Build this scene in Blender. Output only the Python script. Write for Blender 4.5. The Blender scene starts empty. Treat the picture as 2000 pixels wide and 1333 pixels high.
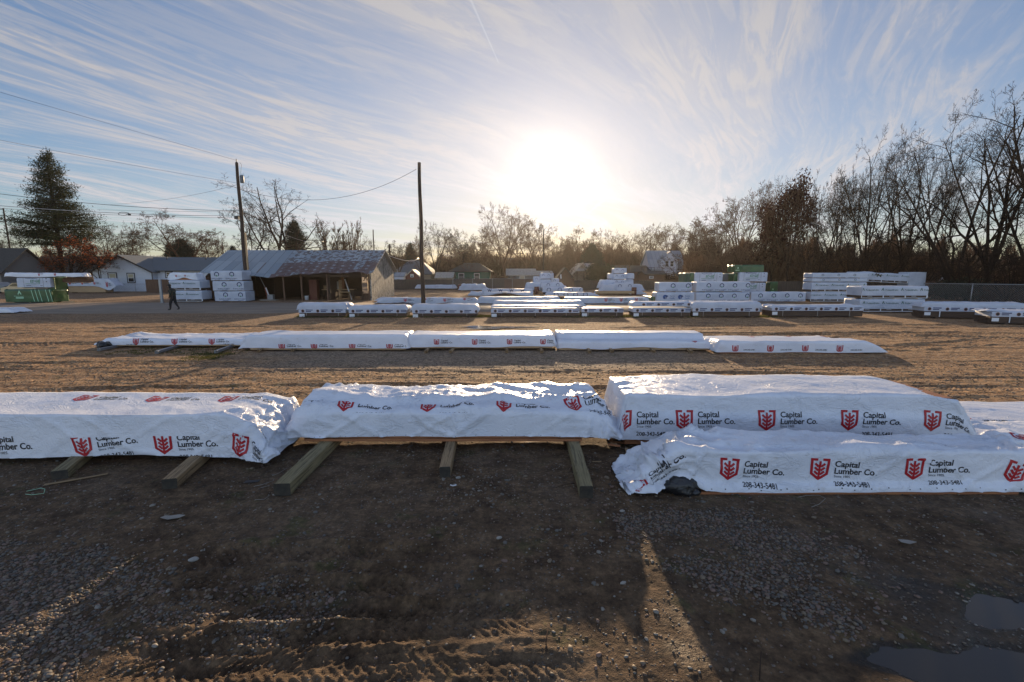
import bpy, bmesh, math, random
import numpy as np
from mathutils import Vector, Matrix
S = bpy.context.scene
COL = S.collection
# ---------------------------------------------------------------- camera
F = 900.0; W0 = 2000.0; CX = 1000.0; CY = 666.5; HC = 2.6
PITCH = math.radians(8.4)
cp, sp = math.cos(PITCH), math.sin(PITCH)
cam = bpy.data.cameras.new('camera'); cam.lens = 36.0*F/W0; cam.sensor_width = 36
cam.clip_start = 0.05; cam.clip_end = 6000
cam.dof.use_dof = False
co = bpy.data.objects.new('camera', cam); COL.objects.link(co)
co.location = (0, 0, HC); co.rotation_euler = (math.pi/2-PITCH, 0, 0)
S.camera = co
def ray(px, py):
    a = (px-CX)/F; b = (py-CY)/F
    return a, cp-b*sp, -sp-b*cp
def gy(py):
    """ground distance of a picture row"""
    x, y, z = ray(CX, py); return y*HC/(-z)
def gx(px, y, z=0.0):
    return (px-CX)/F*(y*cp-(z-HC)*sp)
def gp(px, py):
    x, y, z = ray(px, py); t = HC/(-z); return x*t, y*t
def hz(py, y):
    """height of a picture row at distance y"""
    x, yy, z = ray(CX, py); return HC+y*z/yy
# ---------------------------------------------------------------- light
SUN_EL = math.radians(11.35); SUN_AZ = math.radians(4.9)      # azimuth to the right of straight ahead
SD = Vector((math.sin(SUN_AZ)*math.cos(SUN_EL), math.cos(SUN_AZ)*math.cos(SUN_EL), math.sin(SUN_EL)))
sl = bpy.data.lights.new('sun', 'SUN'); sl.energy = 5.0; sl.angle = math.radians(0.6); sl.color = (1.0, .74, .46)
so = bpy.data.objects.new('sun', sl); COL.objects.link(so)
so.rotation_euler = (-SD).to_track_quat('-Z', 'Y').to_euler(); so.location = (0, 0, 50)
w = bpy.data.worlds.new('World'); S.world = w; w.use_nodes = True
nt = w.node_tree; nt.nodes.clear()
class NG:
    def __init__(s, nt): s.nt = nt
    def n(s, t, **k):
        nd = s.nt.nodes.new(t)
        for a, b in k.items(): setattr(nd, a, b)
        return nd
    def l(s, a, b): s.nt.links.new(a, b)
    def _in(s, sock, v):
        if hasattr(v, 'default_value') or hasattr(v, 'is_output'): s.nt.links.new(v, sock)
        else: sock.default_value = v
    def m(s, op, a, b=None, c=None, clamp=False):
        nd = s.n('ShaderNodeMath', operation=op); nd.use_clamp = clamp
        s._in(nd.inputs[0], a)
        if b is not None: s._in(nd.inputs[1], b)
        if c is not None: s._in(nd.inputs[2], c)
        return nd.outputs[0]
    def vm(s, op, a, b=None, out=0):
        nd = s.n('ShaderNodeVectorMath', operation=op); s._in(nd.inputs[0], a)
        if b is not None: s._in(nd.inputs[1], b)
        return nd.outputs[out]
    def mapr(s, v, a, b, c=0.0, d=1.0, smooth=True):
        nd = s.n('ShaderNodeMapRange'); nd.interpolation_type = 'SMOOTHSTEP' if smooth else 'LINEAR'
        s._in(nd.inputs[0], v)
        for i, x in enumerate((a, b, c, d)): nd.inputs[i+1].default_value = x
        return nd.outputs[0]
    def comb(s, x, y, z=0.0):
        nd = s.n('ShaderNodeCombineXYZ')
        for i, v in enumerate((x, y, z)): s._in(nd.inputs[i], v)
        return nd.outputs[0]
    def noise(s, vec, scale, detail=4, rough=.55, dist=0.0, col=False):
        nd = s.n('ShaderNodeTexNoise'); s.l(vec, nd.inputs['Vector']); nd.inputs['Scale'].default_value = scale
        nd.inputs['Detail'].default_value = detail; nd.inputs['Roughness'].default_value = rough
        nd.inputs['Distortion'].default_value = dist
        return nd.outputs['Color' if col else 'Fac']
    def mix(s, f, a, b, mode='MIX'):
        nd = s.n('ShaderNodeMix', data_type='RGBA', blend_type=mode)
        s._in(nd.inputs[0], f)
        for i, v in ((6, a), (7, b)):
            if isinstance(v, tuple): nd.inputs[i].default_value = (*v[:3], 1)
            else: s.l(v, nd.inputs[i])
        return nd.outputs[2]
    def ramp(s, f, stops):
        nd = s.n('ShaderNodeValToRGB'); s.l(f, nd.inputs[0]); cr = nd.color_ramp
        while len(cr.elements) < len(stops): cr.elements.new(.5)
        for e, (p, c) in zip(cr.elements, stops): e.position = p; e.color = (*c, 1)
        return nd.outputs[0]
g = NG(nt)
sky = g.n('ShaderNodeTexSky', sky_type='NISHITA'); sky.sun_disc = False
sky.sun_elevation = SUN_EL; sky.sun_rotation = SUN_AZ; sky.altitude = 800; sky.air_density = 1.0; sky.dust_density = .5; sky.ozone_density = 2.0
tc = g.n('ShaderNodeTexCoord'); dv = g.vm('NORMALIZE', tc.outputs['Generated'])
sx = g.n('ShaderNodeSeparateXYZ'); g.l(dv, sx.inputs[0]); X, Y, Z = sx.outputs
zz = g.m('ADD', g.m('MAXIMUM', Z, 0.0), 0.07)
u0 = g.m('DIVIDE', X, zz); v0 = g.m('DIVIDE', Y, zz)
ang = math.radians(34)      # cirrus streets run towards this azimuth
ua = g.m('SUBTRACT', g.m('MULTIPLY', u0, math.cos(ang)), g.m('MULTIPLY', v0, math.sin(ang)))
va = g.m('ADD', g.m('MULTIPLY', u0, math.sin(ang)), g.m('MULTIPLY', v0, math.cos(ang)))
base = g.comb(ua, va, 0.0)
warp = g.noise(base, .16, 2, .5, 0, col=True)
wv = g.vm('MULTIPLY', g.vm('SUBTRACT', warp, (.5, .5, .5)), (2.9, 2.1, 0))
b2 = g.vm('ADD', base, wv)
streak = g.noise(g.vm('MULTIPLY', b2, (1.55, .26, 1)), 1.25, 7, .62, .5)
fine = g.noise(g.vm('MULTIPLY', b2, (5.5, .8, 1)), 2.0, 8, .68, 1.2)
patch = g.noise(b2, .34, 5, .6, .5)
sf = g.mapr(streak, .43, .66)
ff = g.mapr(fine, .43, .60)
pf = g.mapr(patch, .36, .58, .28, 1.05)
dots = g.vm('DOT_PRODUCT', dv, tuple(SD), out=1)
near = g.mapr(dots, .62, .99, 0.0, 1.0, False)
cl = g.m('MULTIPLY', g.m('ADD', g.m('MULTIPLY', sf, .36), g.m('MULTIPLY', g.m('MULTIPLY', ff, g.m('ADD', sf, .42)), .54)), pf)
cl = g.m('ADD', cl, g.m('MULTIPLY', near, g.m('ADD', .26, g.m('MULTIPLY', sf, .25))), clamp=True)
lowfade = g.mapr(Z, .015, .12)
cl = g.m('MULTIPLY', cl, g.m('ADD', .35, g.m('MULTIPLY', lowfade, .65)))
glow = g.m('MULTIPLY', g.m('POWER', g.m('MAXIMUM', dots, 0.0), 300.0), 1.5)
glow2 = g.m('MULTIPLY', g.m('POWER', g.m('MAXIMUM', dots, 0.0), 9.0), .36)
skyd = g.n('ShaderNodeHueSaturation'); skyd.inputs['Saturation'].default_value = 1.06; g.l(sky.outputs[0], skyd.inputs['Color'])
bw = g.n('ShaderNodeRGBToBW'); g.l(sky.outputs[0], bw.inputs[0])
bri = g.m('ADD', 2.3, g.m('MULTIPLY', g.m('MINIMUM', bw.outputs[0], 12.0), 1.02))
ccol = g.mix(1.0, (1.0, 1.0, 1.05), g.comb(bri, bri, bri), 'MULTIPLY')
# two short contrails, given as great-circle segments of the sky
def skydir(px, py):
    v = Vector(ray(px, py)); return v.normalized()
cmask = None
for (a, b, wd, st) in ((skydir(914, -12), skydir(976, 128), .0022, .5), (skydir(1148, 418), skydir(1180, 390), .0045, .7)):
    nrm = a.cross(b).normalized(); mid = (a+b).normalized(); half = math.cos(a.angle(b)/2)
    tdir = (b-a).normalized(); ln = a.angle(b)
    t = g.m('DIVIDE', g.m('ADD', g.vm('DOT_PRODUCT', g.vm('SUBTRACT', dv, tuple(mid)), tuple(tdir), out=1), ln/2), ln)
    wn = g.m('MULTIPLY', g.m('ADD', .45, g.m('SUBTRACT', 1.0, t)), wd) if wd < .004 else g.m('MULTIPLY', g.m('ADD', .25, t), wd)
    d = g.m('ABSOLUTE', g.vm('DOT_PRODUCT', dv, tuple(nrm), out=1))
    mk = g.m('SUBTRACT', 1.0, g.m('DIVIDE', d, wn), clamp=True)
    inr = g.m('MULTIPLY', g.mapr(t, 0.0, .05), g.mapr(t, .92, 1.0, 1.0, 0.0))
    mk = g.m('MULTIPLY', g.m('MULTIPLY', mk, inr), st)
    cmask = mk if cmask is None else g.m('MAXIMUM', cmask, mk)
skc = g.mix(1.0, skyd.outputs[0], (.97, .94, .98), 'MULTIPLY')
c1 = g.mix(cl, skc, ccol)
trb = g.m('MULTIPLY', g.m('MULTIPLY', cmask, g.m('ADD', .5, g.m('MULTIPLY', fine, .6))), 4.5)
c1 = g.mix(1.0, c1, g.comb(trb, trb, trb), 'ADD')
gl = g.m('ADD', glow, glow2)
c2 = g.mix(1.0, c1, g.mix(1.0, (1.0, .93, .80), g.comb(gl, gl, gl), 'MULTIPLY'), 'ADD')
bw2 = g.n('ShaderNodeRGBToBW'); g.l(c2, bw2.inputs[0])
sc_ = g.m('DIVIDE', 1.2, g.m('ADD', 1.0, g.m('MULTIPLY', bw2.outputs[0], .108)))
c2 = g.mix(1.0, c2, g.comb(g.m('MULTIPLY', sc_, 1.0), g.m('MULTIPLY', sc_, .985), g.m('MULTIPLY', sc_, .995)), 'MULTIPLY')
rear_fill = g.mapr(Y, .30, -.45, .93, 1.95)     # added fill: unseen sky behind the camera brightened for shaded fronts and ground
c2 = g.mix(1.0, c2, g.comb(rear_fill, rear_fill, rear_fill), 'MULTIPLY')
core = g.m('ADD', g.m('MULTIPLY', g.m('POWER', g.m('MAXIMUM', dots, 0.0), 900.0), 5.0), g.m('MULTIPLY', g.m('POWER', g.m('MAXIMUM', dots, 0.0), 150.0), 1.0))
c2 = g.mix(1.0, c2, g.mix(1.0, (1.0, .95, .86), g.comb(core, core, core), 'MULTIPLY'), 'ADD')
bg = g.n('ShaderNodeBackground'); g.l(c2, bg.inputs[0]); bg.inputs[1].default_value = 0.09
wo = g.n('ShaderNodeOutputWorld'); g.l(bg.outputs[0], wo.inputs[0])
w.cycles.sampling_method = 'MANUAL'; w.cycles.sample_map_resolution = 1024
S.view_settings.view_transform = 'Standard'; S.view_settings.look = 'None'; S.view_settings.gamma = 1
S.view_settings.use_curve_mapping = False; S.view_settings.exposure = 0.62
S.cycles.max_bounces = 6; S.cycles.diffuse_bounces = 3; S.cycles.glossy_bounces = 2; S.cycles.transmission_bounces = 2
S.cycles.transparent_max_bounces = 8; S.cycles.sample_clamp_indirect = 6; S.cycles.use_denoising = True
# ---------------------------------------------------------------- helpers
rng = np.random.RandomState(7)
def _h(ix, iy, seed):
    n = (ix.astype(np.int64)*374761393 + iy.astype(np.int64)*668265263 + seed*1442695041) & 0x7fffffff
    n = ((n ^ (n >> 13))*1274126177) & 0x7fffffff
    n = (n ^ (n >> 16)) & 0x7fffffff
    return n/float(0x7fffffff)
def vn(x, y, seed=0):
    """smooth value noise in -1..1"""
    x = np.asarray(x, float); y = np.asarray(y, float); x, y = np.broadcast_arrays(x, y)
    ix = np.floor(x); iy = np.floor(y); fx = x-ix; fy = y-iy
    fx = fx*fx*fx*(fx*(fx*6-15)+10); fy = fy*fy*fy*(fy*(fy*6-15)+10)
    a = _h(ix, iy, seed); b = _h(ix+1, iy, seed); c = _h(ix, iy+1, seed); d = _h(ix+1, iy+1, seed)
    return ((a*(1-fx)+b*fx)*(1-fy)+(c*(1-fx)+d*fx)*fy)*2-1
def fbm(x, y, o=3, seed=0):
    r = 0; a = 1; t = 0
    for i in range(o):
        r = r+a*vn(x*2**i+i*17.3, y*2**i-i*9.1, seed+i); t += a; a *= .5
    return r/t
def ridge(x, y, o=3, seed=0):
    r = 0; a = 1; t = 0
    for i in range(o):
        r = r+a*(1-2*np.abs(vn(x*2**i+i*7.7, y*2**i+i*3.1, seed+i))); t += a; a *= .5
    return r/t
def sst(a, b, x):
    t = np.clip((x-a)/(b-a), 0, 1); return t*t*(3-2*t)
def mesh_np(name, V, Fq, mats=(), midx=None, smooth=False):
    """mesh from arrays; Fq is a list of face arrays (n,k)"""
    me = bpy.data.meshes.new(name); V = np.asarray(V, np.float32).reshape(-1, 3)
    if not isinstance(Fq, (list, tuple)): Fq = [Fq]
    Fq = [np.asarray(f, np.int32) for f in Fq if len(f)]
    me.vertices.add(len(V)); me.vertices.foreach_set('co', V.ravel())
    nl = sum(f.size for f in Fq); nf = sum(len(f) for f in Fq)
    me.loops.add(nl); me.polygons.add(nf)
    me.loops.foreach_set('vertex_index', np.concatenate([f.ravel() for f in Fq]))
    tot = np.concatenate([np.full(len(f), f.shape[1], np.int32) for f in Fq])
    me.polygons.foreach_set('loop_start', np.concatenate([[0], np.cumsum(tot)[:-1]]).astype(np.int32))
    for m in mats: me.materials.append(m)
    if midx is not None: me.polygons.foreach_set('material_index', np.asarray(midx, np.int32))
    me.update(calc_edges=True); me.validate()
    if smooth is not False:
        fl = np.ones(nf, bool) if smooth is True else np.asarray(smooth, bool)
        me.polygons.foreach_set('use_smooth', fl)
    return me
class MB:
    """collects shapes; build() links them as one mesh object"""
    def __init__(s): s.v = []; s.f = []; s.mi = []; s.sm = []; s.n = 0
    def add(s, V, Fs, mi=0, sm=False):
        V = np.asarray(V, float).reshape(-1, 3)
        for f in Fs: s.f.append(tuple(int(i)+s.n for i in f)); s.mi.append(mi); s.sm.append(sm)
        s.v.append(V); s.n += len(V); return s
    def box(s, x0, x1, y0, y1, z0, z1, mi=0, rot=0, c=None, bev=0):
        V = np.array([(x, y, z) for z in (z0, z1) for y in (y0, y1) for x in (x0, x1)], float)
        if rot:
            cx, cy = c if c else ((x0+x1)/2, (y0+y1)/2); ca, sa = math.cos(rot), math.sin(rot)
            d = V[:, :2]-(cx, cy); V[:, 0] = cx+d[:, 0]*ca-d[:, 1]*sa; V[:, 1] = cy+d[:, 0]*sa+d[:, 1]*ca
        return s.add(V, [(0, 2, 3, 1), (4, 5, 7, 6), (0, 1, 5, 4), (2, 6, 7, 3), (0, 4, 6, 2), (1, 3, 7, 5)], mi)
    def quad(s, a, b, c, d, mi=0): return s.add([a, b, c, d], [(0, 1, 2, 3)], mi)
    def poly(s, pts, mi=0): return s.add(pts, [tuple(range(len(pts)))], mi)
    def prism(s, pts, axis, a, b, mi=0, sm=False):
        """extrude a polygon (2D points) along an axis from a to b"""
        n = len(pts)
        def P(p, t):
            return {'x': (t, p[0], p[1]), 'y': (p[0], t, p[1]), 'z': (p[0], p[1], t)}[axis]
        V = [P(p, a) for p in pts]+[P(p, b) for p in pts]
        Fs = [(i, (i+1) % n, n+(i+1) % n, n+i) for i in range(n)]
        s.add(V, Fs, mi, sm); s.add(V, [tuple(range(n))[::-1], tuple(range(n, 2*n))], mi)
        return s
    def tube(s, pts, rad, k=6, mi=0, sm=True, cap=True):
        pts = [Vector(p) for p in pts]; n = len(pts)
        if not hasattr(rad, '__len__'): rad = [rad]*n
        V = []; up = Vector((0, 0, 1)) if abs((pts[-1]-pts[0]).normalized().z) < .9 else Vector((1, 0, 0))
        for i, p in enumerate(pts):
            d = (pts[min(i+1, n-1)]-pts[max(i-1, 0)])
            d = d.normalized() if d.length > 0 else Vector((0, 0, 1))
            a = d.cross(up).normalized(); b = d.cross(a)
            for j in range(k):
                t = 2*math.pi*j/k; V.append(p+(a*math.cos(t)+b*math.sin(t))*rad[i])
        Fs = [(i*k+j, i*k+(j+1) % k, (i+1)*k+(j+1) % k, (i+1)*k+j) for i in range(n-1) for j in range(k)]
        s.add([tuple(v) for v in V], Fs, mi, sm)
        if cap: s.f += [tuple(s.n-n*k+j for j in range(k))[::-1], tuple(s.n-k+j for j in range(k))]; s.mi += [mi]*2; s.sm += [False]*2
        return s
    def lathe(s, prof, c=(0, 0, 0), k=16, mi=0):
        V = [(c[0]+r*math.cos(2*math.pi*j/k), c[1]+r*math.sin(2*math.pi*j/k), c[2]+z) for r, z in prof for j in range(k)]
        n = len(prof)
        return s.add(V, [(i*k+j, i*k+(j+1) % k, (i+1)*k+(j+1) % k, (i+1)*k+j) for i in range(n-1) for j in range(k)], mi, True)
    def mesh(s, name, mats):
        me = bpy.data.meshes.new(name)
        V = np.concatenate(s.v) if s.v else np.zeros((0, 3))
        me.from_pydata(V.tolist(), [], s.f)
        for m in (mats if isinstance(mats, (list, tuple)) else [mats]): me.materials.append(m)
        me.polygons.foreach_set('material_index', np.array(s.mi, np.int32))
        me.polygons.foreach_set('use_smooth', np.array(s.sm, bool)); me.update()
        return me
    def build(s, name, mats, parent=None, loc=None, rz=0): return link(name, s.mesh(name, mats), parent, loc, rz)
def link(name, me, parent=None, loc=None, rz=0):
    o = bpy.data.objects.new(name, me); COL.objects.link(o)
    if parent is not None: o.parent = parent
    if loc is not None: o.location = loc
    if rz: o.rotation_euler = (0, 0, rz)
    return o
def tag(o, label=None, cat=None, group=None, kind=None):
    if label: o['label'] = label
    if cat: o['category'] = cat
    if group: o['group'] = group
    if kind: o['kind'] = kind
    return o
def thing(name, label, cat, loc=(0, 0, 0), rz=0, group=None):
    o = bpy.data.objects.new(name, None); COL.objects.link(o); o.location = loc; o.rotation_euler = (0, 0, rz)
    o.empty_display_size = .2
    return tag(o, label, cat, group)
def copy_tree(o, parent=None):
    kids = [c for c in bpy.data.objects if c.parent == o]
    c = o.copy(); COL.objects.link(c)
    if parent is not None: c.parent = parent
    for k in kids: copy_tree(k, c)
    return c
# ---------------------------------------------------------------- materials
def mat(name, col=(.5, .5, .5), rough=.6, spec=.5, metal=0.0, fn=None):
    m = bpy.data.materials.new(name); m.use_nodes = True
    G = NG(m.node_tree); b = m.node_tree.nodes['Principled BSDF']
    b.inputs['Base Color'].default_value = (*col, 1); b.inputs['Roughness'].default_value = rough
    b.inputs['Specular IOR Level'].default_value = spec; b.inputs['Metallic'].default_value = metal
    if fn: fn(G, b)
    return m
def pos(G): return G.n('ShaderNodeTexCoord').outputs['Object']
def bump(G, b, h, strength=.5, dist=.02):
    nd = G.n('ShaderNodeBump'); nd.inputs['Strength'].default_value = strength; nd.inputs['Distance'].default_value = dist
    G.l(h, nd.inputs['Height']); G.l(nd.outputs[0], b.inputs['Normal'])
def noisy(c1, c2, scale=3.0, detail=5, bs=0, bscale=30.0, stretch=(1, 1, 1), lo=.3, hi=.7):
    def fn(G, b):
        p = G.vm('MULTIPLY', pos(G), stretch)
        G.l(G.mix(G.mapr(G.noise(p, scale, detail), lo, hi), c1, c2), b.inputs['Base Color'])
        if bs: bump(G, b, G.noise(p, bscale, 4), bs, .01)
    return fn
M = {}
def f_wrap(G, b):
    p = pos(G)
    c = G.mix(G.mapr(G.noise(p, 1.3, 4), .35, .7), (.70, .73, .81), (.63, .665, .75))
    dirt = G.m('MULTIPLY', G.mapr(G.noise(G.vm('MULTIPLY', p, (1, 1, 2.5)), 5.0, 5, .65), .57, .72), .35)
    c = G.mix(dirt, c, (.42, .39, .36))
    G.l(c, b.inputs['Base Color'])
    n1 = G.noise(p, 9.0, 5, .6, 1.2); n2 = G.noise(G.vm('MULTIPLY', p, (1, 1, 1)), 38.0, 3, .5, .4)
    n3 = G.noise(G.vm('MULTIPLY', p, (1, 1, 1.6)), 3.2, 4, .55, 1.6)
    bump(G, b, G.m('ADD', G.m('ADD', G.m('MULTIPLY', G.m('ABSOLUTE', G.m('SUBTRACT', n1, .5)), -1.6), G.m('MULTIPLY', n2, .12)), G.m('MULTIPLY', G.m('MINIMUM', G.m('ABSOLUTE', G.m('SUBTRACT', n3, .5)), .05), G.mapr(G.noise(p, 1.4, 2), .38, .64, -1.5, -11.0))), .6, .020)
M['wrap'] = mat('white_wrap', rough=.36, spec=.45, fn=f_wrap)
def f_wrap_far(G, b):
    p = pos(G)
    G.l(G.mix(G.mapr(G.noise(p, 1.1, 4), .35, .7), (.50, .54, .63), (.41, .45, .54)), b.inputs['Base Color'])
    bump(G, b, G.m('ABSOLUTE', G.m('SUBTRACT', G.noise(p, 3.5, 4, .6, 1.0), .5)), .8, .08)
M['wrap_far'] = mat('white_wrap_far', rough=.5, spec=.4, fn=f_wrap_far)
M['red'] = mat('red_print', (.38, .012, .022), .45, .4)
M['black'] = mat('black_print', (.012, .013, .018), .45, .4)
M['navy'] = mat('navy_print', (.02, .035, .12), .45)
M['blue'] = mat('blue_print', (.02, .09, .30), .45)
M['green_print'] = mat('green_print', (.03, .19, .08), .45)
M['teal_print'] = mat('teal_print', (.02, .10, .075), .45)
M['orange_print'] = mat('orange_print', (.24, .05, .015), .45)
M['pale_print'] = mat('pale_green_print', (.35, .62, .42), .45)
M['green_wrap'] = mat('green_wrap', rough=.3, fn=noisy((.006, .050, .017), (.010, .085, .026), 1.5))
M['black_film'] = mat('black_film', (.012, .012, .014), .35, .6, fn=lambda G, b: bump(G, b, G.noise(pos(G), 14, 4, .6, 1), .8, .02))
def f_wood(c1, c2, dark):
    def fn(G, b):
        p = pos(G)
        c = G.mix(G.mapr(G.noise(p, 1.1, 3), .3, .7), c1, c2)
        gr = G.noise(G.vm('MULTIPLY', p, (1.3, 24, 24)), 1.6, 5, .65, .3)
        c = G.mix(G.mapr(gr, .45, .66, 0, .9), c, dark)
        sp = G.noise(p, 6.0, 4, .6)
        c = G.mix(G.mapr(sp, .6, .75, 0, .6), c, (.03, .026, .02))
        G.l(c, b.inputs['Base Color']); bump(G, b, gr, .9, .018)
    return fn
M['beam_green'] = mat('treated_wood', rough=.75, fn=f_wood((.20, .165, .08), (.28, .225, .12), (.075, .06, .03)))
M['beam_tan'] = mat('tan_wood', rough=.75, fn=f_wood((.36, .235, .12), (.27, .19, .10), (.10, .06, .03)))
M['beam_end'] = mat('wet_end_grain', rough=.7, fn=noisy((.018, .016, .013), (.045, .036, .026), 14))
M['lumber'] = mat('orange_lumber', rough=.6, fn=noisy((.34, .14, .055), (.24, .09, .04), 3, stretch=(1, 8, 8)))
M['lumber_tan'] = mat('tan_lumber', rough=.65, fn=noisy((.46, .31, .17), (.33, .22, .12), 3, stretch=(.6, 8, 12)))
M['lumber_dark'] = mat('dark_lumber', rough=.8, fn=noisy((.045, .028, .02), (.09, .055, .036), 4, stretch=(.5, 4, 16)))
M['brown_box'] = mat('red_brown_wood', (.12, .035, .02), .7)
M['asphalt'] = mat('worn_paving', rough=.8, fn=lambda G, b: (G.l(G.mix(G.mapr(G.noise(G.vm('MULTIPLY', pos(G), (.35, 1.4, 1)), 1.0, 6, .6), .3, .7), (.155, .12, .09), (.23, .18, .14)), b.inputs['Base Color']), bump(G, b, G.noise(pos(G), 8, 5), .4, .02)))
M['concrete'] = mat('concrete', rough=.85, fn=noisy((.30, .28, .25), (.22, .20, .18), 3, bs=.3))
def f_roof(rust):
    def fn(G, b):
        p = pos(G)
        sx_ = G.n('ShaderNodeSeparateXYZ'); G.l(p, sx_.inputs[0]); X_, Y_, Z_ = sx_.outputs
        sheet = G.m('FLOOR', G.m('DIVIDE', X_, .82)); rnd = G.n('ShaderNodeTexWhiteNoise', noise_dimensions='2D')
        row = G.m('FLOOR', G.m('DIVIDE', Y_, 1.9)); G.l(G.comb(sheet, row, 0), rnd.inputs[0])
        c = G.mix(rnd.outputs[0], (.20, .25, .30), (.30, .35, .40))
        seam = G.m('LESS_THAN', G.m('FRACT', G.m('DIVIDE', X_, .82)), .055)
        c = G.mix(G.m('MULTIPLY', seam, .75), c, (.09, .085, .085))
        if rust:
            # painted-over rusty lower course with leftover pale squares, dark spots in the upper one
            xf = G.m('FRACT', G.m('DIVIDE', X_, .82)); yf = G.m('FRACT', G.m('DIVIDE', Y_, .62))
            nz = G.noise(p, 1.7, 4)
            spot = G.m('MULTIPLY', G.m('GREATER_THAN', G.m('ADD', G.noise(p, 3.2, 2, .4), G.m('MULTIPLY', G.mapr(X_, 3.0, 6.5, 0, 1), .08)), .60), G.mapr(X_, 6.3, 7.2))
            low = G.m('MULTIPLY', G.m('LESS_THAN', Y_, 1.85), G.mapr(G.m('ADD', X_, G.m('MULTIPLY', rnd.outputs[0], 2.4)), 6.9, 7.0, 0, 1, False))
            keep = G.m('GREATER_THAN', rnd.outputs[0], .26)
            dot = G.m('MULTIPLY', G.m('LESS_THAN', G.m('ABSOLUTE', G.m('SUBTRACT', xf, .5)), .16), G.m('LESS_THAN', G.m('ABSOLUTE', G.m('SUBTRACT', yf, .5)), .2))
            red = G.m('MULTIPLY', G.m('MULTIPLY', low, keep), G.m('SUBTRACT', 1.0, G.m('MULTIPLY', dot, .75)))
            red = G.m('MULTIPLY', red, G.mapr(nz, .25, .4, .6, 1))
            c = G.mix(G.m('MULTIPLY', spot, .8), c, (.07, .045, .04))
            c = G.mix(G.m('MULTIPLY', red, .85), c, (.085, .036, .032))
        G.l(c, b.inputs['Base Color'])
        wv_ = G.m('SINE', G.m('MULTIPLY', X_, 2*math.pi/.10)); bump(G, b, wv_, .35, .02)
    return fn
M['roof_rust'] = mat('metal_roof_rusty', rough=.5, metal=.15, fn=f_roof(True))
M['roof_metal'] = mat('metal_roof', rough=.42, metal=.2, fn=f_roof(False))
M['shingle'] = mat('grey_shingles', rough=.75, fn=lambda G, b: (G.l(G.mix(G.noise(G.vm('MULTIPLY', pos(G), (3, 8, 8)), 2, 4), (.07, .085, .10), (.13, .15, .17)), b.inputs['Base Color'])))
M['shingle_dark'] = mat('dark_shingles', rough=.85, fn=noisy((.035, .032, .03), (.06, .055, .05), 6))
M['roof_tan'] = mat('tan_roof', rough=.55, fn=noisy((.42, .38, .33), (.28, .24, .20), 4))
def f_siding(c1, c2, h=.2):
    def fn(G, b):
        sx_ = G.n('ShaderNodeSeparateXYZ'); G.l(pos(G), sx_.inputs[0])
        t = G.m('FRACT', G.m('DIVIDE', sx_.outputs[2], h))
        c = G.mix(G.noise(pos(G), 2, 4), c1, c2); c = G.mix(G.m('MULTIPLY', G.m('LESS_THAN', t, .1), .5), c, tuple(x*.4 for x in c1))
        G.l(c, b.inputs['Base Color']); bump(G, b, t, .3, .02)
    return fn
M['siding_white'] = mat('white_siding', rough=.6, fn=f_siding((.62, .66, .74), (.54, .58, .66)))
M['siding_grey'] = mat('grey_siding', rough=.7, fn=f_siding((.22, .21, .20), (.17, .165, .16)))
M['siding_tan'] = mat('tan_siding', rough=.75, fn=f_siding((.36, .29, .21), (.28, .22, .16)))
M['siding_green'] = mat('green_siding', rough=.75, fn=f_siding((.012, .10, .065), (.009, .08, .05)))
M['brown_boards'] = mat('brown_boards', rough=.85, fn=noisy((.085, .045, .028), (.14, .08, .05), 2.2, stretch=(9, 9, .6)))
M['dark_boards'] = mat('weathered_fence_boards', rough=.9, fn=noisy((.05, .038, .03), (.09, .068, .052), 1.8, stretch=(7, 7, .5)))
def f_peel(G, b):
    p = pos(G)
    n = G.noise(G.vm('MULTIPLY', p, (1, 2.6, .75)), 2.1, 6, .62, 1.6)
    c = G.mix(G.mapr(n, .47, .56), (.32, .305, .27), (.085, .075, .065))
    G.l(c, b.inputs['Base Color']); bump(G, b, n, .4, .03)
M['peel'] = mat('peeling_painted_wall', rough=.8, fn=f_peel)
M['window_dark'] = mat('dark_window', (.015, .018, .022), .12, .6)
M['window_pale'] = mat('window_blind', (.42, .38, .27), .5)
M['trim_dark'] = mat('dark_trim', (.035, .032, .032), .6)
M['trim_white'] = mat('white_trim', (.68, .70, .74), .5)
M['pole'] = mat('pole_wood', rough=.9, fn=noisy((.030, .020, .016), (.060, .038, .028), 3, stretch=(6, 6, .5)))
M['steel'] = mat('galvanised_steel', (.28, .29, .31), .45, .5, .6)
M['dark_metal'] = mat('dark_metal', (.03, .03, .032), .5)
M['wire'] = mat('black_wire', (.02, .02, .022), .5)
M['wire_bright'] = mat('aluminium_wire', (.45, .43, .42), .35, .5, .5)
M['bark'] = mat('bark', rough=.95, spec=.08, fn=noisy((.034, .024, .019), (.070, .048, .036), 3, stretch=(3, 3, .6)))
M['bark_dark'] = mat('dark_bark', rough=.95, spec=.06, fn=noisy((.018, .013, .011), (.040, .028, .022), 3, stretch=(3, 3, .6)))
M['bark_warm'] = mat('warm_bark', rough=.95, spec=.12, fn=noisy((.085, .050, .032), (.14, .085, .055), 3, stretch=(3, 3, .6)))
def f_leaf(c1, c2, tr=.3):
    def fn(G, b):
        oi = G.n('ShaderNodeTexCoord').outputs['Object']
        G.l(G.mix(G.noise(oi, 1.6, 4, .7), c1, c2), b.inputs['Base Color'])
        mt = b.id_data; t = G.n('ShaderNodeBsdfTranslucent'); t.inputs[0].default_value = (*c2, 1)
        mx = G.n('ShaderNodeMixShader'); mx.inputs[0].default_value = tr
        out = [n for n in mt.nodes if n.type == 'OUTPUT_MATERIAL'][0]
        G.l(b.outputs[0], mx.inputs[1]); G.l(t.outputs[0], mx.inputs[2]); G.l(mx.outputs[0], out.inputs[0])
    return fn
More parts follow.
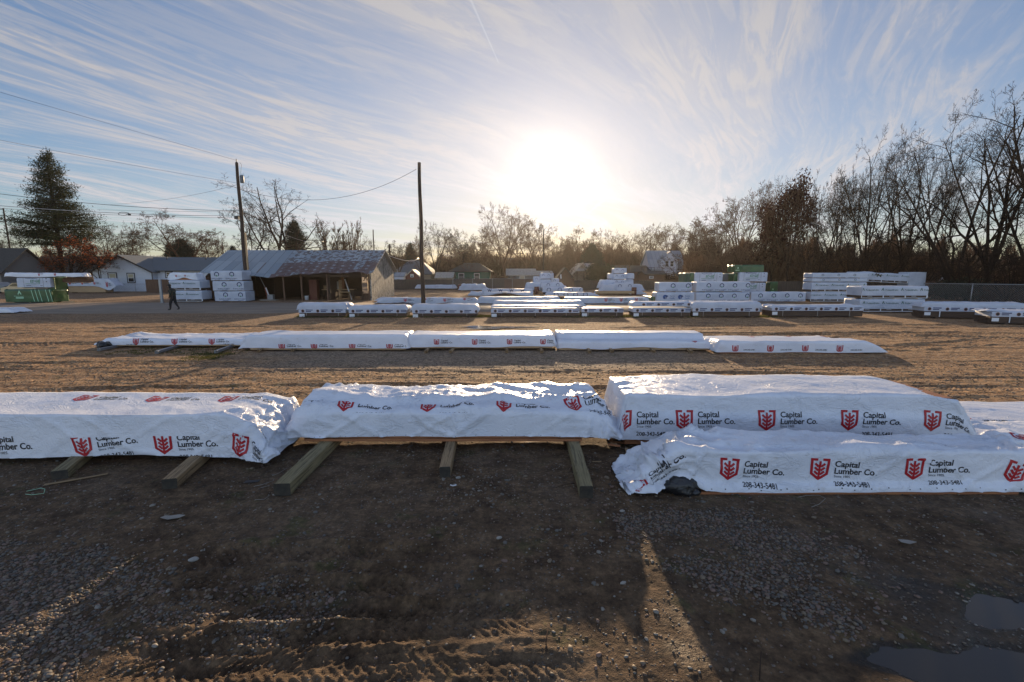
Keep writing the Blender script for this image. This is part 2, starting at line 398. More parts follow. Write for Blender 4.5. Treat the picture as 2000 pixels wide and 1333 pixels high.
M['needles'] = mat('conifer_needles', rough=.8, spec=.15, fn=f_leaf((.014, .022, .010), (.045, .052, .020)))
M['evergreen'] = mat('evergreen_leaves', rough=.7, fn=f_leaf((.010, .018, .009), (.024, .034, .014), .15))
M['juniper'] = mat('olive_shrub_leaves', rough=.7, fn=f_leaf((.022, .030, .012), (.05, .06, .02), .25))
M['orange_leaf'] = mat('orange_leaves', rough=.8, spec=.15, fn=f_leaf((.07, .02, .010), (.24, .062, .02), .45))
M['red_leaf'] = mat('dry_red_leaves', rough=.9, spec=.1, fn=f_leaf((.030, .014, .012), (.060, .026, .018), .25))
M['brush_leaf'] = mat('dry_brush', rough=.95, spec=.1, fn=f_leaf((.050, .032, .022), (.10, .060, .038), .3))
M['grass'] = mat('grass', rough=.8, fn=f_leaf((.035, .05, .012), (.12, .11, .03), .4))
M['stone'] = mat('stone', rough=.7, fn=noisy((.16, .145, .13), (.34, .31, .28), 1.7, lo=.25, hi=.75))
M['stone_pale'] = mat('pale_stone', rough=.6, fn=noisy((.33, .31, .28), (.22, .21, .19), 8))
M['skin'] = mat('skin', (.32, .17, .12), .6)
M['cloth_dark'] = mat('dark_cloth', (.012, .012, .014), .85)
M['cloth_green'] = mat('olive_jacket', (.022, .026, .018), .85)
M['car_paint'] = mat('beige_car_paint', (.36, .30, .22), .3, .5, .4)
M['car_blue'] = mat('grey_blue_car_paint', (.10, .13, .18), .3, .5, .3)
M['tyre'] = mat('tyre_rubber', (.02, .02, .02), .8)
M['galv_box'] = mat('grey_utility_metal', (.12, .13, .14), .5)
# ---------------------------------------------------------------- ground
def inpoly(px, x, y):
    r = np.zeros(np.broadcast(x, y).shape, bool); n = len(px)
    for i in range(n):
        x0, y0 = px[i]; x1, y1 = px[(i+1) % n]
        c = ((y0 > y) != (y1 > y)) & (x < (x1-x0)*(y-y0)/(y1-y0+1e-12)+x0); r ^= c
    return r
def wpoly(pts): return [gp(a, b) for a, b in pts]
PUD = [(gp(1965, 1196), (.30, .15), .35), (gp(1880, 1312), (.62, .17), -.16), (gp(2060, 1340), (.6, .30), 0)]
def pud_d(x, y):
    d = np.full(np.broadcast(x, y).shape, 9.0)
    wx = x+.16*fbm(x*2.3, y*2.3, 3, 61); wy = y+.10*fbm(x*2.6+9, y*2.6, 3, 62)
    for (c, r, a) in PUD:
        dx = wx-c[0]; dy = wy-c[1]; ca, sa = math.cos(a), math.sin(a)
        d = np.minimum(d, np.sqrt(((dx*ca+dy*sa)/r[0])**2+((-dx*sa+dy*ca)/r[1])**2))
    return d
TR = []   # tyre tracks: x0, y0, x1, y1, bow, width, depth, lug pitch
def trk(p0, p1, bow=0, w=.26, dep=.022, lug=.075, s=1): TR.append((*gp(*p0), *gp(*p1), bow, w, dep, lug, s))
trk((330, 1108), (860, 1112), .03, .30, .022, .085)
trk((330, 1150), (900, 1135), .04, .20, .020, .09, -1)
trk((420, 1185), (820, 1165), .02, .22, .026, .09)
trk((180, 1282), (1080, 1264), .02, .20, .015, .07, 1)
trk((200, 1318), (1150, 1296), .03, .24, .017, .075, -1)
trk((240, 1345), (1180, 1327), .02, .2, .015, .075)
trk((700, 1225), (1060, 1205), .03, .2, .016, .07, -1)
trk((380, 1212), (830, 1222), .02, .2, .016, .08)
TR.append((-12, 9.6, 3, 9.9, .5, .35, .02, .12, 1)); TR.append((-12, 11.4, 12, 11.0, .6, .4, .02, .12, 1))
TR.append((-6, 10.6, 12, 10.2, -.5, .4, .02, .12, -1)); TR.append((3, 17.5, 26, 19.5, 1.2, .5, .035, .2, 1))
TR.append((4, 19.5, 24, 17.0, 1.0, .5, .03, .2, -1)); TR.append((5, 15.2, 20, 18.4, -1, .45, .03, .2, 1)); TR.append((-30, 16, -2, 19.5, -1, .6, .03, .2, 1))
TR.append((-28, 19, -8, 22, 1, .6, .03, .2, -1)); TR.append((-16, 12.6, -6, 12.9, .3, .4, .025, .15, -1)); TR.append((3, 21, 30, 21.5, 1.5, .6, .03, .2, 1))
CL = gp(640, 1085)
def height(x, y):
    h = .010*fbm(x*.9, y*.9, 3, 1)
    near = sst(16, 8, y)
    h = h+(.0055+.006*sst(6, 12, y))*fbm(x*6, y*7, 4, 5)+.012*fbm(x*2.3, y*2.6, 3, 15)*(1-.4*near)
    mid = sst(8.5, 10, y)*sst(29, 26, y)
    h = h+mid*(.022*ridge(x*.55+y*.2, y*3.2, 3, 21))
    # churned mud
    m = np.exp(-(((x-CL[0])/1.0)**2+((y-CL[1]+.35)/.55)**2))+.7*np.exp(-(((x-CL[0]-.3)/1.3)**2+((y-3.1)/.35)**2))
    m = m+.55*sst(3.15, 2.85, y)*sst(.9, .1, x)*sst(-3, -2, x)
    h = h+m*(.016*ridge(x*3.3, y*5.2, 3, 31)+.014*ridge(x*9, y*13, 3, 33)-.004)
    fo = sst(6, 4, y); h = h+fo*(.010*ridge(x*11, y*13, 3, 41)*sst(-.2, .5, fbm(x*.8, y*1.1, 2, 43)))
    for (x0, y0, x1, y1, bow, w, dep, lug, s) in TR:
        L = math.hypot(x1-x0, y1-y0); tx, ty = (x1-x0)/L, (y1-y0)/L
        a = (x-x0)*tx+(y-y0)*ty; d = -(x-x0)*ty+(y-y0)*tx
        if np.isscalar(a): pass
        t = a/L; d = d-bow*4*t*(1-t)-.03*fbm(a*1.4, 0*a, 2, int(lug*1e4))
        dep = dep*(1.45 if y0 > 2.95 and y0 < 6 else 1.1)
        act = sst(0, .12, t)*sst(1, .88, t)*sst(-.55, -.1, fbm(a*.9, d*2, 2, 77+int(L*10)))
        k = np.abs(d)/w
        rut = -dep*sst(1.05, .75, k)+dep*.75*np.exp(-((k-1.22)/.17)**2)*(1+.6*fbm(a*7, d*7, 2, 9))
        ph = (a*s+np.abs(d)*.9)/lug
        lg = np.where((ph-np.floor(ph)) < .5, 1.0, 0.0)*sst(1.0, .8, k)*sst(.06, .16, k)
        h = h+act*(rut+dep*.75*lg*(.6+.4*fbm(a*5, d*5, 2, 3)))
    pd = pud_d(x, y); h = h-.028*sst(1.35, .75, pd)
    rd = sst(29.2, 30, y)*sst(41.8, 41, y); h = h*(1-rd)-.02*rd
    far = sst(41, 60, y); h = h*(1-.6*far)
    return h
def f_ground(G, b):
    p = pos(G); s_ = G.n('ShaderNodeSeparateXYZ'); G.l(p, s_.inputs[0]); X_, Y_, Z_ = s_.outputs
    n1 = G.noise(p, .55, 5, .6); n2 = G.noise(p, 3.2, 6, .65); n3 = G.noise(p, 22, 4, .7)
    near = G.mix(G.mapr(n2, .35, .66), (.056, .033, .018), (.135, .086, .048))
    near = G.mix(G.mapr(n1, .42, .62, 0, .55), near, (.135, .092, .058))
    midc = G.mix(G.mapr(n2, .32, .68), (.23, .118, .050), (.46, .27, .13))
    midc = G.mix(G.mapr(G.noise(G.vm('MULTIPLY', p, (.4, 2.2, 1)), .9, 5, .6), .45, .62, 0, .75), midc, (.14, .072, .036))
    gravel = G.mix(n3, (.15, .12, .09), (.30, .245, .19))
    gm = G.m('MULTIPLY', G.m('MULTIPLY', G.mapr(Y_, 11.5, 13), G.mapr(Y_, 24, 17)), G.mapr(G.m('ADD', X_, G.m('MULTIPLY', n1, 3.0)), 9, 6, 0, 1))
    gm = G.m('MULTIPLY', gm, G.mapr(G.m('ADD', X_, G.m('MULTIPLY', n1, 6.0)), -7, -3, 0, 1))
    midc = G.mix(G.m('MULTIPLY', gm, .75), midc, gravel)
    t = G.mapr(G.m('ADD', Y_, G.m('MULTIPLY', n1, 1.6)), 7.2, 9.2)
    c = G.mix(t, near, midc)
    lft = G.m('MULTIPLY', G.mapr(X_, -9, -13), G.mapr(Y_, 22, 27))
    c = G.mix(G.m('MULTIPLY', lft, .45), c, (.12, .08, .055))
    shore = G.m('MULTIPLY', G.mapr(Z_, .004, -.011, 0, 1), G.m('MULTIPLY', G.mapr(Y_, 4.6, 4.0), G.mapr(X_, 1.2, 1.8)))
    c = G.mix(G.m('MULTIPLY', shore, .85), c, (.016, .012, .010))
    # moss
    ms = G.m('MULTIPLY', G.mapr(G.noise(p, 1.9, 5, .7), .55, .64), G.mapr(G.noise(p, .6, 2), .40, .56, 0, .55))
    c = G.mix(ms, c, (.055, .060, .018))
    # pebble speckle
    v = G.n('ShaderNodeTexVoronoi'); G.l(G.vm('ADD', G.vm('MULTIPLY', p, (1, 1.25, 1)), G.vm('MULTIPLY', G.noise(p, 9, 2, .5, 0, True), (.05, .05, 0))), v.inputs['Vector']); v.inputs['Scale'].default_value = 34
    sv = G.n('ShaderNodeSeparateColor'); G.l(v.outputs['Color'], sv.inputs[0])
    pm = G.m('MULTIPLY', G.m('GREATER_THAN', sv.outputs[0], G.mapr(n1, .35, .7, .97, .80)), G.m('LESS_THAN', v.outputs['Distance'], .45))
    c = G.mix(G.m('MULTIPLY', pm, .6), c, G.mix(sv.outputs[1], (.12, .10, .08), (.27, .235, .20)))
    v2 = G.n('ShaderNodeTexVoronoi'); G.l(p, v2.inputs['Vector']); v2.inputs['Scale'].default_value = 17
    sv2 = G.n('ShaderNodeSeparateColor'); G.l(v2.outputs['Color'], sv2.inputs[0])
    c = G.mix(G.m('MULTIPLY', G.mapr(Y_, 8, 10, 0, .55), G.m('GREATER_THAN', sv2.outputs[0], .6)), c, G.mix(sv2.outputs[1], (.08, .05, .035), (.42, .31, .21)))
    gn = G.mapr(n3, .3, .7, .62, 1.42, False); c = G.mix(1.0, c, G.comb(gn, gn, gn), 'MULTIPLY')
    cl_ = G.mapr(G.noise(p, 8.5, 5, .7), .36, .64, .68, 1.30, False); c = G.mix(1.0, c, G.comb(cl_, cl_, cl_), 'MULTIPLY')
    G.l(c, b.inputs['Base Color'])
    wet = G.m('MULTIPLY', G.mapr(G.noise(p, 1.1, 3), .54, .70), G.mapr(Y_, 10, 7))
    G.l(G.m('SUBTRACT', G.m('SUBTRACT', .93, G.m('MULTIPLY', wet, .30)), G.m('MULTIPLY', shore, .45)), b.inputs['Roughness']); b.inputs['Specular IOR Level'].default_value = .28
    hh = G.m('ADD', G.m('ADD', G.m('MULTIPLY', n2, .55), G.m('MULTIPLY', n3, .35)), G.m('MULTIPLY', G.m('MULTIPLY', pm, G.m('SUBTRACT', .5, v.outputs['Distance'])), .8))
    hh = G.m('ADD', hh, G.m('MULTIPLY', G.noise(p, 70, 3, .7), .12))
    hh = G.m('ADD', hh, G.m('MULTIPLY', G.m('SUBTRACT', .5, v2.outputs['Distance']), G.m('MULTIPLY', sv2.outputs[0], G.mapr(Y_, 8, 10, 0, .7))))
    bump(G, b, hh, 1.0, .06)
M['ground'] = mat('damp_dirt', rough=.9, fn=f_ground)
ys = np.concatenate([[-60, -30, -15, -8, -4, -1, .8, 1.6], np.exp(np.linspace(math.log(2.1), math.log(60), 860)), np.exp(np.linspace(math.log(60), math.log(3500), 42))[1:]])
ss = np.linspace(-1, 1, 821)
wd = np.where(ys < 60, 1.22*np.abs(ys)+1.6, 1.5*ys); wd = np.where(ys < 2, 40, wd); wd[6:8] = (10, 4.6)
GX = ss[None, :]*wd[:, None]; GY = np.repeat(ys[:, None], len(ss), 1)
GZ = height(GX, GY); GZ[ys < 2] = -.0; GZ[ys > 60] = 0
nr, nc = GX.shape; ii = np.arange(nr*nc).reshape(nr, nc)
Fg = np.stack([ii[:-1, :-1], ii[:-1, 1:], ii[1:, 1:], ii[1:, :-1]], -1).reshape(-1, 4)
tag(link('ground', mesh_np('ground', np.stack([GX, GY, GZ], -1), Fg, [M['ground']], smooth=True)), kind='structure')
# ---- puddles: level water in the hollows
def f_water(G, b):
    b.inputs['Base Color'].default_value = (.050, .040, .034, 1)
    bump(G, b, G.noise(pos(G), 5, 3), .03, .02)
M['water'] = mat('puddle_water', rough=.07, spec=.35, fn=f_water)
def puddle(x0, x1, y0, y1, z): 
    b = MB(); b.quad((x0, y0, z), (x1, y0, z), (x1, y1, z), (x0, y1, z)); return tag(b.build('puddle_water', M['water']), kind='structure')
puddle(1.5, 5.2, 2.2, 3.9, -.0175)
# a thin wet film catching the sun between the second and third rows
bb = MB(); pts = []
c0 = gp(965, 641)
for i in range(28):
    a = 2*math.pi*i/28; r = 1+.35*math.sin(3*a+1)+.2*math.sin(7*a); pts.append((c0[0]+1.5*r*math.cos(a), c0[1]+.55*r*math.sin(a), .033))
bb.poly(pts); tag(bb.build('puddle_water', M['water']), kind='structure')
# ---- paved lane across the yard
xs = np.linspace(-75, 24, 301); yn = 30.0+.25*fbm(xs*.25, xs*0, 3, 91)+np.where(xs > -17, 1.2*sst(-17, -13, xs), 0); yf = 40.9+.12*fbm(xs*.4, xs*0, 3, 92)
V = np.concatenate([np.stack([xs, yn, 0*xs-.018], -1), np.stack([xs, yn+.04, 0*xs+.006], -1), np.stack([xs, yf, 0*xs+.006], -1), np.stack([xs, yf+.04, 0*xs-.018], -1)]); n = len(xs)
Fr = np.concatenate([np.stack([k*n+np.arange(n-1), k*n+np.arange(1, n), (k+1)*n+np.arange(1, n), (k+1)*n+np.arange(n-1)], -1) for k in range(3)])
tag(link('lane_paving', mesh_np('lane_paving', V, Fr, [M['asphalt']])), kind='structure')
# ---- loose gravel and pebbles, thousands of stones
ico = bpy.data.meshes.new('t'); bm = bmesh.new(); bmesh.ops.create_icosphere(bm, subdivisions=1, radius=1); bm.to_mesh(ico)
IV = np.array([v.co[:] for v in bm.verts]); IF = np.array([[v.index for v in f.verts] for f in bm.faces]); bm.free(); bpy.data.meshes.remove(ico)
def stones(name, P, R, seed, mats, zf=height):
    r = np.random.RandomState(seed); n = len(P)
    sc = R[:, None]*np.stack([r.uniform(.8, 1.5, n), r.uniform(.7, 1.1, n), r.uniform(.38, .7, n)], -1)
    V = IV[None]*(1+r.uniform(-.16, .16, (n, len(IV), 1)))*sc[:, None, :]
    a = r.uniform(0, 6.28, n); ca, sa = np.cos(a)[:, None], np.sin(a)[:, None]
    X_ = V[..., 0]*ca-V[..., 1]*sa; Y_ = V[..., 0]*sa+V[..., 1]*ca
    Zg = zf(P[:, 0], P[:, 1])
    V = np.stack([X_+P[:, 0, None], Y_+P[:, 1, None], V[..., 2]+Zg[:, None]+sc[:, 2, None]*.35], -1)
    Fs = (IF[None]+(np.arange(n)*len(IV))[:, None, None]).reshape(-1, 3)
    mi = np.repeat(r.randint(0, len(mats), n), len(IF))
    return link(name, mesh_np(name, V.reshape(-1, 3), Fs, mats, mi, smooth=True))
def scat(poly, dens, seed, mask=None):
    W = wpoly(poly); xs_ = [p[0] for p in W]; ys_ = [p[1] for p in W]; r = np.random.RandomState(seed)
    n = int((max(xs_)-min(xs_))*(max(ys_)-min(ys_))*dens)
    P = np.stack([r.uniform(min(xs_), max(xs_), n), r.uniform(min(ys_), max(ys_), n)], -1)
    q = P+np.random.RandomState(seed+9).normal(0, .07, P.shape)+np.stack([.25*fbm(P[:, 0]*2.5, P[:, 1]*2.5, 2, seed), .14*fbm(P[:, 0]*2.5+5, P[:, 1]*2.5, 2, seed+1)], -1)
    k = inpoly(W, q[:, 0], q[:, 1]); 
    if mask is not None: k &= r.rand(n) < mask(P[:, 0], P[:, 1])
    k &= pud_d(P[:, 0], P[:, 1]) > 1.02
    return P[k]
MS = [mat('pebble_grey', (.12, .108, .095), .7), mat('pebble_tan', (.17, .13, .09), .7), mat('pebble_dark', (.055, .045, .037), .7), mat('pebble_pink', (.17, .11, .085), .7), mat('pebble_brown', (.085, .056, .038), .75)]
LG = [(-60, 1025), (60, 1035), (150, 1060), (240, 1100), (400, 1130), (620, 1150), (660, 1215), (560, 1262), (330, 1290), (140, 1345), (-60, 1345)]
RG = [(1195, 1010), (1290, 992), (1480, 1005), (1620, 1065), (1760, 1130), (1830, 1215), (1790, 1262), (1600, 1235), (1440, 1175), (1320, 1120), (1215, 1062)]
gm1 = lambda x, y: .10+.90*sst(-.22, .25, fbm(x*1.7, y*2.2, 3, 71))
P = np.concatenate([scat(LG, 3300, 11, gm1), scat(RG, 3000, 12, gm1)])
tag(stones('gravel', P, np.clip(np.random.RandomState(3).lognormal(-4.63, .38, len(P)), .004, .021), 5, MS), kind='stuff')
ALL = [(-250, 860), (2250, 860), (2250, 1345), (-250, 1345)]
P = np.concatenate([scat(ALL, 260, 24, lambda x, y: .2+.8*sst(-.3, .3, fbm(x*1.1, y*1.4, 3, 86))), scat(ALL, 60, 21, lambda x, y: .15+.85*sst(0, .5, fbm(x*.7, y*.7, 3, 81))),
                    scat([(840, 870), (1110, 870), (1230, 960), (1290, 1010), (1260, 1110), (1120, 1090), (900, 1010)], 420, 22, lambda x, y: .25+.75*sst(-.2, .3, fbm(x*1.7, y*2.2, 3, 72))),
                    scat([(1560, 1250), (1760, 1250), (2100, 1290), (2100, 1150), (1880, 1140), (1860, 1240)], 900, 23, lambda x, y: .75*sst(1.4, 1.05, pud_d(x, y)))])
tag(stones('pebbles', P, np.clip(np.random.RandomState(4).lognormal(-5.05, .55, len(P)), .0025, .03), 6, MS+[mat('pebble_pale', (.21, .19, .165), .7)]), kind='stuff')
P = scat([(-900, 705), (2900, 705), (2900, 850), (-900, 850)], 40, 31); P = P[:9000]
tag(stones('yard_pebbles', P, np.random.RandomState(5).uniform(.01, .026, len(P)), 7, MS), kind='stuff')
# a few larger stones and scraps that can be singled out
def stone(px, py, r, label, m, flat=.55, name='stone', cat='stone'):
    x, y = gp(px, py); rr = np.random.RandomState(int(px)); b = bmesh.new(); bmesh.ops.create_icosphere(b, subdivisions=2, radius=1)
    for v in b.verts:
        k = 1+.22*float(fbm(v.co.x*1.3+px, v.co.y*1.3+v.co.z, 2, 3)); v.co = Vector((v.co.x*r*1.35*k, v.co.y*r*.8*k, v.co.z*r*flat*k))
    for f in b.faces: f.smooth = True
    me = bpy.data.meshes.new(name); b.to_mesh(me); b.free(); me.materials.append(m)
    o = link(name, me, None, (x, y, float(height(np.array([x]), np.array([y]))[0])+r*flat*.6), rr.uniform(-.6, .9)); tag(o, label, cat)
    return o
stone(378, 1092, .034, 'smooth pale grey stone on bare mud above the left tyre tracks', M['stone_pale'])
stone(975, 1053, .024, 'pale oval stone alone on the mud in the middle foreground', M['stone_pale'])
stone(1217, 1140, .022, 'pale round stone left of the wedge of sunlit dirt', M['stone_pale'])
stone(985, 1097, .024, 'pinkish stone below the pale oval one in the middle foreground', MS[3])
stone(1215, 1000, .024, 'white round stone just off the right front bundle crumpled end', M['stone_pale'])
stone(895, 935, .028, 'pale stone against the end of the short tan timber', M['stone_pale'])
def scrap(name, px, py, pts, m, label, cat, h=.02, rz=0):
    """a torn flat scrap, slightly curled, with thickness"""
    x, y = gp(px, py); n = len(pts); b = MB()
    V = [(a, c, .012+h*abs(math.sin(9*a+4*c))) for a, c in pts]
    b.add(V+[(p[0], p[1], p[2]-.004) for p in V], [tuple(range(n)), tuple(range(2*n-1, n-1, -1))]+[(i, n+i, n+(i+1) % n, (i+1) % n) for i in range(n)])
    return tag(b.build(name, m, None, (x, y, float(height(np.array([x]), np.array([y]))[0])+.004), rz), label, cat)
scrap('plastic_scrap', 338, 1014, [(-.11, -.03), (-.02, -.05), (.09, -.02), (.12, .02), (.03, .05), (-.04, .03), (-.09, .02)], M['concrete'], 'torn pale plastic scrap lying on the mud at left', 'litter')
scrap('plastic_scrap', 1770, 1063, [(-.07, -.02), (0, -.04), (.08, -.02), (.03, .02), (-.02, .04), (-.06, .03)], M['concrete'], 'small crumpled pale scrap on the mud right of the gravel patch', 'litter')
scrap('wood_chip', 1165, 905, [(-.06, -.012), (.06, -.02), (.07, .01), (-.05, .015)], M['beam_tan'], 'small pale wood chip near the right beam', 'litter')
scrap('plastic_scrap', 885, 951, [(-.035, -.02), (.0, -.03), (.04, -.02), (.04, .01), (.0, -.005), (-.035, .01)], M['trim_white'], 'small bent white scrap in front of the short tan timber', 'litter')
scrap('board_offcut', 492, 942, [(-.09, -.035), (.08, -.03), (.09, .03), (-.08, .035)], M['dark_metal'], 'flat dark offcut lying beside the long left beam', 'litter', .002, .2)
scrap('board_offcut', 150, 938, [(-.3, -.03), (.3, -.02), (.3, .03), (-.3, .03)], M['beam_tan'], 'thin weathered lath lying along the leftmost beam', 'litter', .002, .55)
def strap(pts, m, label, r=.003, name='loose_strap', cat='strap'):
    P_ = [gp(*p[:2]) for p in pts]; b = MB()
    L = [(P_[i][0], P_[i][1], float(height(np.array([P_[i][0]]), np.array([P_[i][1]]))[0])+.008+(pts[i][2] if len(pts[i]) > 2 else 0)) for i in range(len(P_))]
    b.tube(L, r, 5, 0); return tag(b.build(name, m), label, cat)
strap([(52, 962), (80, 955), (88, 957), (86, 966), (62, 969), (50, 968)], M['pale_print'], 'bent pale green strap lying on the mud far left')
strap([(560, 915), (545, 925), (532, 930)], M['concrete'], 'upper white banding scrap left of the long beam')
strap([(535, 940), (512, 948), (496, 951)], M['concrete'], 'middle white banding scrap left of the long beam')
strap([(527, 950), (506, 955)], M['concrete'], 'short lower white banding scrap left of the long beam')
strap([(528, 968), (516, 977), (498, 978)], M['concrete'], 'white banding scrap curling past the long beam end')
strap([(1558, 973), (1575, 970, .01), (1600, 971, .015), (1612, 977, .01), (1600, 986), (1585, 992)], M['concrete'], 'pale wire curl on the dirt below the right front bundle')
strap([(1068, 1278), (1066, 1262, .02), (1070, 1245, .05)], M['bark'], 'short dark twig standing up from the sunlit mud', .004, 'twig', 'twig')
strap([(1483, 1333), (1484, 1305, .02), (1485, 1292, .06)], M['bark'], 'thin dark stick at the bottom edge near the puddles', .004, 'twig', 'twig')
strap([(1085, 955), (1105, 950, .01), (1122, 947)], M['bark'], 'thin stick lying beside the right greenish beam', .004, 'twig', 'twig')
# ---- grass tufts along the lane edge
def grass(name, patches, seed):
    r = np.random.RandomState(seed); V = []
    for (x0, x1, y0, y1, n, hh) in patches:
        c = np.stack([r.uniform(x0, x1, n//8), r.uniform(y0, y1, n//8)], -1); i = r.randint(0, len(c), n)
        p = c[i]+r.normal(0, .06, (n, 2)); a = r.uniform(0, 6.28, n); w_ = .012+.01*r.rand(n); h_ = hh*r.uniform(.4, 1.1, n); lean = r.normal(0, .4, (n, 2))*h_[:, None]
        dx = np.cos(a)*w_; dy = np.sin(a)*w_
        V.append(np.stack([np.stack([p[:, 0]-dx, p[:, 1]-dy, 0*a], -1), np.stack([p[:, 0]+dx, p[:, 1]+dy, 0*a], -1), np.stack([p[:, 0]+lean[:, 0], p[:, 1]+lean[:, 1], h_], -1)], 1))
    V = np.concatenate(V).reshape(-1, 3)
    return tag(link(name, mesh_np(name, V, np.arange(len(V)).reshape(-1, 3), [M['grass']])), kind='stuff')
pt = []
for (a, b_) in ((578, 690), (665, 705), (700, 940), (930, 965), (1140, 1245), (1215, 1300), (1340, 1365), (1480, 1520), (1100, 1160)):
    y = gy(620); pt.append((gx(a, y), gx(b_, y), y-.3, y+.9, int((b_-a)*16), .13))
for (a, b_, r0) in ((230, 480, 688), (360, 430, 700)): y = gy(r0); pt.append((gx(a, y), gx(b_, y), y-.5, y+.9, 1500, .05))
grass('grass', pt, 8)
# ---------------------------------------------------------------- printing: text and emblems as flat triangles
_tc = {}
def text2d(s, size=1.0, bold=.0, res=3, shear=0.0):
    """returns (verts Nx2, tris list) with the text's left base at the origin"""
    k = (s, bold, res)
    if k not in _tc:
        cu = bpy.data.curves.new('t', 'FONT'); cu.body = s; cu.size = 1; cu.offset = bold; cu.resolution_u = res
        o = bpy.data.objects.new('t', cu); COL.objects.link(o); bpy.context.view_layer.update()
        dg = bpy.context.evaluated_depsgraph_get(); me = bpy.data.meshes.new_from_object(o.evaluated_get(dg))
        bm = bmesh.new(); bm.from_mesh(me); bmesh.ops.triangulate(bm, faces=bm.faces[:])
        bm.verts.ensure_lookup_table(); V = np.array([v.co[:2] for v in bm.verts]); T = np.array([[v.index for v in f.verts] for f in bm.faces])
        bm.free(); bpy.data.objects.remove(o); bpy.data.curves.remove(cu); bpy.data.meshes.remove(me); _tc[k] = (V, T)
    V, T = _tc[k]; V = V*size
    if shear: V = V.copy(); V[:, 0] += shear*V[:, 1]
    return V.copy(), T
def stroke(pts, w, closed=False):
    """mitred band along a polyline, as triangles"""
    P_ = [np.array(p, float) for p in pts]; n = len(P_); L = []; R = []
    for i in range(n):
        a = P_[i]-P_[i-1] if (i > 0 or closed) else P_[1]-P_[0]
        b = P_[(i+1) % n]-P_[i] if (i < n-1 or closed) else P_[-1]-P_[-2]
        a = a/np.linalg.norm(a); b = b/np.linalg.norm(b)
        na = np.array((-a[1], a[0])); nb = np.array((-b[1], b[0])); m = na+nb; m = m/np.linalg.norm(m); k = w/2/max(.35, m@na)
        L.append(P_[i]+m*k); R.append(P_[i]-m*k)
    V = np.array(L+R); T = []
    for i in range(n if closed else n-1):
        j = (i+1) % n; T += [(i, n+i, n+j), (i, n+j, j)]
    return V, np.array(T)
def merge2(parts):
    V = []; T = []; o = 0
    for v, t in parts: V.append(v); T.append(np.asarray(t)+o); o += len(v)
    return np.concatenate(V), np.concatenate(T)
def at(vt, x, y, s=1.0): return vt[0]*s+np.array((x, y)), vt[1]
def emblem():
    """bracketed shield with a branching sprig, height 1, width .84"""
    w = .115; p = [stroke([(.31, .95), (.05, .95), (.08, .30), (.42, .05), (.76, .30), (.79, .95), (.53, .95)], w),
                  stroke([(.42, .115), (.42, .88)], .10)]
    for y in (.26, .44, .62):
        for s in (-1, 1): p.append(stroke([(.42+s*.054, y), (.42+s*.22, y+.15)], .10))
    return merge2(p)
EMB = emblem()
def capital(parts=('e', 'c', 'l', 's', 'p'), size=1.0, far=False):
    """list of (verts, tris, material index) for the big print; height of the emblem = .30 m * size"""
    r = []; res = 1 if far else 3
    if 'e' in parts: r.append((*at(EMB, 0, 0, .31), 1))
    if 'c' in parts: r.append((*at(text2d('Capital', .118, .022, res), .33, .205), 2))
    if 'l' in parts: r.append((*at(text2d('Lumber Co.', .118, .022, res), .33, .105), 2))
    if 's' in parts: r.append((*at(text2d('Since 1905.', .05, 0, res), .335, .05), 2))
    if 'p' in parts: r.append((*at(text2d('208-343-5481', .085, .014, res), .335, -.075), 2))
    return [(v*size, t, m) for v, t, m in r]
def circ(r0, r1, n=14, a0=0, a1=6.283):
    a = np.linspace(a0, a1, n+1); V = np.concatenate([np.stack([np.cos(a)*r0, np.sin(a)*r0], -1), np.stack([np.cos(a)*r1, np.sin(a)*r1], -1)])
    return V, np.array([(i, n+1+i, n+2+i) for i in range(n)]+[(i, n+2+i, i+1) for i in range(n)])
def cutgrid(V, T, st, box=None):
    """cut flat triangles along a grid so they can follow a wrinkled sheet"""
    bm = bmesh.new(); vs = [bm.verts.new((v[0], v[1], 0)) for v in V]
    for t in T:
        try: bm.faces.new([vs[i] for i in t])
        except ValueError: pass
    def cut(c, no, outer=False): bmesh.ops.bisect_plane(bm, geom=bm.verts[:]+bm.edges[:]+bm.faces[:], plane_co=c, plane_no=no, clear_outer=outer, dist=1e-6)
    if box:
        if box[0] is not None: cut((0, box[0], 0), (0, -1, 0), True)
        if box[1] is not None: cut((0, box[1], 0), (0, 1, 0), True)
    if not bm.verts: bm.free(); return np.zeros((0, 2)), []
    if st:
        c = np.array([v.co[:2] for v in bm.verts]); lo, hi = c.min(0), c.max(0)
        for a in np.arange(math.ceil(lo[0]/st)*st, hi[0], st): cut((a, 0, 0), (1, 0, 0))
        for a in np.arange(math.ceil(lo[1]/st)*st, hi[1], st): cut((0, a, 0), (0, 1, 0))
    bm.verts.index_update(); V = np.array([v.co[:2] for v in bm.verts]); Fs = [tuple(v.index for v in f.verts) for f in bm.faces]; bm.free()
    return V, Fs
def clean(vt):
    V, T = vt; return V, T
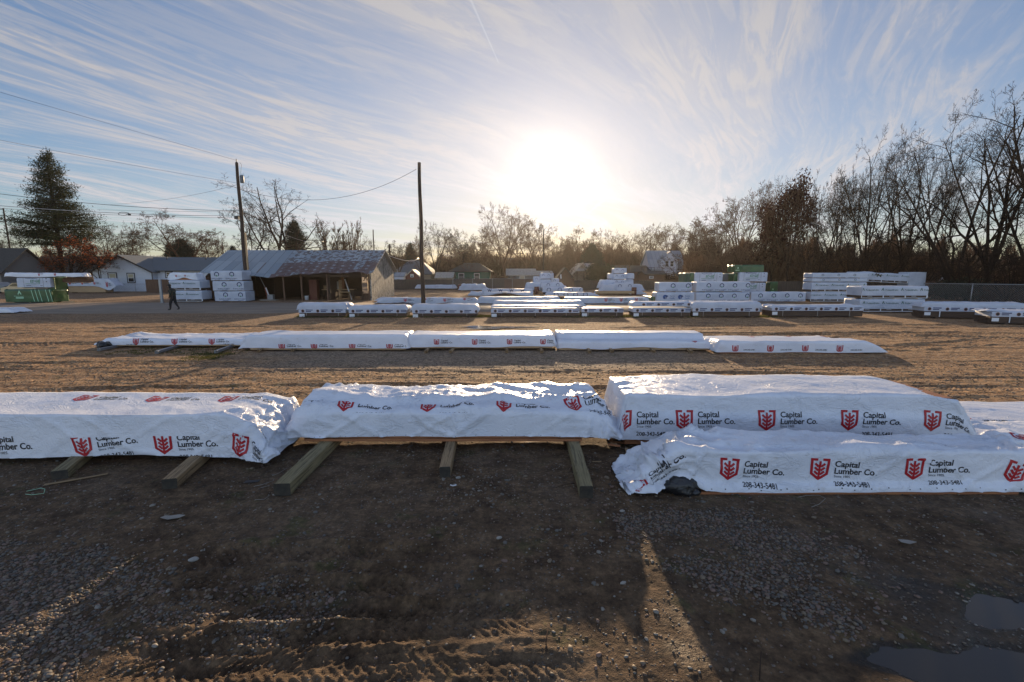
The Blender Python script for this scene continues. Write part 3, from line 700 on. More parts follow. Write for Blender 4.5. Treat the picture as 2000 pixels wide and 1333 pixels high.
# ---------------------------------------------------------------- wrapped bundles
def wrap(L, W, H, z0=.1, st=.035, slump=(0.02, 0.02), seed=0, amp=1.0, fold=1.0, crum=(0, 0), prints=(), mats=None, back=None,
         shape=None, hem=.03, lift=.004, top=0.0, hemf=None, rnd=.0):
    """a sheet pulled over a bundle: front face at y=0 facing -y, x along it. prints: (u, v, [(V,T,mat)], (vmin, vmax), rot, mirror)"""
    back = H-z0 if back is None else back
    Hf = H-z0
    E = [Hf+slump[0]*.6, Hf+slump[1]*.6]
    us = np.arange(-E[0], L+E[1]+st/2, st); vs = np.arange(0, Hf+W+back+st/2, st)
    U, Vv = np.meshgrid(us, vs, indexing='ij')
    k0 = np.clip(-U/E[0], 0, 1); k1 = np.clip((U-L)/E[1], 0, 1); k = np.maximum(k0, k1)
    X = np.clip(U, 0, L)-slump[0]*k0**.85+slump[1]*k1**.85
    Hk = z0+Hf*(1-k)
    Y = np.where(Vv < Hf, 0, np.where(Vv < Hf+W, Vv-Hf, W)); Z = np.where(Vv < Hf, z0+Vv*(1-k), np.where(Vv < Hf+W, Hk, z0+(Hf+W+back-Vv)/back*(Hk-z0)))
    if shape is not None: Y, Z, X = shape(U, Vv, Y, Z, X, k, L)
    # round the corners
    def sm(A, n, ax):
        if n < 1: return A
        for _ in range(2):
            B = np.concatenate([np.repeat(A.take([0], ax), n, ax), A, np.repeat(A.take([-1], ax), n, ax)], ax); c = np.cumsum(B, ax)
            z = np.zeros_like(B.take([0], ax)); c = np.concatenate([z, c], ax); m = 2*n+1; N = A.shape[ax]
            A = (c.take(range(m, m+N), ax)-c.take(range(0, N), ax))/m
        return A
    nn = int(round(rnd/st))
    P = np.stack([sm(sm(a, nn, 1), nn, 0) for a in (X, Y, Z)], -1)
    du = np.gradient(P, axis=0); dv = np.gradient(P, axis=1); N = np.cross(du, dv); N /= np.linalg.norm(N, axis=-1, keepdims=True)+1e-9
    if N[len(us)//2, max(1, int(Hf/2/st)), 1] > 0: N = -N
    s = seed*7
    face = sst(Hf*1.02, Hf*.9, Vv)*1.0; topf = sst(Hf, Hf+.05, Vv)*sst(Hf+W+.05, Hf+W, Vv)
    endm = np.maximum(np.exp(-np.maximum(U, 0)/.45)*crum[0], np.exp(-np.maximum(L-U, 0)/.45)*crum[1])
    D = .018*fbm(U*.9, Vv*1.1, 2, s+1)*fold
    D = D+face*fold*(.011*ridge(U*1.5+Vv*1.3+.4*fbm(U, Vv*2, 2, s+9), Vv*1.1+U*.22, 2, s+2)+.004*ridge(U*5+Vv*3, Vv*1.6, 2, s+3))*(.4+.6*sst(-.2, .3, fbm(U*.6, Vv*.3, 2, s+30)))
    D = D+topf*(.010*ridge(U*2.2+Vv*.9, Vv*1.6+U*.5, 3, s+4)+.014*vn(U*.8, Vv*1.5, s+6)*1.0)*(1+top)
    wx_ = .45*fbm(U*1.3, Vv*1.3, 2, s+11); wy_ = .45*fbm(U*1.3+4, Vv*1.3, 2, s+12)
    def sharp(a, b, sd, w=.28): return np.clip(1-np.abs(vn(a, b, sd))/w, 0, 1)**1.3
    c1 = sharp(U*.8+wx_*1.2, Vv*4.2+U*.9+wy_*3, s+5); c2 = sharp(U*3.4-Vv*1.6+wx_*2, Vv*1.5+U*.5+wy_, s+15); c3 = sharp(U*5.3+Vv*2+wx_*4, Vv*6+wy_*4, s+25, .35)
    big = fbm(U*1.7+wx_, Vv*2.4+wy_, 2, s+35)
    D = D+endm*(.045*big+.042*c2+.030*c3+.028*c1)+top*topf*(.024*big+.020*c1+.016*sharp(U*1.5-Vv*1.3+wx_*1.2, Vv*1.3+U*.6, s+55, .14)+.012*sharp(U*2.3+Vv*2.6+wx_, Vv*.8-U*.3, s+56, .14)+.004*c2)
    D = D+face*fold*(.017*sharp(U*1.3+Vv*2.1+wx_, Vv*.7+U*.15, s+45, .16)+.015*sharp(U*1.7-Vv*2.7, Vv*.9, s+46, .15)*sst(-.1, .3, fbm(U*.7, Vv, 2, s+47))+.010*sharp(U*.5+wx_*.3, Vv*5.5, s+48, .2)*sst(0, .4, fbm(U*.5, Vv, 2, s+49)))*(1-.5*k)
    D = D*amp
    P = P+N*D[..., None]
    hm = hem*(fbm(U*.8+3, 0*U, 3, s+8))*sst(.3*Hf+.05, 0, Vv)
    P[..., 2] += hm
    if hemf is not None: P[..., 2] += hemf(U)*sst(.6*Hf, 0, Vv)
    P[..., 2] = np.maximum(P[..., 2], .008)
    nu, nv = U.shape; ii = np.arange(nu*nv).reshape(nu, nv)
    Fs = np.stack([ii[:-1, :-1], ii[1:, :-1], ii[1:, 1:], ii[:-1, 1:]], -1).reshape(-1, 4)
    allV = [P.reshape(-1, 3)]; faces = [tuple(f) for f in Fs.tolist()]; mi = [0]*len(faces); off = nu*nv
    N2 = np.cross(np.gradient(P, axis=0), np.gradient(P, axis=1)); N2 /= np.linalg.norm(N2, axis=-1, keepdims=True)+1e-9
    if (N2*N).sum() < 0: N2 = -N2
    def samp(A, u, v):
        fu = np.clip((u-us[0])/st, 0, nu-1.001); fv = np.clip((v-vs[0])/st, 0, nv-1.001); iu = fu.astype(int); iv = fv.astype(int); a = (fu-iu)[:, None]; b = (fv-iv)[:, None]
        return (A[iu, iv]*(1-a)+A[iu+1, iv]*a)*(1-b)+(A[iu, iv+1]*(1-a)+A[iu+1, iv+1]*a)*b
    for pr in prints:
        u0_, v0_, lst = pr[:3]; box = pr[3] if len(pr) > 3 else None; rot = pr[4] if len(pr) > 4 else 0
        for Vt, Tt, m in lst:
            ca, sa = math.cos(rot), math.sin(rot)
            q = np.stack([Vt[:, 0]*ca-Vt[:, 1]*sa+u0_+E[0], Vt[:, 0]*sa+Vt[:, 1]*ca+v0_], -1)      # grid-aligned coordinates
            q, ff = cutgrid(q, Tt, st, (max(0.004, box[0]) if box else .004, box[1] if box else None))
            if not len(ff): continue
            u = q[:, 0]-E[0]; v = q[:, 1]
            pts = samp(P, u, v)+samp(N2, u, v)*lift
            allV.append(pts); faces += [tuple(i+off for i in f) for f in ff]; mi += [m]*len(ff); off += len(pts)
    me = bpy.data.meshes.new('wrap'); me.from_pydata(np.concatenate(allV).tolist(), [], faces)
    for m in (mats or [M['wrap'], M['red'], M['black']]): me.materials.append(m)
    me.polygons.foreach_set('material_index', np.array(mi, np.int32)); me.polygons.foreach_set('use_smooth', np.ones(len(faces), bool)); me.update()
    return me
def boards(L, W, H, n, k, m, name, parent, z0=0.0, y0=0.0, x0=0.0, jit=.015, seed=0):
    """a stack of separate boards with visible gaps, one mesh"""
    r = random.Random(seed); b = MB(); h = H/n; w = W/k
    for i in range(n):
        for j in range(k):
            a = r.uniform(-jit, jit)*2
            b.box(x0+a, x0+L+r.uniform(-jit, jit)*2, y0+j*w+.002+(r.uniform(0, jit)*.4 if j == 0 else 0), y0+(j+1)*w-.002, z0+i*h+.002, z0+(i+1)*h-.002)
    return b.build(name, m, parent)
GR1 = 'lumber bundles under printed white wrap in the front row'
def bundle(label, x0, y0, L, W, H, z0, rz=0, group=None, lum='lumber', low=None, cut=0, **kw):
    t = thing('lumber_bundle', label, 'lumber bundle', (x0, y0, 0), rz, group)
    link('wrap', wrap(L, W, H, z0, **kw), t)
    zl = low if low is not None else z0-.05
    boards(L-.06-cut, W-.06, H-zl-.05-(.05 if cut else 0), max(2, int((H-zl)/.09)), max(2, int(W/.28)), M[lum], 'lumber', t, zl, .03, .03, seed=kw.get('seed', 0))
    return t
# ---- front row ------------------------------------------------------------
# positions from the ground contact of each front hem
def gy_at(py, z):
    x, y, zz_ = ray(CX, py); return y*(HC-z)/(-zz_)
yB = gy_at(892, .12)            # left bundle
xr = gx(506, yB); Lb = 6.6
yt = yB
def Hof(row, y): return hz(row, y)
cap = capital()
def row(us_, v, parts, box=None, size=1.0, rot=0):
    return [(u, v, [c for c in capital(parts, size)], box, rot) for u in us_]
U0 = Lb-.02
HB = hz(809, yB)
pl = []
for i, px in enumerate((-60, 148, 303, 455)):
    u = gx(px, yB, .2)-(xr-Lb); r_ = (.02, .13, .04, -.16)[i]
    pl += [(u, (.0, -.02, .02, .05)[i], capital(size=.97), (0.0, (.36, .27, .29, .36)[i]), r_)]
for i, px in enumerate((150, 290, 430)):
    u = gx(px, yB+.8, .7)-(xr-Lb); pl += [(u, HB-.09+.62, capital(('e', 'c', 'l'), .9), None, 0)]
def shB(U, V, Y, Z, X, k, L):
    # the right end sags towards the gap and spreads on the ground
    e = sst(L-.5, L+.2, U); Y = Y-.16*e*sst(HB*.9, 0, V); Z = Z-.16*e*sst(HB*.5, HB-.1, V)*(1-k); return Y, Z, X
bundle('long wrapped bundle at the left edge with slanting red and black prints along its hem', xr-Lb, yB, Lb, 1.12, HB, .12, group=GR1,
       slump=(.02, .22), seed=3, crum=(0, 1.1), prints=pl, shape=shB, hem=.05, fold=1.3, low=.17, top=.15, cut=.75)
# middle bundle: a lower front face, a printed fold, then a crumpled second sheet heaped on top
yM = gy_at(856, .20); xM0 = gx(596, yM, .3); xM1 = gx(1166, yM, .3); LM = xM1-xM0
HM = hz(803, yM); zM = .20
def shM(U, V, Y, Z, X, k, L):
    Hf = HM-zM; t = V-Hf
    step = .15*sst(.17, .30, t)*sst(1.25, 1.0, t)*(1-k)
    lump = .05*sst(.25, .5, t)*sst(1.3, .9, t)*(.6*np.exp(-((U-3.95)/.3)**2)+.5*np.exp(-((U-2.75)/.3)**2)+.3*vn(U*1.7, V*.8, 5))*(1-k)
    Z = Z+step+lump-.06*sst(.9, 1.2, t)*(1-k)+.05*sst(0, .16, t)*sst(.25, .16, t)
    Z = Z+.05*sst(0, -.03, V-Hf)*0
    # diagonal fold that runs from the back middle down to the right front
    q = (U-2.9)/1.75-(1-t/.95); Z = Z+.028*np.exp(-(q/.06)**2)*(t > 0)*(t < 1)*(U > 2.6)*(U < 4.75)
    return Y, Z, X
pm_ = []
for i, px in enumerate((590, 655, 818, 968, 1112)):
    u = gx(px, yM, HM)-xM0; s_ = ('c', 'p') if i == 0 else ('e', 'c', 'l', 'p')
    pm_.append((u-(.33 if i == 0 else 0), HM-zM-.0, capital(s_, .88), (HM-zM-.02, HM-zM+.175 if i < 4 else HM-zM+.33), (-.02, 0, 0, -.03, .22)[i]))
for i in range(26):
    u = .1+i*.175+random.Random(i).uniform(-.07, .07); pm_.append((u, .012+.008*(i % 3), [(np.array([(0, 0), (.014, 0), (.014, .009), (0, .009)]), np.array([(0, 1, 2), (0, 2, 3)]), 2)], None, 0))
tM = bundle('middle wrapped bundle with a crumpled sheet heaped on top, raised on three timbers', xM0, yM, LM, 1.15, HM, zM, group=GR1,
       slump=(.34, .34), seed=11, crum=(.7, 1.1), prints=pm_, shape=shM, hem=.012, top=1.2, fold=2.0, low=zM-.02, rnd=.03)
b = MB(); b.box(-.02, LM-.22, -.015, .12, zM-.045, zM-.008); b.build('bottom_board', M['lumber'], tM)
# right rear bundle, the tallest
yR = gy_at(856, .16); xR0 = gx(1222, yR, .5); LR = gx(1862, yR, .4)-xR0; HR = hz(772, yR)
def shR(U, V, Y, Z, X, k, L):
    e = sst(L-.5, L+.1, U); Z = Z-.10*e*sst(.3, HR, V)*(1-k); Z = Z+.05*sst(HR, HR+1.0, V)*(1-k)*np.sin(np.clip(U/L, 0, 1)*math.pi)
    Y = Y-.03*sst(HR*.55, HR*.35, V); return Y, Z, X
pr_ = []
vfold = HR*.70-.1
for i, px in enumerate((1228, 1318, 1478, 1640, 1800)):
    u = gx(px, yR, .45)-xR0; pr_.append((u-(.22 if i == 0 else 0), .14, capital(size=.98), (0.0, vfold), (0, 0, 0, -.02, -.06)[i]))
bundle('tall wrapped bundle at right rear with upright red shield prints in a row', xR0, yR, LR, 1.15, HR, .15, group=GR1,
       slump=(.12, .42), seed=21, crum=(.45, .25), prints=pr_, shape=shR, hem=.02, fold=1.0, low=.05, top=.35)
# right front bundle, slumped open at its left end
yF = gy(966)+.05; xF0 = gx(1328, yF, .2); LF = 4.3; HF = hz(882, yF)
def shF(U, V, Y, Z, X, k, L):
    e = sst(.75, -.3, U); Y = Y+e*.0; Z = Z+.03*e*(1-k)
    Y = Y-.055*sst(.12, .02, V); return Y, Z, X
pf_ = []
for i, px in enumerate((1215, 1402, 1578, 1762, 1950)):
    u = gx(px, yF, .2)-xF0; pf_.append((u, .135 if i else .12, capital(size=.86), (0.03, .60), (.25, -.05, -.04, -.0, -.3)[i]))
for i in range(22): pf_.append((.35+i*.19+random.Random(i+50).uniform(-.07, .07), .02+.008*(i % 3), [(np.array([(0, 0), (.014, 0), (.014, .009), (0, .009)]), np.array([(0, 1, 2), (0, 2, 3)]), 2)], None, 0))
def hemF(U): return .16*np.exp(-((U-.02)/.16)**2)-.0*U
tF = bundle('nearest wrapped bundle at right, its left end crumpled open over black film', xF0, yF, LF, .62, HF, .035, group=GR1,
       slump=(.66, .2), seed=31, crum=(1.5, .8), prints=pf_, shape=shF, hem=.015, fold=1.7, low=.03, top=1.5, hemf=hemF, st=.03)
def film(name, cx, cy, cz, sx_, sy_, sz_, m, parent, seed=0, k=1.0):
    """a crumpled lump of film"""
    b = bmesh.new(); bmesh.ops.create_icosphere(b, subdivisions=4, radius=1); P = np.array([v.co[:] for v in b.verts])
    D = 1+.22*k*ridge(P[:, 0]*2+P[:, 2]+seed, P[:, 1]*2-P[:, 2], 3, seed+2)+.15*k*fbm(P[:, 0]*1.5+seed, P[:, 1]*1.5+P[:, 2], 2, seed)
    for v, d in zip(b.verts, D): v.co = Vector((v.co.x*sx_*d+cx, v.co.y*sy_*d+cy, max(.006, v.co.z*sz_*d+cz)))
    for f in b.faces: f.smooth = True
    me = bpy.data.meshes.new(name); b.to_mesh(me); b.free(); me.materials.append(m); return link(name, me, parent)
film('black_film', .02, -.02, .09, .20, .10, .12, M['black_film'], tF, 3, 1.4)
film('black_film', .10, -.05, .03, .13, .06, .06, M['black_film'], tF, 5, 1.2)
b = MB(); b.box(-.10, 4.0, -.06, .04, .004, .034); b.build('bottom_board', M['lumber'], tF)
# far right bundles partly hidden
yG = gy(848)+.35; xG0 = gx(1868, yG, .4); HG = hz(822, yG)
pg = [(gx(px, yG, .2)-xG0, .06, capital(size=.9), (0, HG), 0) for px in (1888, 2060)]
bundle('low wrapped bundle at the right edge behind the tall rear one', xG0, yG, 3.6, 1.2, HG, .10, group=GR1, slump=(.25, .1), seed=41, crum=(.5, .2), prints=pg, low=.08, top=.2)
yH = gy(893)+.12; xH0 = gx(1968, yH, .4)
pg = [(.25+i*.95, .10, capital(size=.86), (0, .5), -.1) for i in range(3)]
bundle('wrapped bundle cut off by the right edge, touching the nearest one', xH0, yH, 3.2, .9, hz(862, yH), .06, group=GR1, slump=(.25, .1), seed=43, crum=(1.1, .3), prints=pg, low=.06, top=.5)
# timbers under the front row
GB = 'square timbers carrying the front row of bundles'
def beam(pn, pf, yend, label, m, h=.15, w=.19):
    """near end centre-bottom pixel -> axis towards far pixel"""
    a = Vector((*gp(*pn), 0)); c = Vector((*gp(*pf), 0)); d = (c-a).normalized(); L = (yend-a.y)/d.y
    t = thing('timber_beam', label, 'timber', (a.x, a.y, 0), math.atan2(d.y, d.x), GB)
    b = bmesh.new(); bmesh.ops.create_cube(b, size=1)
    for v in b.verts: v.co = Vector(((v.co.x+.5)*L, v.co.y*w, (v.co.z+.5)*h+.004))
    bmesh.ops.subdivide_edges(b, edges=[e for e in b.edges if abs(e.verts[0].co.x-e.verts[1].co.x) > .1], cuts=30)
    bmesh.ops.bevel(b, geom=[e for e in b.edges if abs(e.verts[0].co.x-e.verts[1].co.x) > .01 and e.is_manifold], offset=.008, segments=2, affect='EDGES')
    for v in b.verts:
        v.co.y += .005*float(vn(v.co.x*3, v.co.z*9+v.co.y*11, int(pn[0]))); v.co.z += .004*float(vn(v.co.x*4+5, v.co.y*13, int(pn[0])+1)) if v.co.z > .05 else 0
        if v.co.x < .001: v.co.x += .012*float(vn(v.co.y*30, v.co.z*30, 3))
    for f in b.faces: f.smooth = False; f.material_index = 1 if f.calc_center_median().x < .01 else 0
    me = bpy.data.meshes.new('timber'); b.to_mesh(me); b.free(); me.materials.append(M[m]); me.materials.append(M['beam_end'])
    link('timber', me, t); return t
beam((118, 937), (163, 900), yB+1.3, 'leftmost timber, greenish, end poking from the left bundle', 'beam_green', .12, .17)
beam((332, 956), (395, 900), yB+1.3, 'tan timber with a splintered end below the left bundle', 'beam_tan', .13, .17)
beam((552, 969), (640, 880), yM+1.2, 'longest greenish timber, slanting out from the middle bundle left half', 'beam_green', .15, .19)
beam((869, 935), (880, 885), yM+1.2, 'short tan timber under the centre of the middle bundle', 'beam_tan', .15, .14)
beam((1145, 974), (1122, 888), yM+1.2, 'greenish timber under the right end of the middle bundle', 'beam_green', .15, .16)
# litter between the middle and right bundles
t_ = thing('scrap_wood', 'broken wood scraps in the gap between the middle and right bundles', 'scrap wood', (gx(1203, yM+.2, .2), yM+.15, 0)); r_ = random.Random(5)
for i in range(12):
    b = MB(); L_ = r_.uniform(.05, .11); x_ = r_.uniform(-.12, .12); y_ = r_.uniform(-.25, .25); z_ = .012+i*.018
    b.box(x_-L_, x_+L_, y_-.02, y_+.02, z_, z_+.018, rot=r_.uniform(0, 3.1)); b.build('board_piece', M['lumber_tan' if i % 3 else 'lumber'], t_)
# ---- second row -----------------------------------------------------------
GR2 = 'wrapped bundles in the second row'
def far_bundle(label, px0, px1, base, topf, topb=None, W=1.15, z0=.10, group=GR2, prints=(), seed=0, dy=0, st=.07, lum='lumber_tan', low=None, **kw):
    y = gy(base)+dy; x0 = gx(px0, y); x1 = gx(px1, y); H = hz(topf, y); z0 = max(.03, z0)
    if topb: W = (gy_at(topb, H)-y)
    kw.setdefault('slump', (.06, .06)); kw.setdefault('crum', (.4, .4))
    return bundle(label, x0, y, x1-x0, W, H, z0, group=group, seed=seed, prints=prints, st=st, lum=lum, low=low, lift=.007, **kw)
def P2(px0, base, lst, v, parts=('e', 'c', 'l', 'p'), size=.8, box=None, dy=0):
    y = gy(base)+dy; x0 = gx(px0, y); return [(gx(p, y)-x0, v, capital(parts, size, True), box, 0) for p in lst]
far_bundle('flattest second-row bundle at far left with a loose black flap', 212, 480, 681, 663, W=1.5, z0=.13, seed=51, prints=P2(215, 681, (265, 340, 412), .0, size=.8, box=(0, .24))+P2(215, 681, (236, 425), .05, ('p',), .8), crum=(1.1, .8), top=.8, slump=(.5, .1), hem=.02)
far_bundle('second-row bundle with a tall plain face and prints along the hem', 486, 792, 687, 655, W=1.2, seed=53, prints=P2(486, 687, (545, 608, 682, 755), -.04, size=.85, box=(.0, .15)), crum=(.6, .6), slump=(.35, .15))
far_bundle('central second-row bundle with a printed band at mid height', 800, 1080, 686, 655, W=1.2, z0=.14, seed=55, prints=P2(800, 686, (848, 922, 990, 1055), .05, size=.7, box=(.08, .26)), crum=(.4, 1.0), slump=(.2, .1))
def sh2(U, V, Y, Z, X, k, L):
    t = V-.35; Z = Z+.20*sst(.35, .50, t)*(1-k); return Y, Z, X
far_bundle('two-step plain second-row bundle with a wavy lifted hem', 1092, 1385, 687, 667, W=1.35, seed=57, prints=P2(1092, 687, (1352,), .2, ('e',), .6), shape=sh2, crum=(1.2, .3), hem=.07)
far_bundle('rear wrapped bundle at the right end of the second row', 1378, 1632, 678, 664, W=1.0, seed=59, group=GR2, prints=[(1.9+i*1.35, .72, capital(('e', 'c'), .8, True)) for i in range(3)], slump=(.15, .4), dy=.15)
far_bundle('front wrapped bundle at the right end of the second row with shield and number prints', 1405, 1690, 692, 667, W=.75, z0=.06, seed=61, prints=P2(1405, 692, (1428, 1497, 1565, 1632), -.0, ('e',), .8, (.03, .23))+P2(1405, 692, (1435, 1507, 1575, 1643), .12, ('p',), .8), slump=(.1, .75), crum=(.6, .2), lum='lumber')
t_ = thing('black_flap', 'loose black plastic flap at the far left end of the second row', 'tarp', (gx(205, gy(681)), gy(681), 0)); film('film', .0, .15, .12, .30, .3, .16, M['black_film'], t_, 9, 1.2)
GS = 'metal bearers sticking out under the second row'
for i, (pn, pf, lb) in enumerate([((193, 688), (255, 675), 'leftmost grey bearer under the flattest second-row bundle'), ((306, 693), (352, 679), 'middle grey bearer under the flattest second-row bundle'), ((422, 692), (460, 678), 'right grey bearer under the flattest second-row bundle'),
    ((505, 690), (512, 686), 'small bearer at the left of the tall plain second-row bundle'), ((571, 689), (577, 685), 'small bearer under the tall plain second-row bundle'),
    ((832, 692), (837, 685), 'first bearer under the central second-row bundle'), ((880, 692), (886, 685), 'second bearer under the central second-row bundle'), ((990, 691), (990, 685), 'third bearer under the central second-row bundle'), ((1058, 692), (1056, 685), 'last bearer under the central second-row bundle'),
    ((1152, 692), (1147, 685), 'first bearer under the two-step bundle'), ((1196, 691), (1191, 686), 'second bearer under the two-step bundle'), ((1277, 691), (1270, 686), 'third bearer under the two-step bundle'), ((1350, 692), (1343, 686), 'last bearer under the two-step bundle')]):
    a = Vector((*gp(*pn), 0)); c = Vector((*gp(*pf), 0)); d = (c-a).normalized()
    b = MB(); L = 2.8; b.box(0, L, -.045, .045, .035, .115); b.box(0, .03, -.05, .05, .03, .12, 0)
    tag(b.build('bearer', M['steel'] if i < 3 else M['beam_tan'], None, (a.x, a.y, 0), math.atan2(d.y, d.x)), lb, 'timber' if i >= 3 else 'bearer', GS)
# ---------------------------------------------------------------- prints of the far bundles
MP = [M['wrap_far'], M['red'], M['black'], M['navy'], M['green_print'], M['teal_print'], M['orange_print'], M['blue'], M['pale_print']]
def bars(x, y, w, h, n, m=2, r=None):
    """small print too fine to read"""
    p = []
    for i in range(n):
        ww = w*(1-.25*(i % 2)); yy = y-i*h*1.7
        p.append((np.array([(x, yy), (x+ww, yy), (x+ww, yy+h), (x, yy+h)]), np.array([(0, 1, 2), (0, 2, 3)]), m))
    return p
def p_ring(s=1.0):
    a0 = -math.pi*.5+.75
    return [(*at(circ(.16, .245, 16, a0, a0+2*math.pi-1.5), 0, 0, s), 3), (*at((np.array([(-.10, -.20), (.10, -.20), (0, -.03)]), np.array([(0, 1, 2)])), 0, 0, s), 4)]+\
        [(*at(text2d('IDAHO FOREST', .17, .008, 1), -.60, -.43, s), 3)]+[(v*s, t, m) for v, t, m in bars(-.26, -.56, .52, .035, 1, 3)]
def p_potlatch(s=1.0):
    return [(*at(stroke([(0, 0), (.10, .21), (.20, 0)], .055), 0, 0, s), 5), (*at(text2d('PotlatchDeltic', .20, .012, 1), .24, 0, s), 5)]
def p_dot(s=1.0):
    return [(*at(circ(.0001, .07, 12), 0, 0, s), 2), (*at((circ(.0001, .05, 10)[0], circ(.0001, .05, 10)[1]), 0, 0, s), 6)][0:1]+\
        [(*at(circ(.073, .092, 12), 0, 0, s), 6)]+[(v*s, t, m) for v, t, m in bars(.17, .03, .42, .05, 2, 3)]
def p_w(s=1.0): return [(*at(stroke([(-.16, .13), (-.07, -.05), (0, .10), (.07, -.05), (.16, .13)], .06), 0, 0, s), 3)]
def p_arc(s=1.0): return [(*at(circ(.15, .21, 14, -.6, 3.7), 0, 0, s), 3)]
def p_sp(s=1.0): return [(*at(circ(.0001, .20, 12, .3, 5.0), 0, 0, s), 7), (*at(text2d('SP', .42, .03, 1), -.14, -.14, s), 3), (*at(text2d('Sierra', .18, .01, 1), .42, .03, s), 7), (*at(text2d('Pacific', .18, .01, 1), .42, -.17, s), 7)]
def p_edge(s=1.0):
    g_ = text2d('EDGE', .36, .02, 1, .22)
    return [(*at(text2d('Weyerhaeuser', .20, .012, 1), .0, .42, s), 3), (*at(g_, .42, .10, s), 4),
            (*at(stroke([(.0, -.02), (1.36, -.02), (1.46, .60), (1.60, .60)], .035), 0, 0, s), 4),
            (*at(stroke([(-.15, -.32), (-.15, .70)], .02), 0, 0, s), 2), (*at(stroke([(1.72, -.32), (1.72, .70)], .02), 0, 0, s), 2)]+\
            [(v*s, t, m) for v, t, m in bars(.06, -.22, .46, .05, 1, 3)+bars(1.4, -.22, .22, .04, 1, 3)+bars(2.0, .42, .09, .09, 1, 2)+bars(2.0, .14, .09, .09, 1, 2)]
def p_arrow(s=1.0):
    return [(*at(stroke([(-.16, 0), (0, .32), (.16, 0)], .10), 0, 0, s), 8)]+[(*at(text2d('Weyerhaeuser', .17, .01, 1), -.52, -.2, s), 8)]+[(v*s, t, m) for v, t, m in bars(-.42, -.42, .8, .12, 1, 8)]
KIND = {'if': (p_ring, 1.5), 'pd': (p_potlatch, 2.05), 'dot': (p_dot, .88), 'w': (p_w, .95), 'arc': (p_arc, 1.0), 'sp': (p_sp, 1.35), 'edge': (p_edge, 9), 'arrow': (p_arrow, 9)}
def rowp(kind, L, u0, v, s=1.0, pitch=None, box=None, umax=None):
    f, pt_ = KIND[kind]; pt_ = pitch or pt_*s; r = []; u = u0; mx = umax or L
    while u < mx-.05:
        lst = []
        for V_, T_, m in f(s):
            # keep inside the face
            V_ = np.asarray(V_); lst.append((V_, T_, m))
        r.append((u, v, lst, box, 0)); u += pt_
        if pt_ > 5: break
    return r
def crate(label, x0, y, L, W, z0, z1, kind=None, u0=.5, vf=.55, s=1.0, rz=0, group=None, seed=0, band=False, amp=.8, m=None, pitch=None, st=.11, cat='lumber bundle', name='lumber_bundle', feet=True, prints=None, tilt=0, umax=None):
    H = z1-z0; t = thing(name, label, cat, (x0, y, z0), rz, group)
    if tilt: t.rotation_euler = (0, tilt, rz)
    zb = .16 if band else .0; pr = prints or []
    if kind: pr = pr+rowp(kind, L, u0, (H-zb)*vf, s, pitch, (0, H-zb-.02), umax)
    mats = list(MP); 
    if m is not None: mats[0] = m
    me = wrap(L, W, H, .02+zb, st=st, slump=(.0, .0), seed=seed, amp=amp, fold=.9, crum=(.15, .15), prints=pr, mats=mats, hem=.0, lift=.012, rnd=.0, top=.1)
    link('wrap', me, t)
    b = MB(); b.box(.03, L-.03, .03, W-.03, .015, H-.06)
    if band:
        k = max(2, int(L/1.2)); 
        for i in range(k+1): b.box(i*L/k-.03+(.03 if i == 0 else -.03 if i == k else 0), i*L/k+.03, .005, .03, .035, .03+zb, 1)
        b.box(0, L, .002, .03, .0, .033, 1)
        for i in range(k): b.box((i+.28)*L/k, (i+.5)*L/k, .022, .03, .12, .14, 1)
    b.build('lumber', [M['lumber_dark'], M['trim_white']], t)
    if feet:
        for f_ in (.15, .5, .85):
            q = MB(); q.box(L*f_-.06, L*f_+.06, .02, W-.02, -.06, -.002); q.build('bearer', M['lumber_tan'], t)
    return t
def pxcrate(label, p0, p1, ptop, pbot, y, kind=None, W=1.2, z0=None, **kw):
    x0 = gx(p0, y, 1.2); x1 = gx(p1, y, 1.2); zb = hz(pbot, y) if z0 is None else z0
    return crate(label, x0, y, x1-x0, W, max(.04, zb), hz(ptop, y), kind, **kw)
# ---- left stacks by the lane
GA = 'stacked white bundles with ring prints by the shed'
yA = gy(590)+.3
pxcrate('top bundle of the three-high ring-print stack beside the leaning pole', 414, 475, 529.5, 548.5, yA, 'if', W=1.45, u0=.55, vf=.62, s=.92, seed=1, group=GA, umax=2.7)
pxcrate('middle bundle of the three-high ring-print stack beside the leaning pole', 416, 477, 549.5, 568.5, yA, 'if', W=1.45, u0=1.05, vf=.62, s=.92, seed=2, group=GA, umax=2.8)
pxcrate('bottom bundle of the three-high ring-print stack beside the leaning pole', 418, 479, 569.5, 589, yA, 'if', W=1.45, u0=1.0, vf=.62, s=.92, seed=3, group=GA, umax=2.8)
yA2 = gy(591)+.3
pxcrate('upper bundle with green wordmarks behind the walking person', 331, 391, 548, 567, yA2, 'pd', W=1.4, u0=-.1, vf=.5, s=.8, seed=4, band=True, group='wordmark bundles behind the walking person', pitch=1.35, umax=2.4)
pxcrate('lower bundle with green wordmarks behind the walking person', 331, 393, 568.5, 589, yA2, 'pd', W=1.4, u0=.1, vf=.5, s=.8, seed=5, band=True, group='wordmark bundles behind the walking person', pitch=1.35, umax=2.4)
t_ = thing('folded_tarp', 'loose printed tarp draped over red brown boards on top of the wordmark bundles', 'tarp', (gx(337, yA2+.1), yA2+.1, hz(548, yA2)+.02))
link('film', wrap(2.3, 1.1, .62, .02, st=.08, slump=(.2, .2), seed=8, crum=(1, 1), prints=[(.5, .25, capital(('e', 'l'), .6, True), None, 0), (1.3, .25, capital(('e', 'l'), .6, True), None, 0)], hemf=lambda U: .2*np.exp(-((U-1.3)/.5)**2), top=.8, lift=.01), t_)
boards(1.7, .8, .3, 4, 3, M['lumber'], 'lumber', t_, .02, .05, .35)
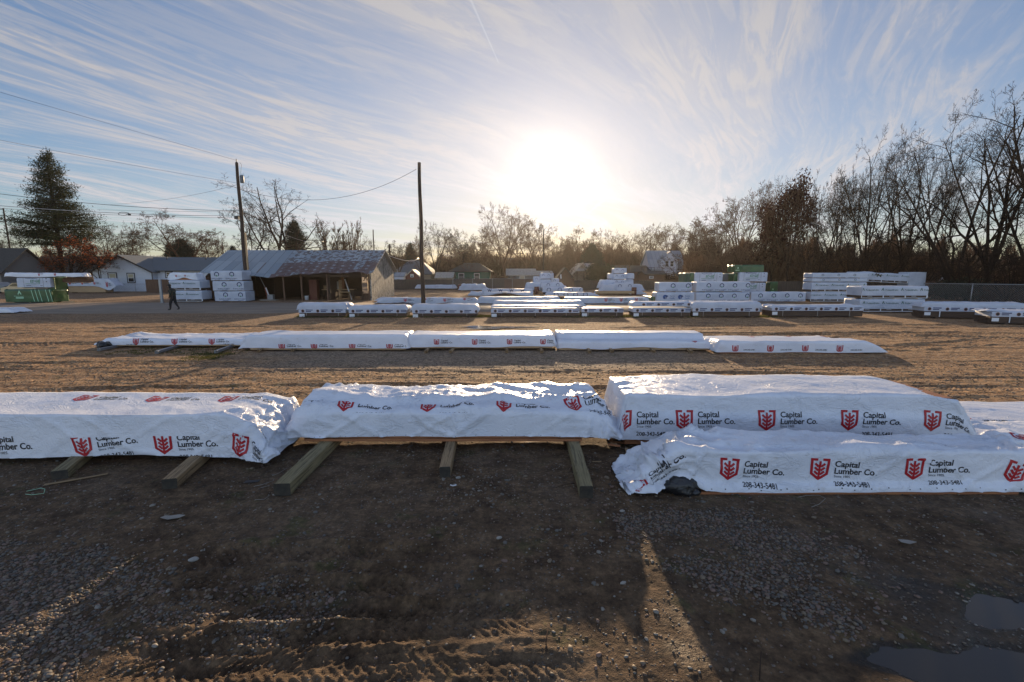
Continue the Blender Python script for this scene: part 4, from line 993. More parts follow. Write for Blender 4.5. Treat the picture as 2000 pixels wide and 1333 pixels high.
# green and white weather-wrapped bundles far left
yE = gy(592)+.2; GE = 'green and white wrapped bundles at the left edge'
pxcrate('long dark green wrapped bundle with pale arrow emblem at the left edge', 8, 100, 566, 592, yE, 'arrow', W=1.5, u0=1.3, vf=.60, s=.85, seed=9, m=M['green_wrap'], group=GE,
   prints=[(2.5+i*.34+(.25 if i > 2 else 0), .05, [(np.array([(0, 0), (.06, 0), (-.12, 1.05), (-.17, 1.05)]), np.array([(0, 1, 2), (0, 2, 3)]), 8)], None, 0) for i in range(5)])
pxcrate('white bundle with the EDGE wordmark at the left edge above the green one', 35, 100, 543, 562, yE+.3, 'edge', W=1.4, u0=.75, vf=.38, s=.92, seed=10, group=GE)
pxcrate('green wrapped bundle end standing behind the white EDGE bundle', 94, 108, 541, 566, yE+.6, None, W=1.2, seed=12, m=M['green_wrap'], group=GE)
t_ = thing('long_tarp', 'long rolled white tarp with red prints lying across the top of the left stacks', 'tarp', (gx(12, yE+.3, 2.3), yE+.25, hz(541.5, yE)))
link('film', wrap((160-12)*yE/900, .9, .34, .02, st=.1, slump=(.1, .1), seed=13, crum=(.8, .9), prints=[(2.9, .08, capital(('e', 'c'), .7, True), None, 0), (4.3, .08, capital(('e',), .7, True), None, 0)], hem=.12, top=.6, lift=.012), t_)
pxcrate('hidden support bundle end under the long rolled tarp', 124, 170, 543, 552, yE+1.0, None, W=.8, seed=14, m=M['brown_boards'], cat='board stack', name='board_stack')
yT = gy(573)+0; t_ = thing('lumber_bundle', 'tarp-covered bundle on tan boards in front of the white house', 'lumber bundle', (gx(128, yT), yT, 0))
L_ = (214-128)*yT/900
link('wrap', wrap(L_, 1.4, hz(545, yT), .9, st=.13, slump=(.3, .9), seed=15, crum=(1, 1), prints=[(.6+i*1.6, .2, capital(('e', 'c', 'l'), 1.1, True), None, 0) for i in range(4)], top=.9, lift=.014, hemf=lambda U: -.5*np.exp(-((U-L_)/1.0)**2), mats=[M['wrap_far'], M['red'], M['black']]), t_)
boards(L_-1.0, 1.2, .85, 6, 3, M['lumber_tan'], 'lumber', t_, .1, .1, .4)
yT2 = gy(569.5)+2
t_ = thing('flat_tarp', 'flat white tarp strip lying along the white house fence', 'tarp', (gx(216, yT2), yT2, 0)); link('film', wrap((330-216)*yT2/900, 1.0, .38, .08, st=.2, slump=(.4, .3), seed=17, crum=(.6, .6), prints=[(1+i*1.5, .05, capital(('e',), .7, True), None, 0) for i in range(5)], top=.8, lift=.012), t_)
t_ = thing('flat_tarp', 'white tarp corner lying on the lane at the left edge', 'tarp', (gx(-60, gy(613)), gy(613), 0)); link('film', wrap(2.4, 1.2, .32, .05, st=.1, slump=(.2, .5), seed=18, crum=(.6, .8), top=.6), t_)
tag(MB().box(0, 1.1, 0, .14, .0, .10).build('loose_plank', M['lumber_tan'], None, (gx(112, yE), yE+.4, .0), .05), 'tan plank lying at the right foot of the green bundle', 'plank')
# ---- third row: bundles on dark stacks of lumber with a small round mark print
G3 = 'low bundles with small round marks in the third row'
def row3(label, p0, p1, ptop, pmid, pbot, seed, two=False, cover=True, y=None, x=None, L=None, rz=0, cr=.6, wv=.05):
    y = gy(621)+.1 if y is None else y; x0 = gx(p0, y, .5) if x is None else x; L = (gx(p1, y, .5)-x0) if L is None else L
    H = hz(ptop, y); zm = hz(pmid-.6, y); t = thing('lumber_bundle', label, 'lumber bundle', (x0, y, 0), rz, G3)
    # marked strip and the loose cover above it
    wb = .24
    strip = wrap(L, 1.15, zm+wb, zm, st=.09, slump=(0, 0), seed=seed, amp=.35, crum=(0, 0), prints=rowp('dot', L, .25, wb*.45, 1.0, None, None), mats=MP, hem=0, lift=.01, rnd=.02, back=.2)
    link('printed_strip', strip, t)
    if two:
        z2 = zm+wb+.06; strip = wrap(L, 1.12, H, z2, st=.09, slump=(.05, .25), seed=seed+3, amp=1, crum=(.5, .9), prints=rowp('dot', L, .6, .16, 1.0, None, None), mats=MP, hem=0, lift=.012, rnd=.05, back=.2, top=.3); link('upper_wrap', strip, t)
    elif cover and H-(zm+wb) > .05:
        link('loose_cover', wrap(L*1.0, 1.2, H, zm+wb*.62, st=.09, slump=(.12, .12), seed=seed+5, crum=(cr, cr), hem=wv, top=.6, rnd=.09, mats=MP, fold=1.2), t)
    boards(L-.02, 1.1, zm-.06, 4, 4, M['lumber_dark'], 'lumber', t, .06, .02, .01, seed=seed)
    for f_ in (.14, .5, .86):
        q = MB(); q.box(L*f_-.07, L*f_+.07, .0, 1.1, .0, .115); q.build('bearer', M['lumber_dark'], t)
    for f_ in (.16, .84) if L < 4.6 else (.12, .5, .85):
        q = MB(); q.box(L*f_-.015, L*f_+.015, -.012, .004, .10, zm-.0); q.build('strap', M['concrete'], t)
    q = MB(); q.box(.03, .33, -.012, .006, zm-.24, zm-.06); q.build('paper_tag', M['trim_white'], t)
    return t
row3('leftmost third-row bundle, its white cover rising in a smooth mound', 583, 675, 593, 612, 618, 101, wv=.07)
row3('second third-row bundle with a clearly marked strip', 681, 793, 597.5, 612.5, 618, 103, cover=True, wv=.02)
row3('third third-row bundle, at the foot of the tall middle pole', 805, 932, 596, 613, 618, 105, wv=.06)
row3('double-height third-row bundle with two marked strips', 959, 1132, 598, 612, 618, 107, two=True)
row3('small low third-row bundle right of the double one', 1136, 1218, 601, 611, 616, 109, cover=False)
row3('double-height short third-row bundle with an open left end', 1237, 1349, 590, 611, 618, 111, two=True)
row3('third-row bundle with a long smooth sloping cover', 1353, 1485, 590.5, 609.5, 617, 113)
row3('third-row bundle with a crumpled left end', 1508, 1687, 597, 608, 614, 115, cr=1.2, wv=.02)
yz = gy(627); xz = gx(1802, yz+1.2)
row3('slanting third-row bundle near the right edge with a wavy loose cover', 0, 0, 0, 0, 0, 117, y=yz+.9, x=xz, L=4.9, rz=-.30) if False else None
def row3b(label, px, py, L, rz, hh, seed, zm):
    x, y = gp(px, py); t = thing('lumber_bundle', label, 'lumber bundle', (x, y, 0), rz, G3)
    link('printed_strip', wrap(L, 1.15, zm+.26, zm, st=.08, slump=(0, 0), seed=seed, amp=.35, prints=rowp('dot', L, .25, .13, 1.0), mats=MP, hem=0, lift=.01, rnd=.02, back=.2), t)
    link('loose_cover', wrap(L, 1.2, hh, zm+.2, st=.08, slump=(.2, .1), seed=seed+5, crum=(.6, .8), hem=.07, top=.7, rnd=.08, mats=MP, fold=1.2), t)
    boards(L-.02, 1.1, zm-.06, 4, 4, M['lumber_dark'], 'lumber', t, .06, .02, .01, seed=seed)
    for f_ in (.14, .5, .86): q = MB(); q.box(L*f_-.07, L*f_+.07, .0, 1.1, .0, .115); q.build('bearer', M['lumber_dark'], t)
    for f_ in (.16, .84): q = MB(); q.box(L*f_-.02, L*f_+.02, -.012, .004, .1, zm); q.build('strap', M['trim_white'], t)
    q = MB(); q.box(.03, .33, -.012, .006, zm-.24, zm-.06); q.build('paper_tag', M['trim_white'], t)
row3b('slanting third-row bundle near the right edge with a wavy loose cover', 1803, 622, 4.9, -.22, .92, 117, .42)
row3b('third-row bundle cut off by the right edge', 1934, 634, 4.9, -.22, .72, 119, .40)
# ---- fourth row, beyond the lane
G4 = 'long wrapped bundles beyond the lane'
y4 = gy(597)+2.2
def long4(label, p0, p1, ptop, pbot, seed, prints=(), dy=0, W=1.3, **kw):
    y = y4+dy; x0 = gx(p0, y, .4); L = gx(p1, y, .4)-x0; kw.setdefault('slump', (.3, .2))
    t = thing('lumber_bundle', label, 'lumber bundle', (x0, y, 0), 0, G4)
    link('wrap', wrap(L, W, hz(ptop, y), max(.04, hz(pbot, y)), st=.12, seed=seed, crum=(.8, .5), prints=prints, lift=.014, mats=MP, **kw), t)
    boards(L-.1, W-.1, max(.15, hz(ptop, y)-.12), 4, 4, M['lumber_dark'], 'lumber', t, .04, .06, .05, seed=seed)
long4('sagging printed bundle behind the foot of the middle pole', 752, 928, 583, 597, 131, [(1.6+i*1.7, .1+.12*(i % 2), capital(size=1.0, far=True), None, .05*i) for i in range(4)], slump=(.9, .3), top=1.0, fold=2, hem=.12)
long4('long plain pale bundle beyond the lane at centre', 937, 1092, 581, 596, 133, top=.8)
long4('long bundle beyond the lane with red prints at its right half', 1103, 1265, 581.5, 597, 135, [(3.4+i*1.3, .12, capital(size=1.0, far=True), None, 0) for i in range(3)])
tag(MB().box(-.22, .22, 0, .5, 0, .62).build('wooden_post_block', M['brown_boards'], None, (gx(1098, y4), y4+.1, 0)), 'short orange brown wooden block between the two long bundles', 'wood block')
y4b = gy(604)
t_ = thing('lumber_bundle', 'long thin wrapped bundle with upside down prints behind the double third-row one', 'lumber bundle', (gx(966, y4b), y4b, 0), 0, G4)
link('wrap', wrap(gx(1135, y4b)-gx(966, y4b), 1.0, hz(588.5, y4b), .1, st=.1, slump=(.2, .4), seed=137, crum=(.6, 1), top=.8, prints=[(1.6+i*1.3, .50, capital(('e', 'c'), .6, True), None, 0) for i in range(4)], mats=MP, lift=.012), t_)
boards(gx(1135, y4b)-gx(966, y4b)-.1, .9, .45, 3, 3, M['lumber_dark'], 'lumber', t_, .04, .05, .05)
# ---- fifth rows and heaps near the back fence
G5 = 'wrapped bundles near the back fence'
y5 = gy(579)
def b5(label, p0, p1, ptop, pbot, y, kind=None, seed=0, s=1.2, u0=.7, pitch=None, vf=.6, slump=(.1, .1), top=.4, W=1.2, hemf=None, cr=(.4, .4)):
    x0 = gx(p0, y, .5); L = gx(p1, y, .5)-x0; z0 = max(.05, hz(pbot, y)); H = hz(ptop, y)
    t = thing('lumber_bundle', label, 'lumber bundle', (x0, y, 0), 0, G5)
    pr = rowp(kind, L, u0, (H-z0)*vf, s, pitch) if kind else []
    link('wrap', wrap(L, W, H, z0, st=.15, slump=slump, seed=seed, crum=cr, prints=pr, lift=.015, mats=MP, top=top, hemf=hemf), t)
    boards(L-.1, W-.1, max(.2, H-.1), 4, 3, M['lumber_dark'], 'lumber', t, .03, .05, .05, seed=seed)
    return t
b5('bundle with a row of W marks left of the crate pyramid', 942, 1040, 565, 573, y5+5, 'w', 141, 1.5, .9, 1.35)
b5('plain bundle with a lifted wavy hem below the W-marked one', 946, 1040, 571.5, 580.5, y5, None, 142, hemf=lambda U: .42*np.exp(-((U-2.3)/1.2)**2))
b5('bundle with a row of rings right of the crate pyramid', 1061, 1138, 562.5, 571, y5+5, 'arc', 143, 1.3, .7, 1.35, .5)
b5('bundle with ring prints and lifted ends below the other ringed one', 1069, 1154, 572, 580.5, y5, 'arc', 144, 1.3, 1.0, 1.1, .35, slump=(.2, 1.0))
b5('little crumpled white heap left of the plain bundle', 921, 940, 571, 579, y5+.5, None, 145, slump=(.4, .2), top=1.2, cr=(1, 1))
y5b = gy(577)
t_ = b5('weathered open bundle with rough dark boards below the right crate pyramid', 1166, 1250, 568, 576, y5b+1, None, 146, slump=(.2, .9), cr=(.3, 1.2), hemf=lambda U: .16*sst(4.2, 3.4, U))
tag(MB().box(0, 4.6, 0, .12, .18, .5).build('board_stack', M['lumber_tan'], None, (gx(1164, y5b), y5b+.3, 0)), 'rough pale boards in front of the weathered open bundle', 'boards')
y6 = gy(567)
b5('low white tarp strip along the back fence behind the middle pole', 814, 888, 557, 564, y6, None, 147, slump=(.3, .3), top=1.0)
b5('humped white tarp heap beside the red drum near the green house', 903, 943, 556, 567, y6-4, None, 148, slump=(.6, .7), top=2.5, cr=(1.2, 1.2))
b5('white heap of loose sheeting at the foot of the shed gable', 740, 790, 583, 588, gy(590), None, 149, slump=(.5, .5), top=1.5)
# crate pyramids
def pyramid(label0, cells, y, kind, g):
    for i, (p0, p1, pt_, pb, dy, lb) in enumerate(cells):
        pxcrate(label0+lb, p0, p1, pt_, pb, y+dy, kind if i % 2 == 0 else None, W=1.2, seed=151+i, group=g, st=.2, feet=False, s=.7, u0=.4, z0=None if pb < 572 else .05)
yp = gy(573)
PA = [(1055, 1076, 533.5, 545, 0, 'top left box of the left pyramid'), (1077, 1081, 534, 545, .8, 'narrow top right box of the left pyramid'), (1042, 1056, 540.5, 552, .4, 'left box in the second tier of the left pyramid'),
      (1054, 1076, 546, 556.5, 0, 'centre box in the second tier of the left pyramid'), (1077, 1092, 544, 555, .6, 'right box in the second tier of the left pyramid'), (1053, 1062, 557.5, 569, -.2, 'lower left box of the left pyramid'), (1062, 1092, 556, 569, .5, 'wide lower box of the left pyramid')]
pyramid('white ', PA, yp, 'arc', 'white boxes of the left pyramid')
PB = [(1198, 1223, 524, 534.5, 0, 'top box of the right pyramid'), (1189, 1198, 534.5, 545, .3, 'left box in the second tier of the right pyramid'), (1198, 1223, 535.5, 546, 0, 'centre box in the second tier of the right pyramid'), (1223, 1238, 534, 545, .6, 'right box in the second tier of the right pyramid'),
      (1198, 1223, 547, 557, 0, 'third tier box of the right pyramid'), (1223, 1237, 546, 558, .6, 'lower right box of the right pyramid')]
pyramid('white ', PB, gy(575), 'arc', 'white boxes of the right pyramid')
for (lb, p0, p1, pt_, pb, y, sd, k) in [('crumpled white mound at the left foot of the left pyramid', 1030, 1055, 553, 567, yp-1, 171, None), ('red-marked wrapped heap in front of the left pyramid', 1060, 1096, 553, 562.5, yp-1.5, 172, 'arc'), ('small white heap at the right foot of the left pyramid', 1093, 1105, 560, 567, yp-1, 173, None),
    ('big rounded white heap at the left foot of the right pyramid', 1174, 1198, 547, 563, gy(575)-.5, 174, None), ('second rounded white heap lower left of the right pyramid', 1178, 1199, 556, 568, gy(575)-1.6, 175, None), ('ring-marked wrapped heap in front of the right pyramid', 1199, 1234, 553, 568, gy(575)-1.4, 176, 'arc'), ('drooping white heap at the right foot of the right pyramid', 1234, 1252, 556, 568, gy(575)-.6, 177, None)]:
    b5(lb, p0, p1, pt_, pb, y, k, sd, slump=(.35, .5), top=1.6, cr=(1, 1), s=1.0, pitch=1.2)
for (lb, px, y) in (('red brown drum in front of the left pyramid', 1048, yp-2.2), ('dark red drum at the right foot of the right pyramid', 1238, gy(575)-1.8), ('dark red drum by the back fence left of the humped tarp', 898, y6-3)):
    b = MB(); b.lathe([(0, 0), (.29, 0), (.3, .02), (.3, .28), (.315, .3), (.3, .32), (.3, .58), (.315, .6), (.3, .62), (.3, .87), (.28, .9), (0, .9)], k=16); tag(b.build('steel_drum', M['brown_box'], None, (gx(px, y), y, 0)), lb, 'drum', 'steel drums near the back fence')
# ---- right stacks
GR = 'stacked bundles right of centre'
yr = gy(591)+.2
pxcrate('upper bundle with ring prints on the leftmost right-hand stack', 1287, 1351, 552, 570, yr-.0, 'if', u0=1.25, vf=.6, s=.9, seed=201, group=GR, z0=hz(570, yr), W=1.3, umax=2.9)
pxcrate('lower bundle with large blue letters on the leftmost right-hand stack', 1283, 1357, 571.5, 592, yr-.3, 'sp', u0=.75, vf=.5, s=1.0, seed=202, group=GR, W=1.3, umax=3.2)
pxcrate('upper crumpled ring-print bundle in the middle of the right-hand stacks', 1360, 1465, 551, 570, yr+.1, 'if', u0=1.1, vf=.6, s=.85, seed=203, group=GR, amp=1.6, W=1.3, pitch=1.17)
pxcrate('lower flat ring-print bundle in the middle of the right-hand stacks', 1360, 1465, 571.5, 592, yr, 'if', u0=1.1, vf=.6, s=.85, seed=204, group=GR, W=1.3, pitch=1.17)
pxcrate('single low ring-print bundle right of the middle stack', 1468, 1575, 571, 591, yr+.3, 'if', u0=.85, vf=.6, s=.85, seed=205, group=GR, W=1.3, pitch=1.2)
ye = yr+4.5
for (p0, p1, pt_, pb, lb) in ((1356, 1410, 533, 552, 'white bundle with the EDGE wordmark above the crumpled ring-print bundle'), (1442, 1497, 532.5, 550.5, 'upper white EDGE bundle under the tall green one'), (1440, 1495, 553, 571, 'lower white EDGE bundle, half hidden by the ring-print bundle')):
    pxcrate(lb, p0, p1, pt_, pb, ye, 'edge', W=1.4, u0=.62, vf=.38, s=.90, seed=int(p0), group='white EDGE bundles on the right', z0=hz(pb, ye))
    # supports under the stack
pxcrate('bundle carrying the left EDGE bundle', 1356, 1410, 553.5, 590, ye+.1, None, W=1.4, seed=1, cat='lumber bundle', m=M['green_wrap'])
pxcrate('bundle carrying the two right EDGE bundles', 1440, 1495, 572.5, 590, ye+.1, None, W=1.4, seed=1, m=M['green_wrap'])
for (p0, p1, pt_, pb, yy, lb, k) in ((1347, 1356, 533.5, 570, ye+.2, 'tall narrow green bundle end left of the EDGE bundles', None), (1433, 1447, 518, 533, ye+.2, 'bright green bundle end topmost of the right-hand stacks', 'arrow'), (1432, 1444, 534, 552, ye+.3, 'green bundle end under the topmost one', None),
                            (1447, 1489, 517.5, 532, ye+.6, 'dark green wrapped bundle topmost above the EDGE bundles', None), (1504, 1519, 551, 569, ye+1, 'green bundle end standing beyond the single ring-print bundle', 'arrow'), (1273, 1282, 580, 588, yr, 'small green bundle end beside the blue-lettered one', None)):
    pxcrate(lb, p0, p1, pt_, pb, yy, k, W=3.2 if k is None else .8, u0=.3, vf=.5, s=.42, seed=int(p0), m=M['green_wrap'], group='green wrapped bundles on the right', feet=False, st=.15, z0=hz(pb, yy) if pb < 569 else .04)
pxcrate('green bundle filling the stack below the topmost ones', 1433, 1440, 553, 590, ye+.4, None, W=1.2, seed=8, m=M['green_wrap'], feet=False)
pxcrate('bundle under the far green end', 1504, 1519, 570, 588, ye+1, None, W=.8, seed=8, m=M['green_wrap'], feet=False)
pxcrate('plain grey box between the EDGE bundles', 1411, 1426, 535.5, 549, ye+1.5, None, W=1, seed=5, group=None, m=M['galv_box'], cat='box', name='grey_box', feet=False)
yq = gy(591)+.3; G7 = 'four-high stack at right'
for (a, b_, k, lb, u0, s) in ((533.5, 543, 'if', 'topmost', .9, .45), (544, 551, 'if', 'second from the top', 1.0, .40), (552, 570, 'pd', 'third from the top', .35, .78), (571, 589, 'pd', 'bottom', -.2, .78)):
    pxcrate('long bundle, %s of the four-high stack at right' % lb, 1585, 1692, a, b_, yq, k, W=1.3, u0=u0, vf=.5, s=s, seed=int(a), group=G7, band=(k == 'pd'), pitch=1.42)
yw = gy(611)+.1; G8 = 'two-high stack at far right'
pxcrate('upper bundle with wordmarks of the two-high stack at far right', 1683, 1812, 559.5, 583, yw, 'pd', W=1.45, u0=.0, vf=.5, s=.75, seed=221, group=G8, band=True, pitch=1.28)
pxcrate('lower bundle with wordmarks of the two-high stack at far right', 1681, 1809, 585, 609, yw, 'pd', W=1.45, u0=.2, vf=.5, s=.75, seed=222, group=G8, band=True, pitch=1.28)
yv = yq+3.5
pxcrate('tilted wrinkled bundle topmost behind the two-high stack', 1668, 1772, 531, 549, yv, 'pd', W=1.3, u0=.1, vf=.55, s=.8, seed=223, band=True, amp=2.6, pitch=1.45, tilt=.045)
pxcrate('plain bundle end right of the tilted wrinkled one', 1773, 1806, 532, 559, yv+.2, None, W=1.3, seed=224, amp=1.2)
pxcrate('bundle carrying the tilted wrinkled one', 1664, 1806, 560, 589, yv, None, W=1.3, seed=225)
# ---------------------------------------------------------------- buildings
def win(parent, x, z, w, h, y, name='window', glass='window_dark', frame='trim_white', casing=None, t=.07):
    """window on a wall facing -y at plane y; frame stands proud, pane set in"""
    b = MB(); o = t
    for (a0, a1, c0, c1) in ((x, x+w, z, z+o), (x, x+w, z+h-o, z+h), (x, x+o, z+o, z+h-o), (x+w-o, x+w, z+o, z+h-o), (x+o, x+w-o, z+h/2-o/3, z+h/2+o/3)):
        b.box(a0, a1, y-.06, y-.003, c0, c1)
    wd = b.build(name, M[frame], parent)
    q = MB(); q.box(x+o*.9, x+w-o*.9, y-.03, y-.006, z+o*.9, z+h/2); q.build('pane', M['window_dark'], wd)
    q = MB(); q.box(x+o*.9, x+w-o*.9, y-.028, y-.006, z+h/2+.002, z+h-o*.9); q.build('pane', M[glass], wd)
    if casing:
        q = MB()
        for (a0, a1, c0, c1) in ((x-.13, x+w+.13, z-.13, z-.003), (x-.13, x+w+.13, z+h+.003, z+h+.13), (x-.13, x-.003, z, z+h), (x+w+.003, x+w+.13, z, z+h)): q.box(a0, a1, y-.05, y-.002, c0, c1)
        q.build('casing', M[casing], wd)
def roof_slab(b, P, t=.12):
    """a slab from four corner points (top surface)"""
    V = [Vector(p) for p in P]; n = (V[1]-V[0]).cross(V[3]-V[0]).normalized(); n = n if n.z > 0 else -n
    Wv = V+[v-n*t for v in V]
    b.add([tuple(v) for v in Wv], [(0, 1, 2, 3), (7, 6, 5, 4), (0, 4, 5, 1), (1, 5, 6, 2), (2, 6, 7, 3), (3, 7, 4, 0)])
def house(name, label, x0, x1, y0, y1, eave, ridge, axis, wall, roof, oh=.35, cat='house', hip=0, wins=(), z0=0, fascia=None):
    t = thing(name, label, cat, (x0, y0, 0)); Lx = x1-x0; Ly = y1-y0; b = MB()
    if axis == 'x':
        ym = Ly/2
        if hip: b.box(0, Lx, 0, Ly, z0, eave)
        else: b.prism([(0, z0), (Ly, z0), (Ly, eave), (ym, ridge-.1), (0, eave)], 'x', 0, Lx)
        b.build('wall', M[wall], t)
        k = (ridge-eave)/ym; r = MB(); hx = hip
        roof_slab(r, [(-oh, -oh, eave-k*oh), (Lx+oh, -oh, eave-k*oh), (Lx+oh-hx, ym, ridge), (-oh+hx, ym, ridge)])
        r.build('roof_front', M[roof], t, ) if False else None
        r2 = r; roof_slab(r2, [(-oh, Ly+oh, eave-k*oh), (-oh+hx, ym+.002, ridge), (Lx+oh-hx, ym+.002, ridge), (Lx+oh, Ly+oh, eave-k*oh)])
        if hip:
            roof_slab(r2, [(-oh, -oh, eave-k*oh), (-oh+hx, ym, ridge), (-oh+hx, ym+.01, ridge), (-oh, Ly+oh, eave-k*oh)]); roof_slab(r2, [(Lx+oh, Ly+oh, eave-k*oh), (Lx+oh-hx, ym+.01, ridge), (Lx+oh-hx, ym, ridge), (Lx+oh, -oh, eave-k*oh)])
        r2.build('roof', M[roof], t)
    else:
        xm = Lx/2; b.prism([(0, z0), (Lx, z0), (Lx, eave), (xm, ridge-.1), (0, eave)], 'y', 0, Ly); b.build('wall', M[wall], t)
        k = (ridge-eave)/xm; r = MB()
        roof_slab(r, [(-oh, -oh, eave-k*oh), (xm, -oh, ridge), (xm, Ly+oh, ridge), (-oh, Ly+oh, eave-k*oh)])
        roof_slab(r, [(xm+.002, -oh, ridge), (Lx+oh, -oh, eave-k*oh), (Lx+oh, Ly+oh, eave-k*oh), (xm+.002, Ly+oh, ridge)])
        r.build('roof', M[roof], t)
        if fascia:
            f = MB(); f.add([(-oh, -oh-.03, eave-k*oh-.22), (-oh, -oh-.03, eave-k*oh), (xm, -oh-.03, ridge), (Lx+oh, -oh-.03, eave-k*oh), (Lx+oh, -oh-.03, eave-k*oh-.22), (xm, -oh-.03, ridge-.24)], [(0, 5, 2, 1), (5, 4, 3, 2)]); f.build('fascia', M[fascia], t)
    for (wx, wz, ww, wh, gl, cs) in wins: win(t, wx, wz, ww, wh, 0, glass=gl, casing=cs)
    return t
def PX(px, y, z=2): return gx(px, y, z)
# white house
yh = 66
t = house('white_house', 'long low white house with grey roof behind the left stacks', PX(182, yh), PX(297, yh), yh, yh+12, 3.0, 5.15, 'y', 'siding_white', 'shingle', oh=.5, fascia='trim_dark',
          wins=[(PX(213, yh)-PX(182, yh), 1.25, 1.05, 1.3, 'window_pale', 'trim_dark'), (PX(250, yh)-PX(182, yh), 1.3, .9, 1.2, 'window_pale', 'trim_dark')])
Lx = PX(412, yh)-PX(182, yh); xg = PX(297, yh)-PX(182, yh)
b = MB(); b.box(xg+.02, Lx, 1.0, 9, 0, 3.0); b.build('wing_wall', M['siding_white'], t)
r = MB(); roof_slab(r, [(xg-.2, .4, 2.95), (Lx+.5, .4, 2.95), (Lx+1.9, 5.0, 4.95), (xg-3.4, 5.0, 4.95)]); roof_slab(r, [(xg-3.4, 5.01, 4.95), (Lx+1.9, 5.01, 4.95), (Lx+1.9, 9.6, 2.95), (xg-3.4, 9.6, 2.95)]); r.build('wing_roof', M['shingle'], t)
b = MB(); b.add([(Lx+.5, .42, 2.95), (Lx+1.9, 5.0, 4.86), (Lx+1.9, 9.5, 2.9), (Lx+.45, 9, 0), (Lx+.45, 1.0, 0)], [(0, 1, 2, 3, 4)]); b.build('gable_end', M['siding_tan'], t)
win(t, PX(315, yh)-PX(182, yh), 2.0, .85, .7, 1.0, casing='trim_dark')
for (px, z0_, z1_, r_) in ((318, 4.4, 5.0, .07), (395, 4.8, 5.3, .06), (340, 3.9, 4.2, .05)):
    b = MB(); b.tube([(PX(px, yh+3)-PX(182, yh), 4.2, z0_-.5), (PX(px, yh+3)-PX(182, yh), 4.2, z1_)], r_, 8); b.build('roof_vent', M['dark_metal'], t)
b = MB(); b.tube([(PX(235, yh+8)-PX(182, yh), 6, 4.7), (PX(232, yh+8)-PX(182, yh), 6, 6.6)], .07, 6); b.build('roof_mast', M['lumber_tan'], t)
b = MB(); b.tube([(xg+.1, -.1, 2.7), (xg+.12, -.12, .2)], .05, 6); b.build('downpipe', M['trim_dark'], t)
# brown fence panel and chain-link by the white house
yf = 62
def boardfence(label, x0, y0, x1, y1, h, m='dark_boards', bw=.16, z0=.03, jit=.0, posts=True, name='board_fence', r_=None):
    L = math.hypot(x1-x0, y1-y0); t = thing(name, label, 'fence', (x0, y0, 0), math.atan2(y1-y0, x1-x0)); rr = random.Random(int(L*7)); b = MB()
    n = max(2, int(L/bw))
    for i in range(n):
        a = rr.uniform(-jit, jit); b.box(i*L/n+.004, (i+1)*L/n-.004, -.012+rr.uniform(-.004, .004), .012, z0, h+a)
    b.build('boards', M[m], t)
    b = MB(); b.box(0, L, .014, .06, .4, .49); b.box(0, L, .014, .06, h-.4, h-.31); b.build('rails', M[m], t)
    if posts:
        for k in range(int(L/2.6)+1): b = MB(); x = min(L-.06, k*2.6+.02); b.box(x-.05, x+.05, .062, .15, 0, h-.1); b.build('post', M[m], t)
    return t
boardfence('solid dark brown fence panel in front of the white house wing', PX(283, yf), yf, PX(330, yf), yf, 1.75, 'brown_boards')
def chainlink(label, x0, y0, x1, y1, h, m='steel', gap=3.0, cell=.11, rad=.004, pr=.03):
    L = math.hypot(x1-x0, y1-y0); t = thing('chain_link_fence', label, 'fence', (x0, y0, 0), math.atan2(y1-y0, x1-x0))
    V = []; Fs = []; n = 0
    k = int((L+h)/cell)
    for sgn in (1, -1):
        for i in range(k+1):
            a = i*cell-(h if sgn > 0 else 0); p0 = [a, 0.05]; p1 = [a+sgn*(h-.05), h] if sgn > 0 else [a-(h-.05), h]
            q = []
            for p in (p0, p1): q.append(p)
            (xa, za), (xb, zb) = q
            # clip to 0..L
            if max(xa, xb) <= 0 or min(xa, xb) >= L: continue
            for _ in range(2):
                if xa < 0: za += (0-xa)/(xb-xa)*(zb-za); xa = 0
                if xa > L: za += (L-xa)/(xb-xa)*(zb-za); xa = L
                xa, xb, za, zb = xb, xa, zb, za
            V += [(xa-rad, sgn*.003, za), (xa+rad, sgn*.003, za), (xb+rad, sgn*.003, zb), (xb-rad, sgn*.003, zb)]; Fs.append((n, n+1, n+2, n+3)); n += 4
    b = MB(); b.add(V, Fs); b.build('mesh', M[m], t)
    b = MB(); b.tube([(0, 0, h), (L, 0, h)], pr*.75, 6); b.build('top_rail', M[m], t)
    for i in range(int(L/gap)+1): b = MB(); x = min(L, i*gap); b.tube([(x, .03, 0), (x, .03, h+.05)], pr, 6); b.build('post', M[m], t)
    return t
chainlink('low chain-link fence in front of the white house', PX(218, yf), yf, PX(282, yf), yf, 1.15)
# leftmost dark house and brown house behind the trees
t = house('dark_house', 'dark gabled house cut off by the left edge behind the conifer', PX(-120, 72), PX(2, 72), 72, 80, 3.0, 6.6, 'x', 'siding_grey', 'shingle_dark', oh=.6, wins=[(PX(-18, 72)-PX(-120, 72), 1.5, 1.0, 1.4, 'window_dark', None)])
t = house('brown_house', 'low brown house with a white window behind the orange-leaved tree', PX(40, 80), PX(172, 80), 80, 89, 3.1, 5.6, 'x', 'brown_boards', 'shingle_dark', oh=.5, wins=[(PX(58, 80)-PX(40, 80), 1.9, 1.3, 1.0, 'window_pale', None)])
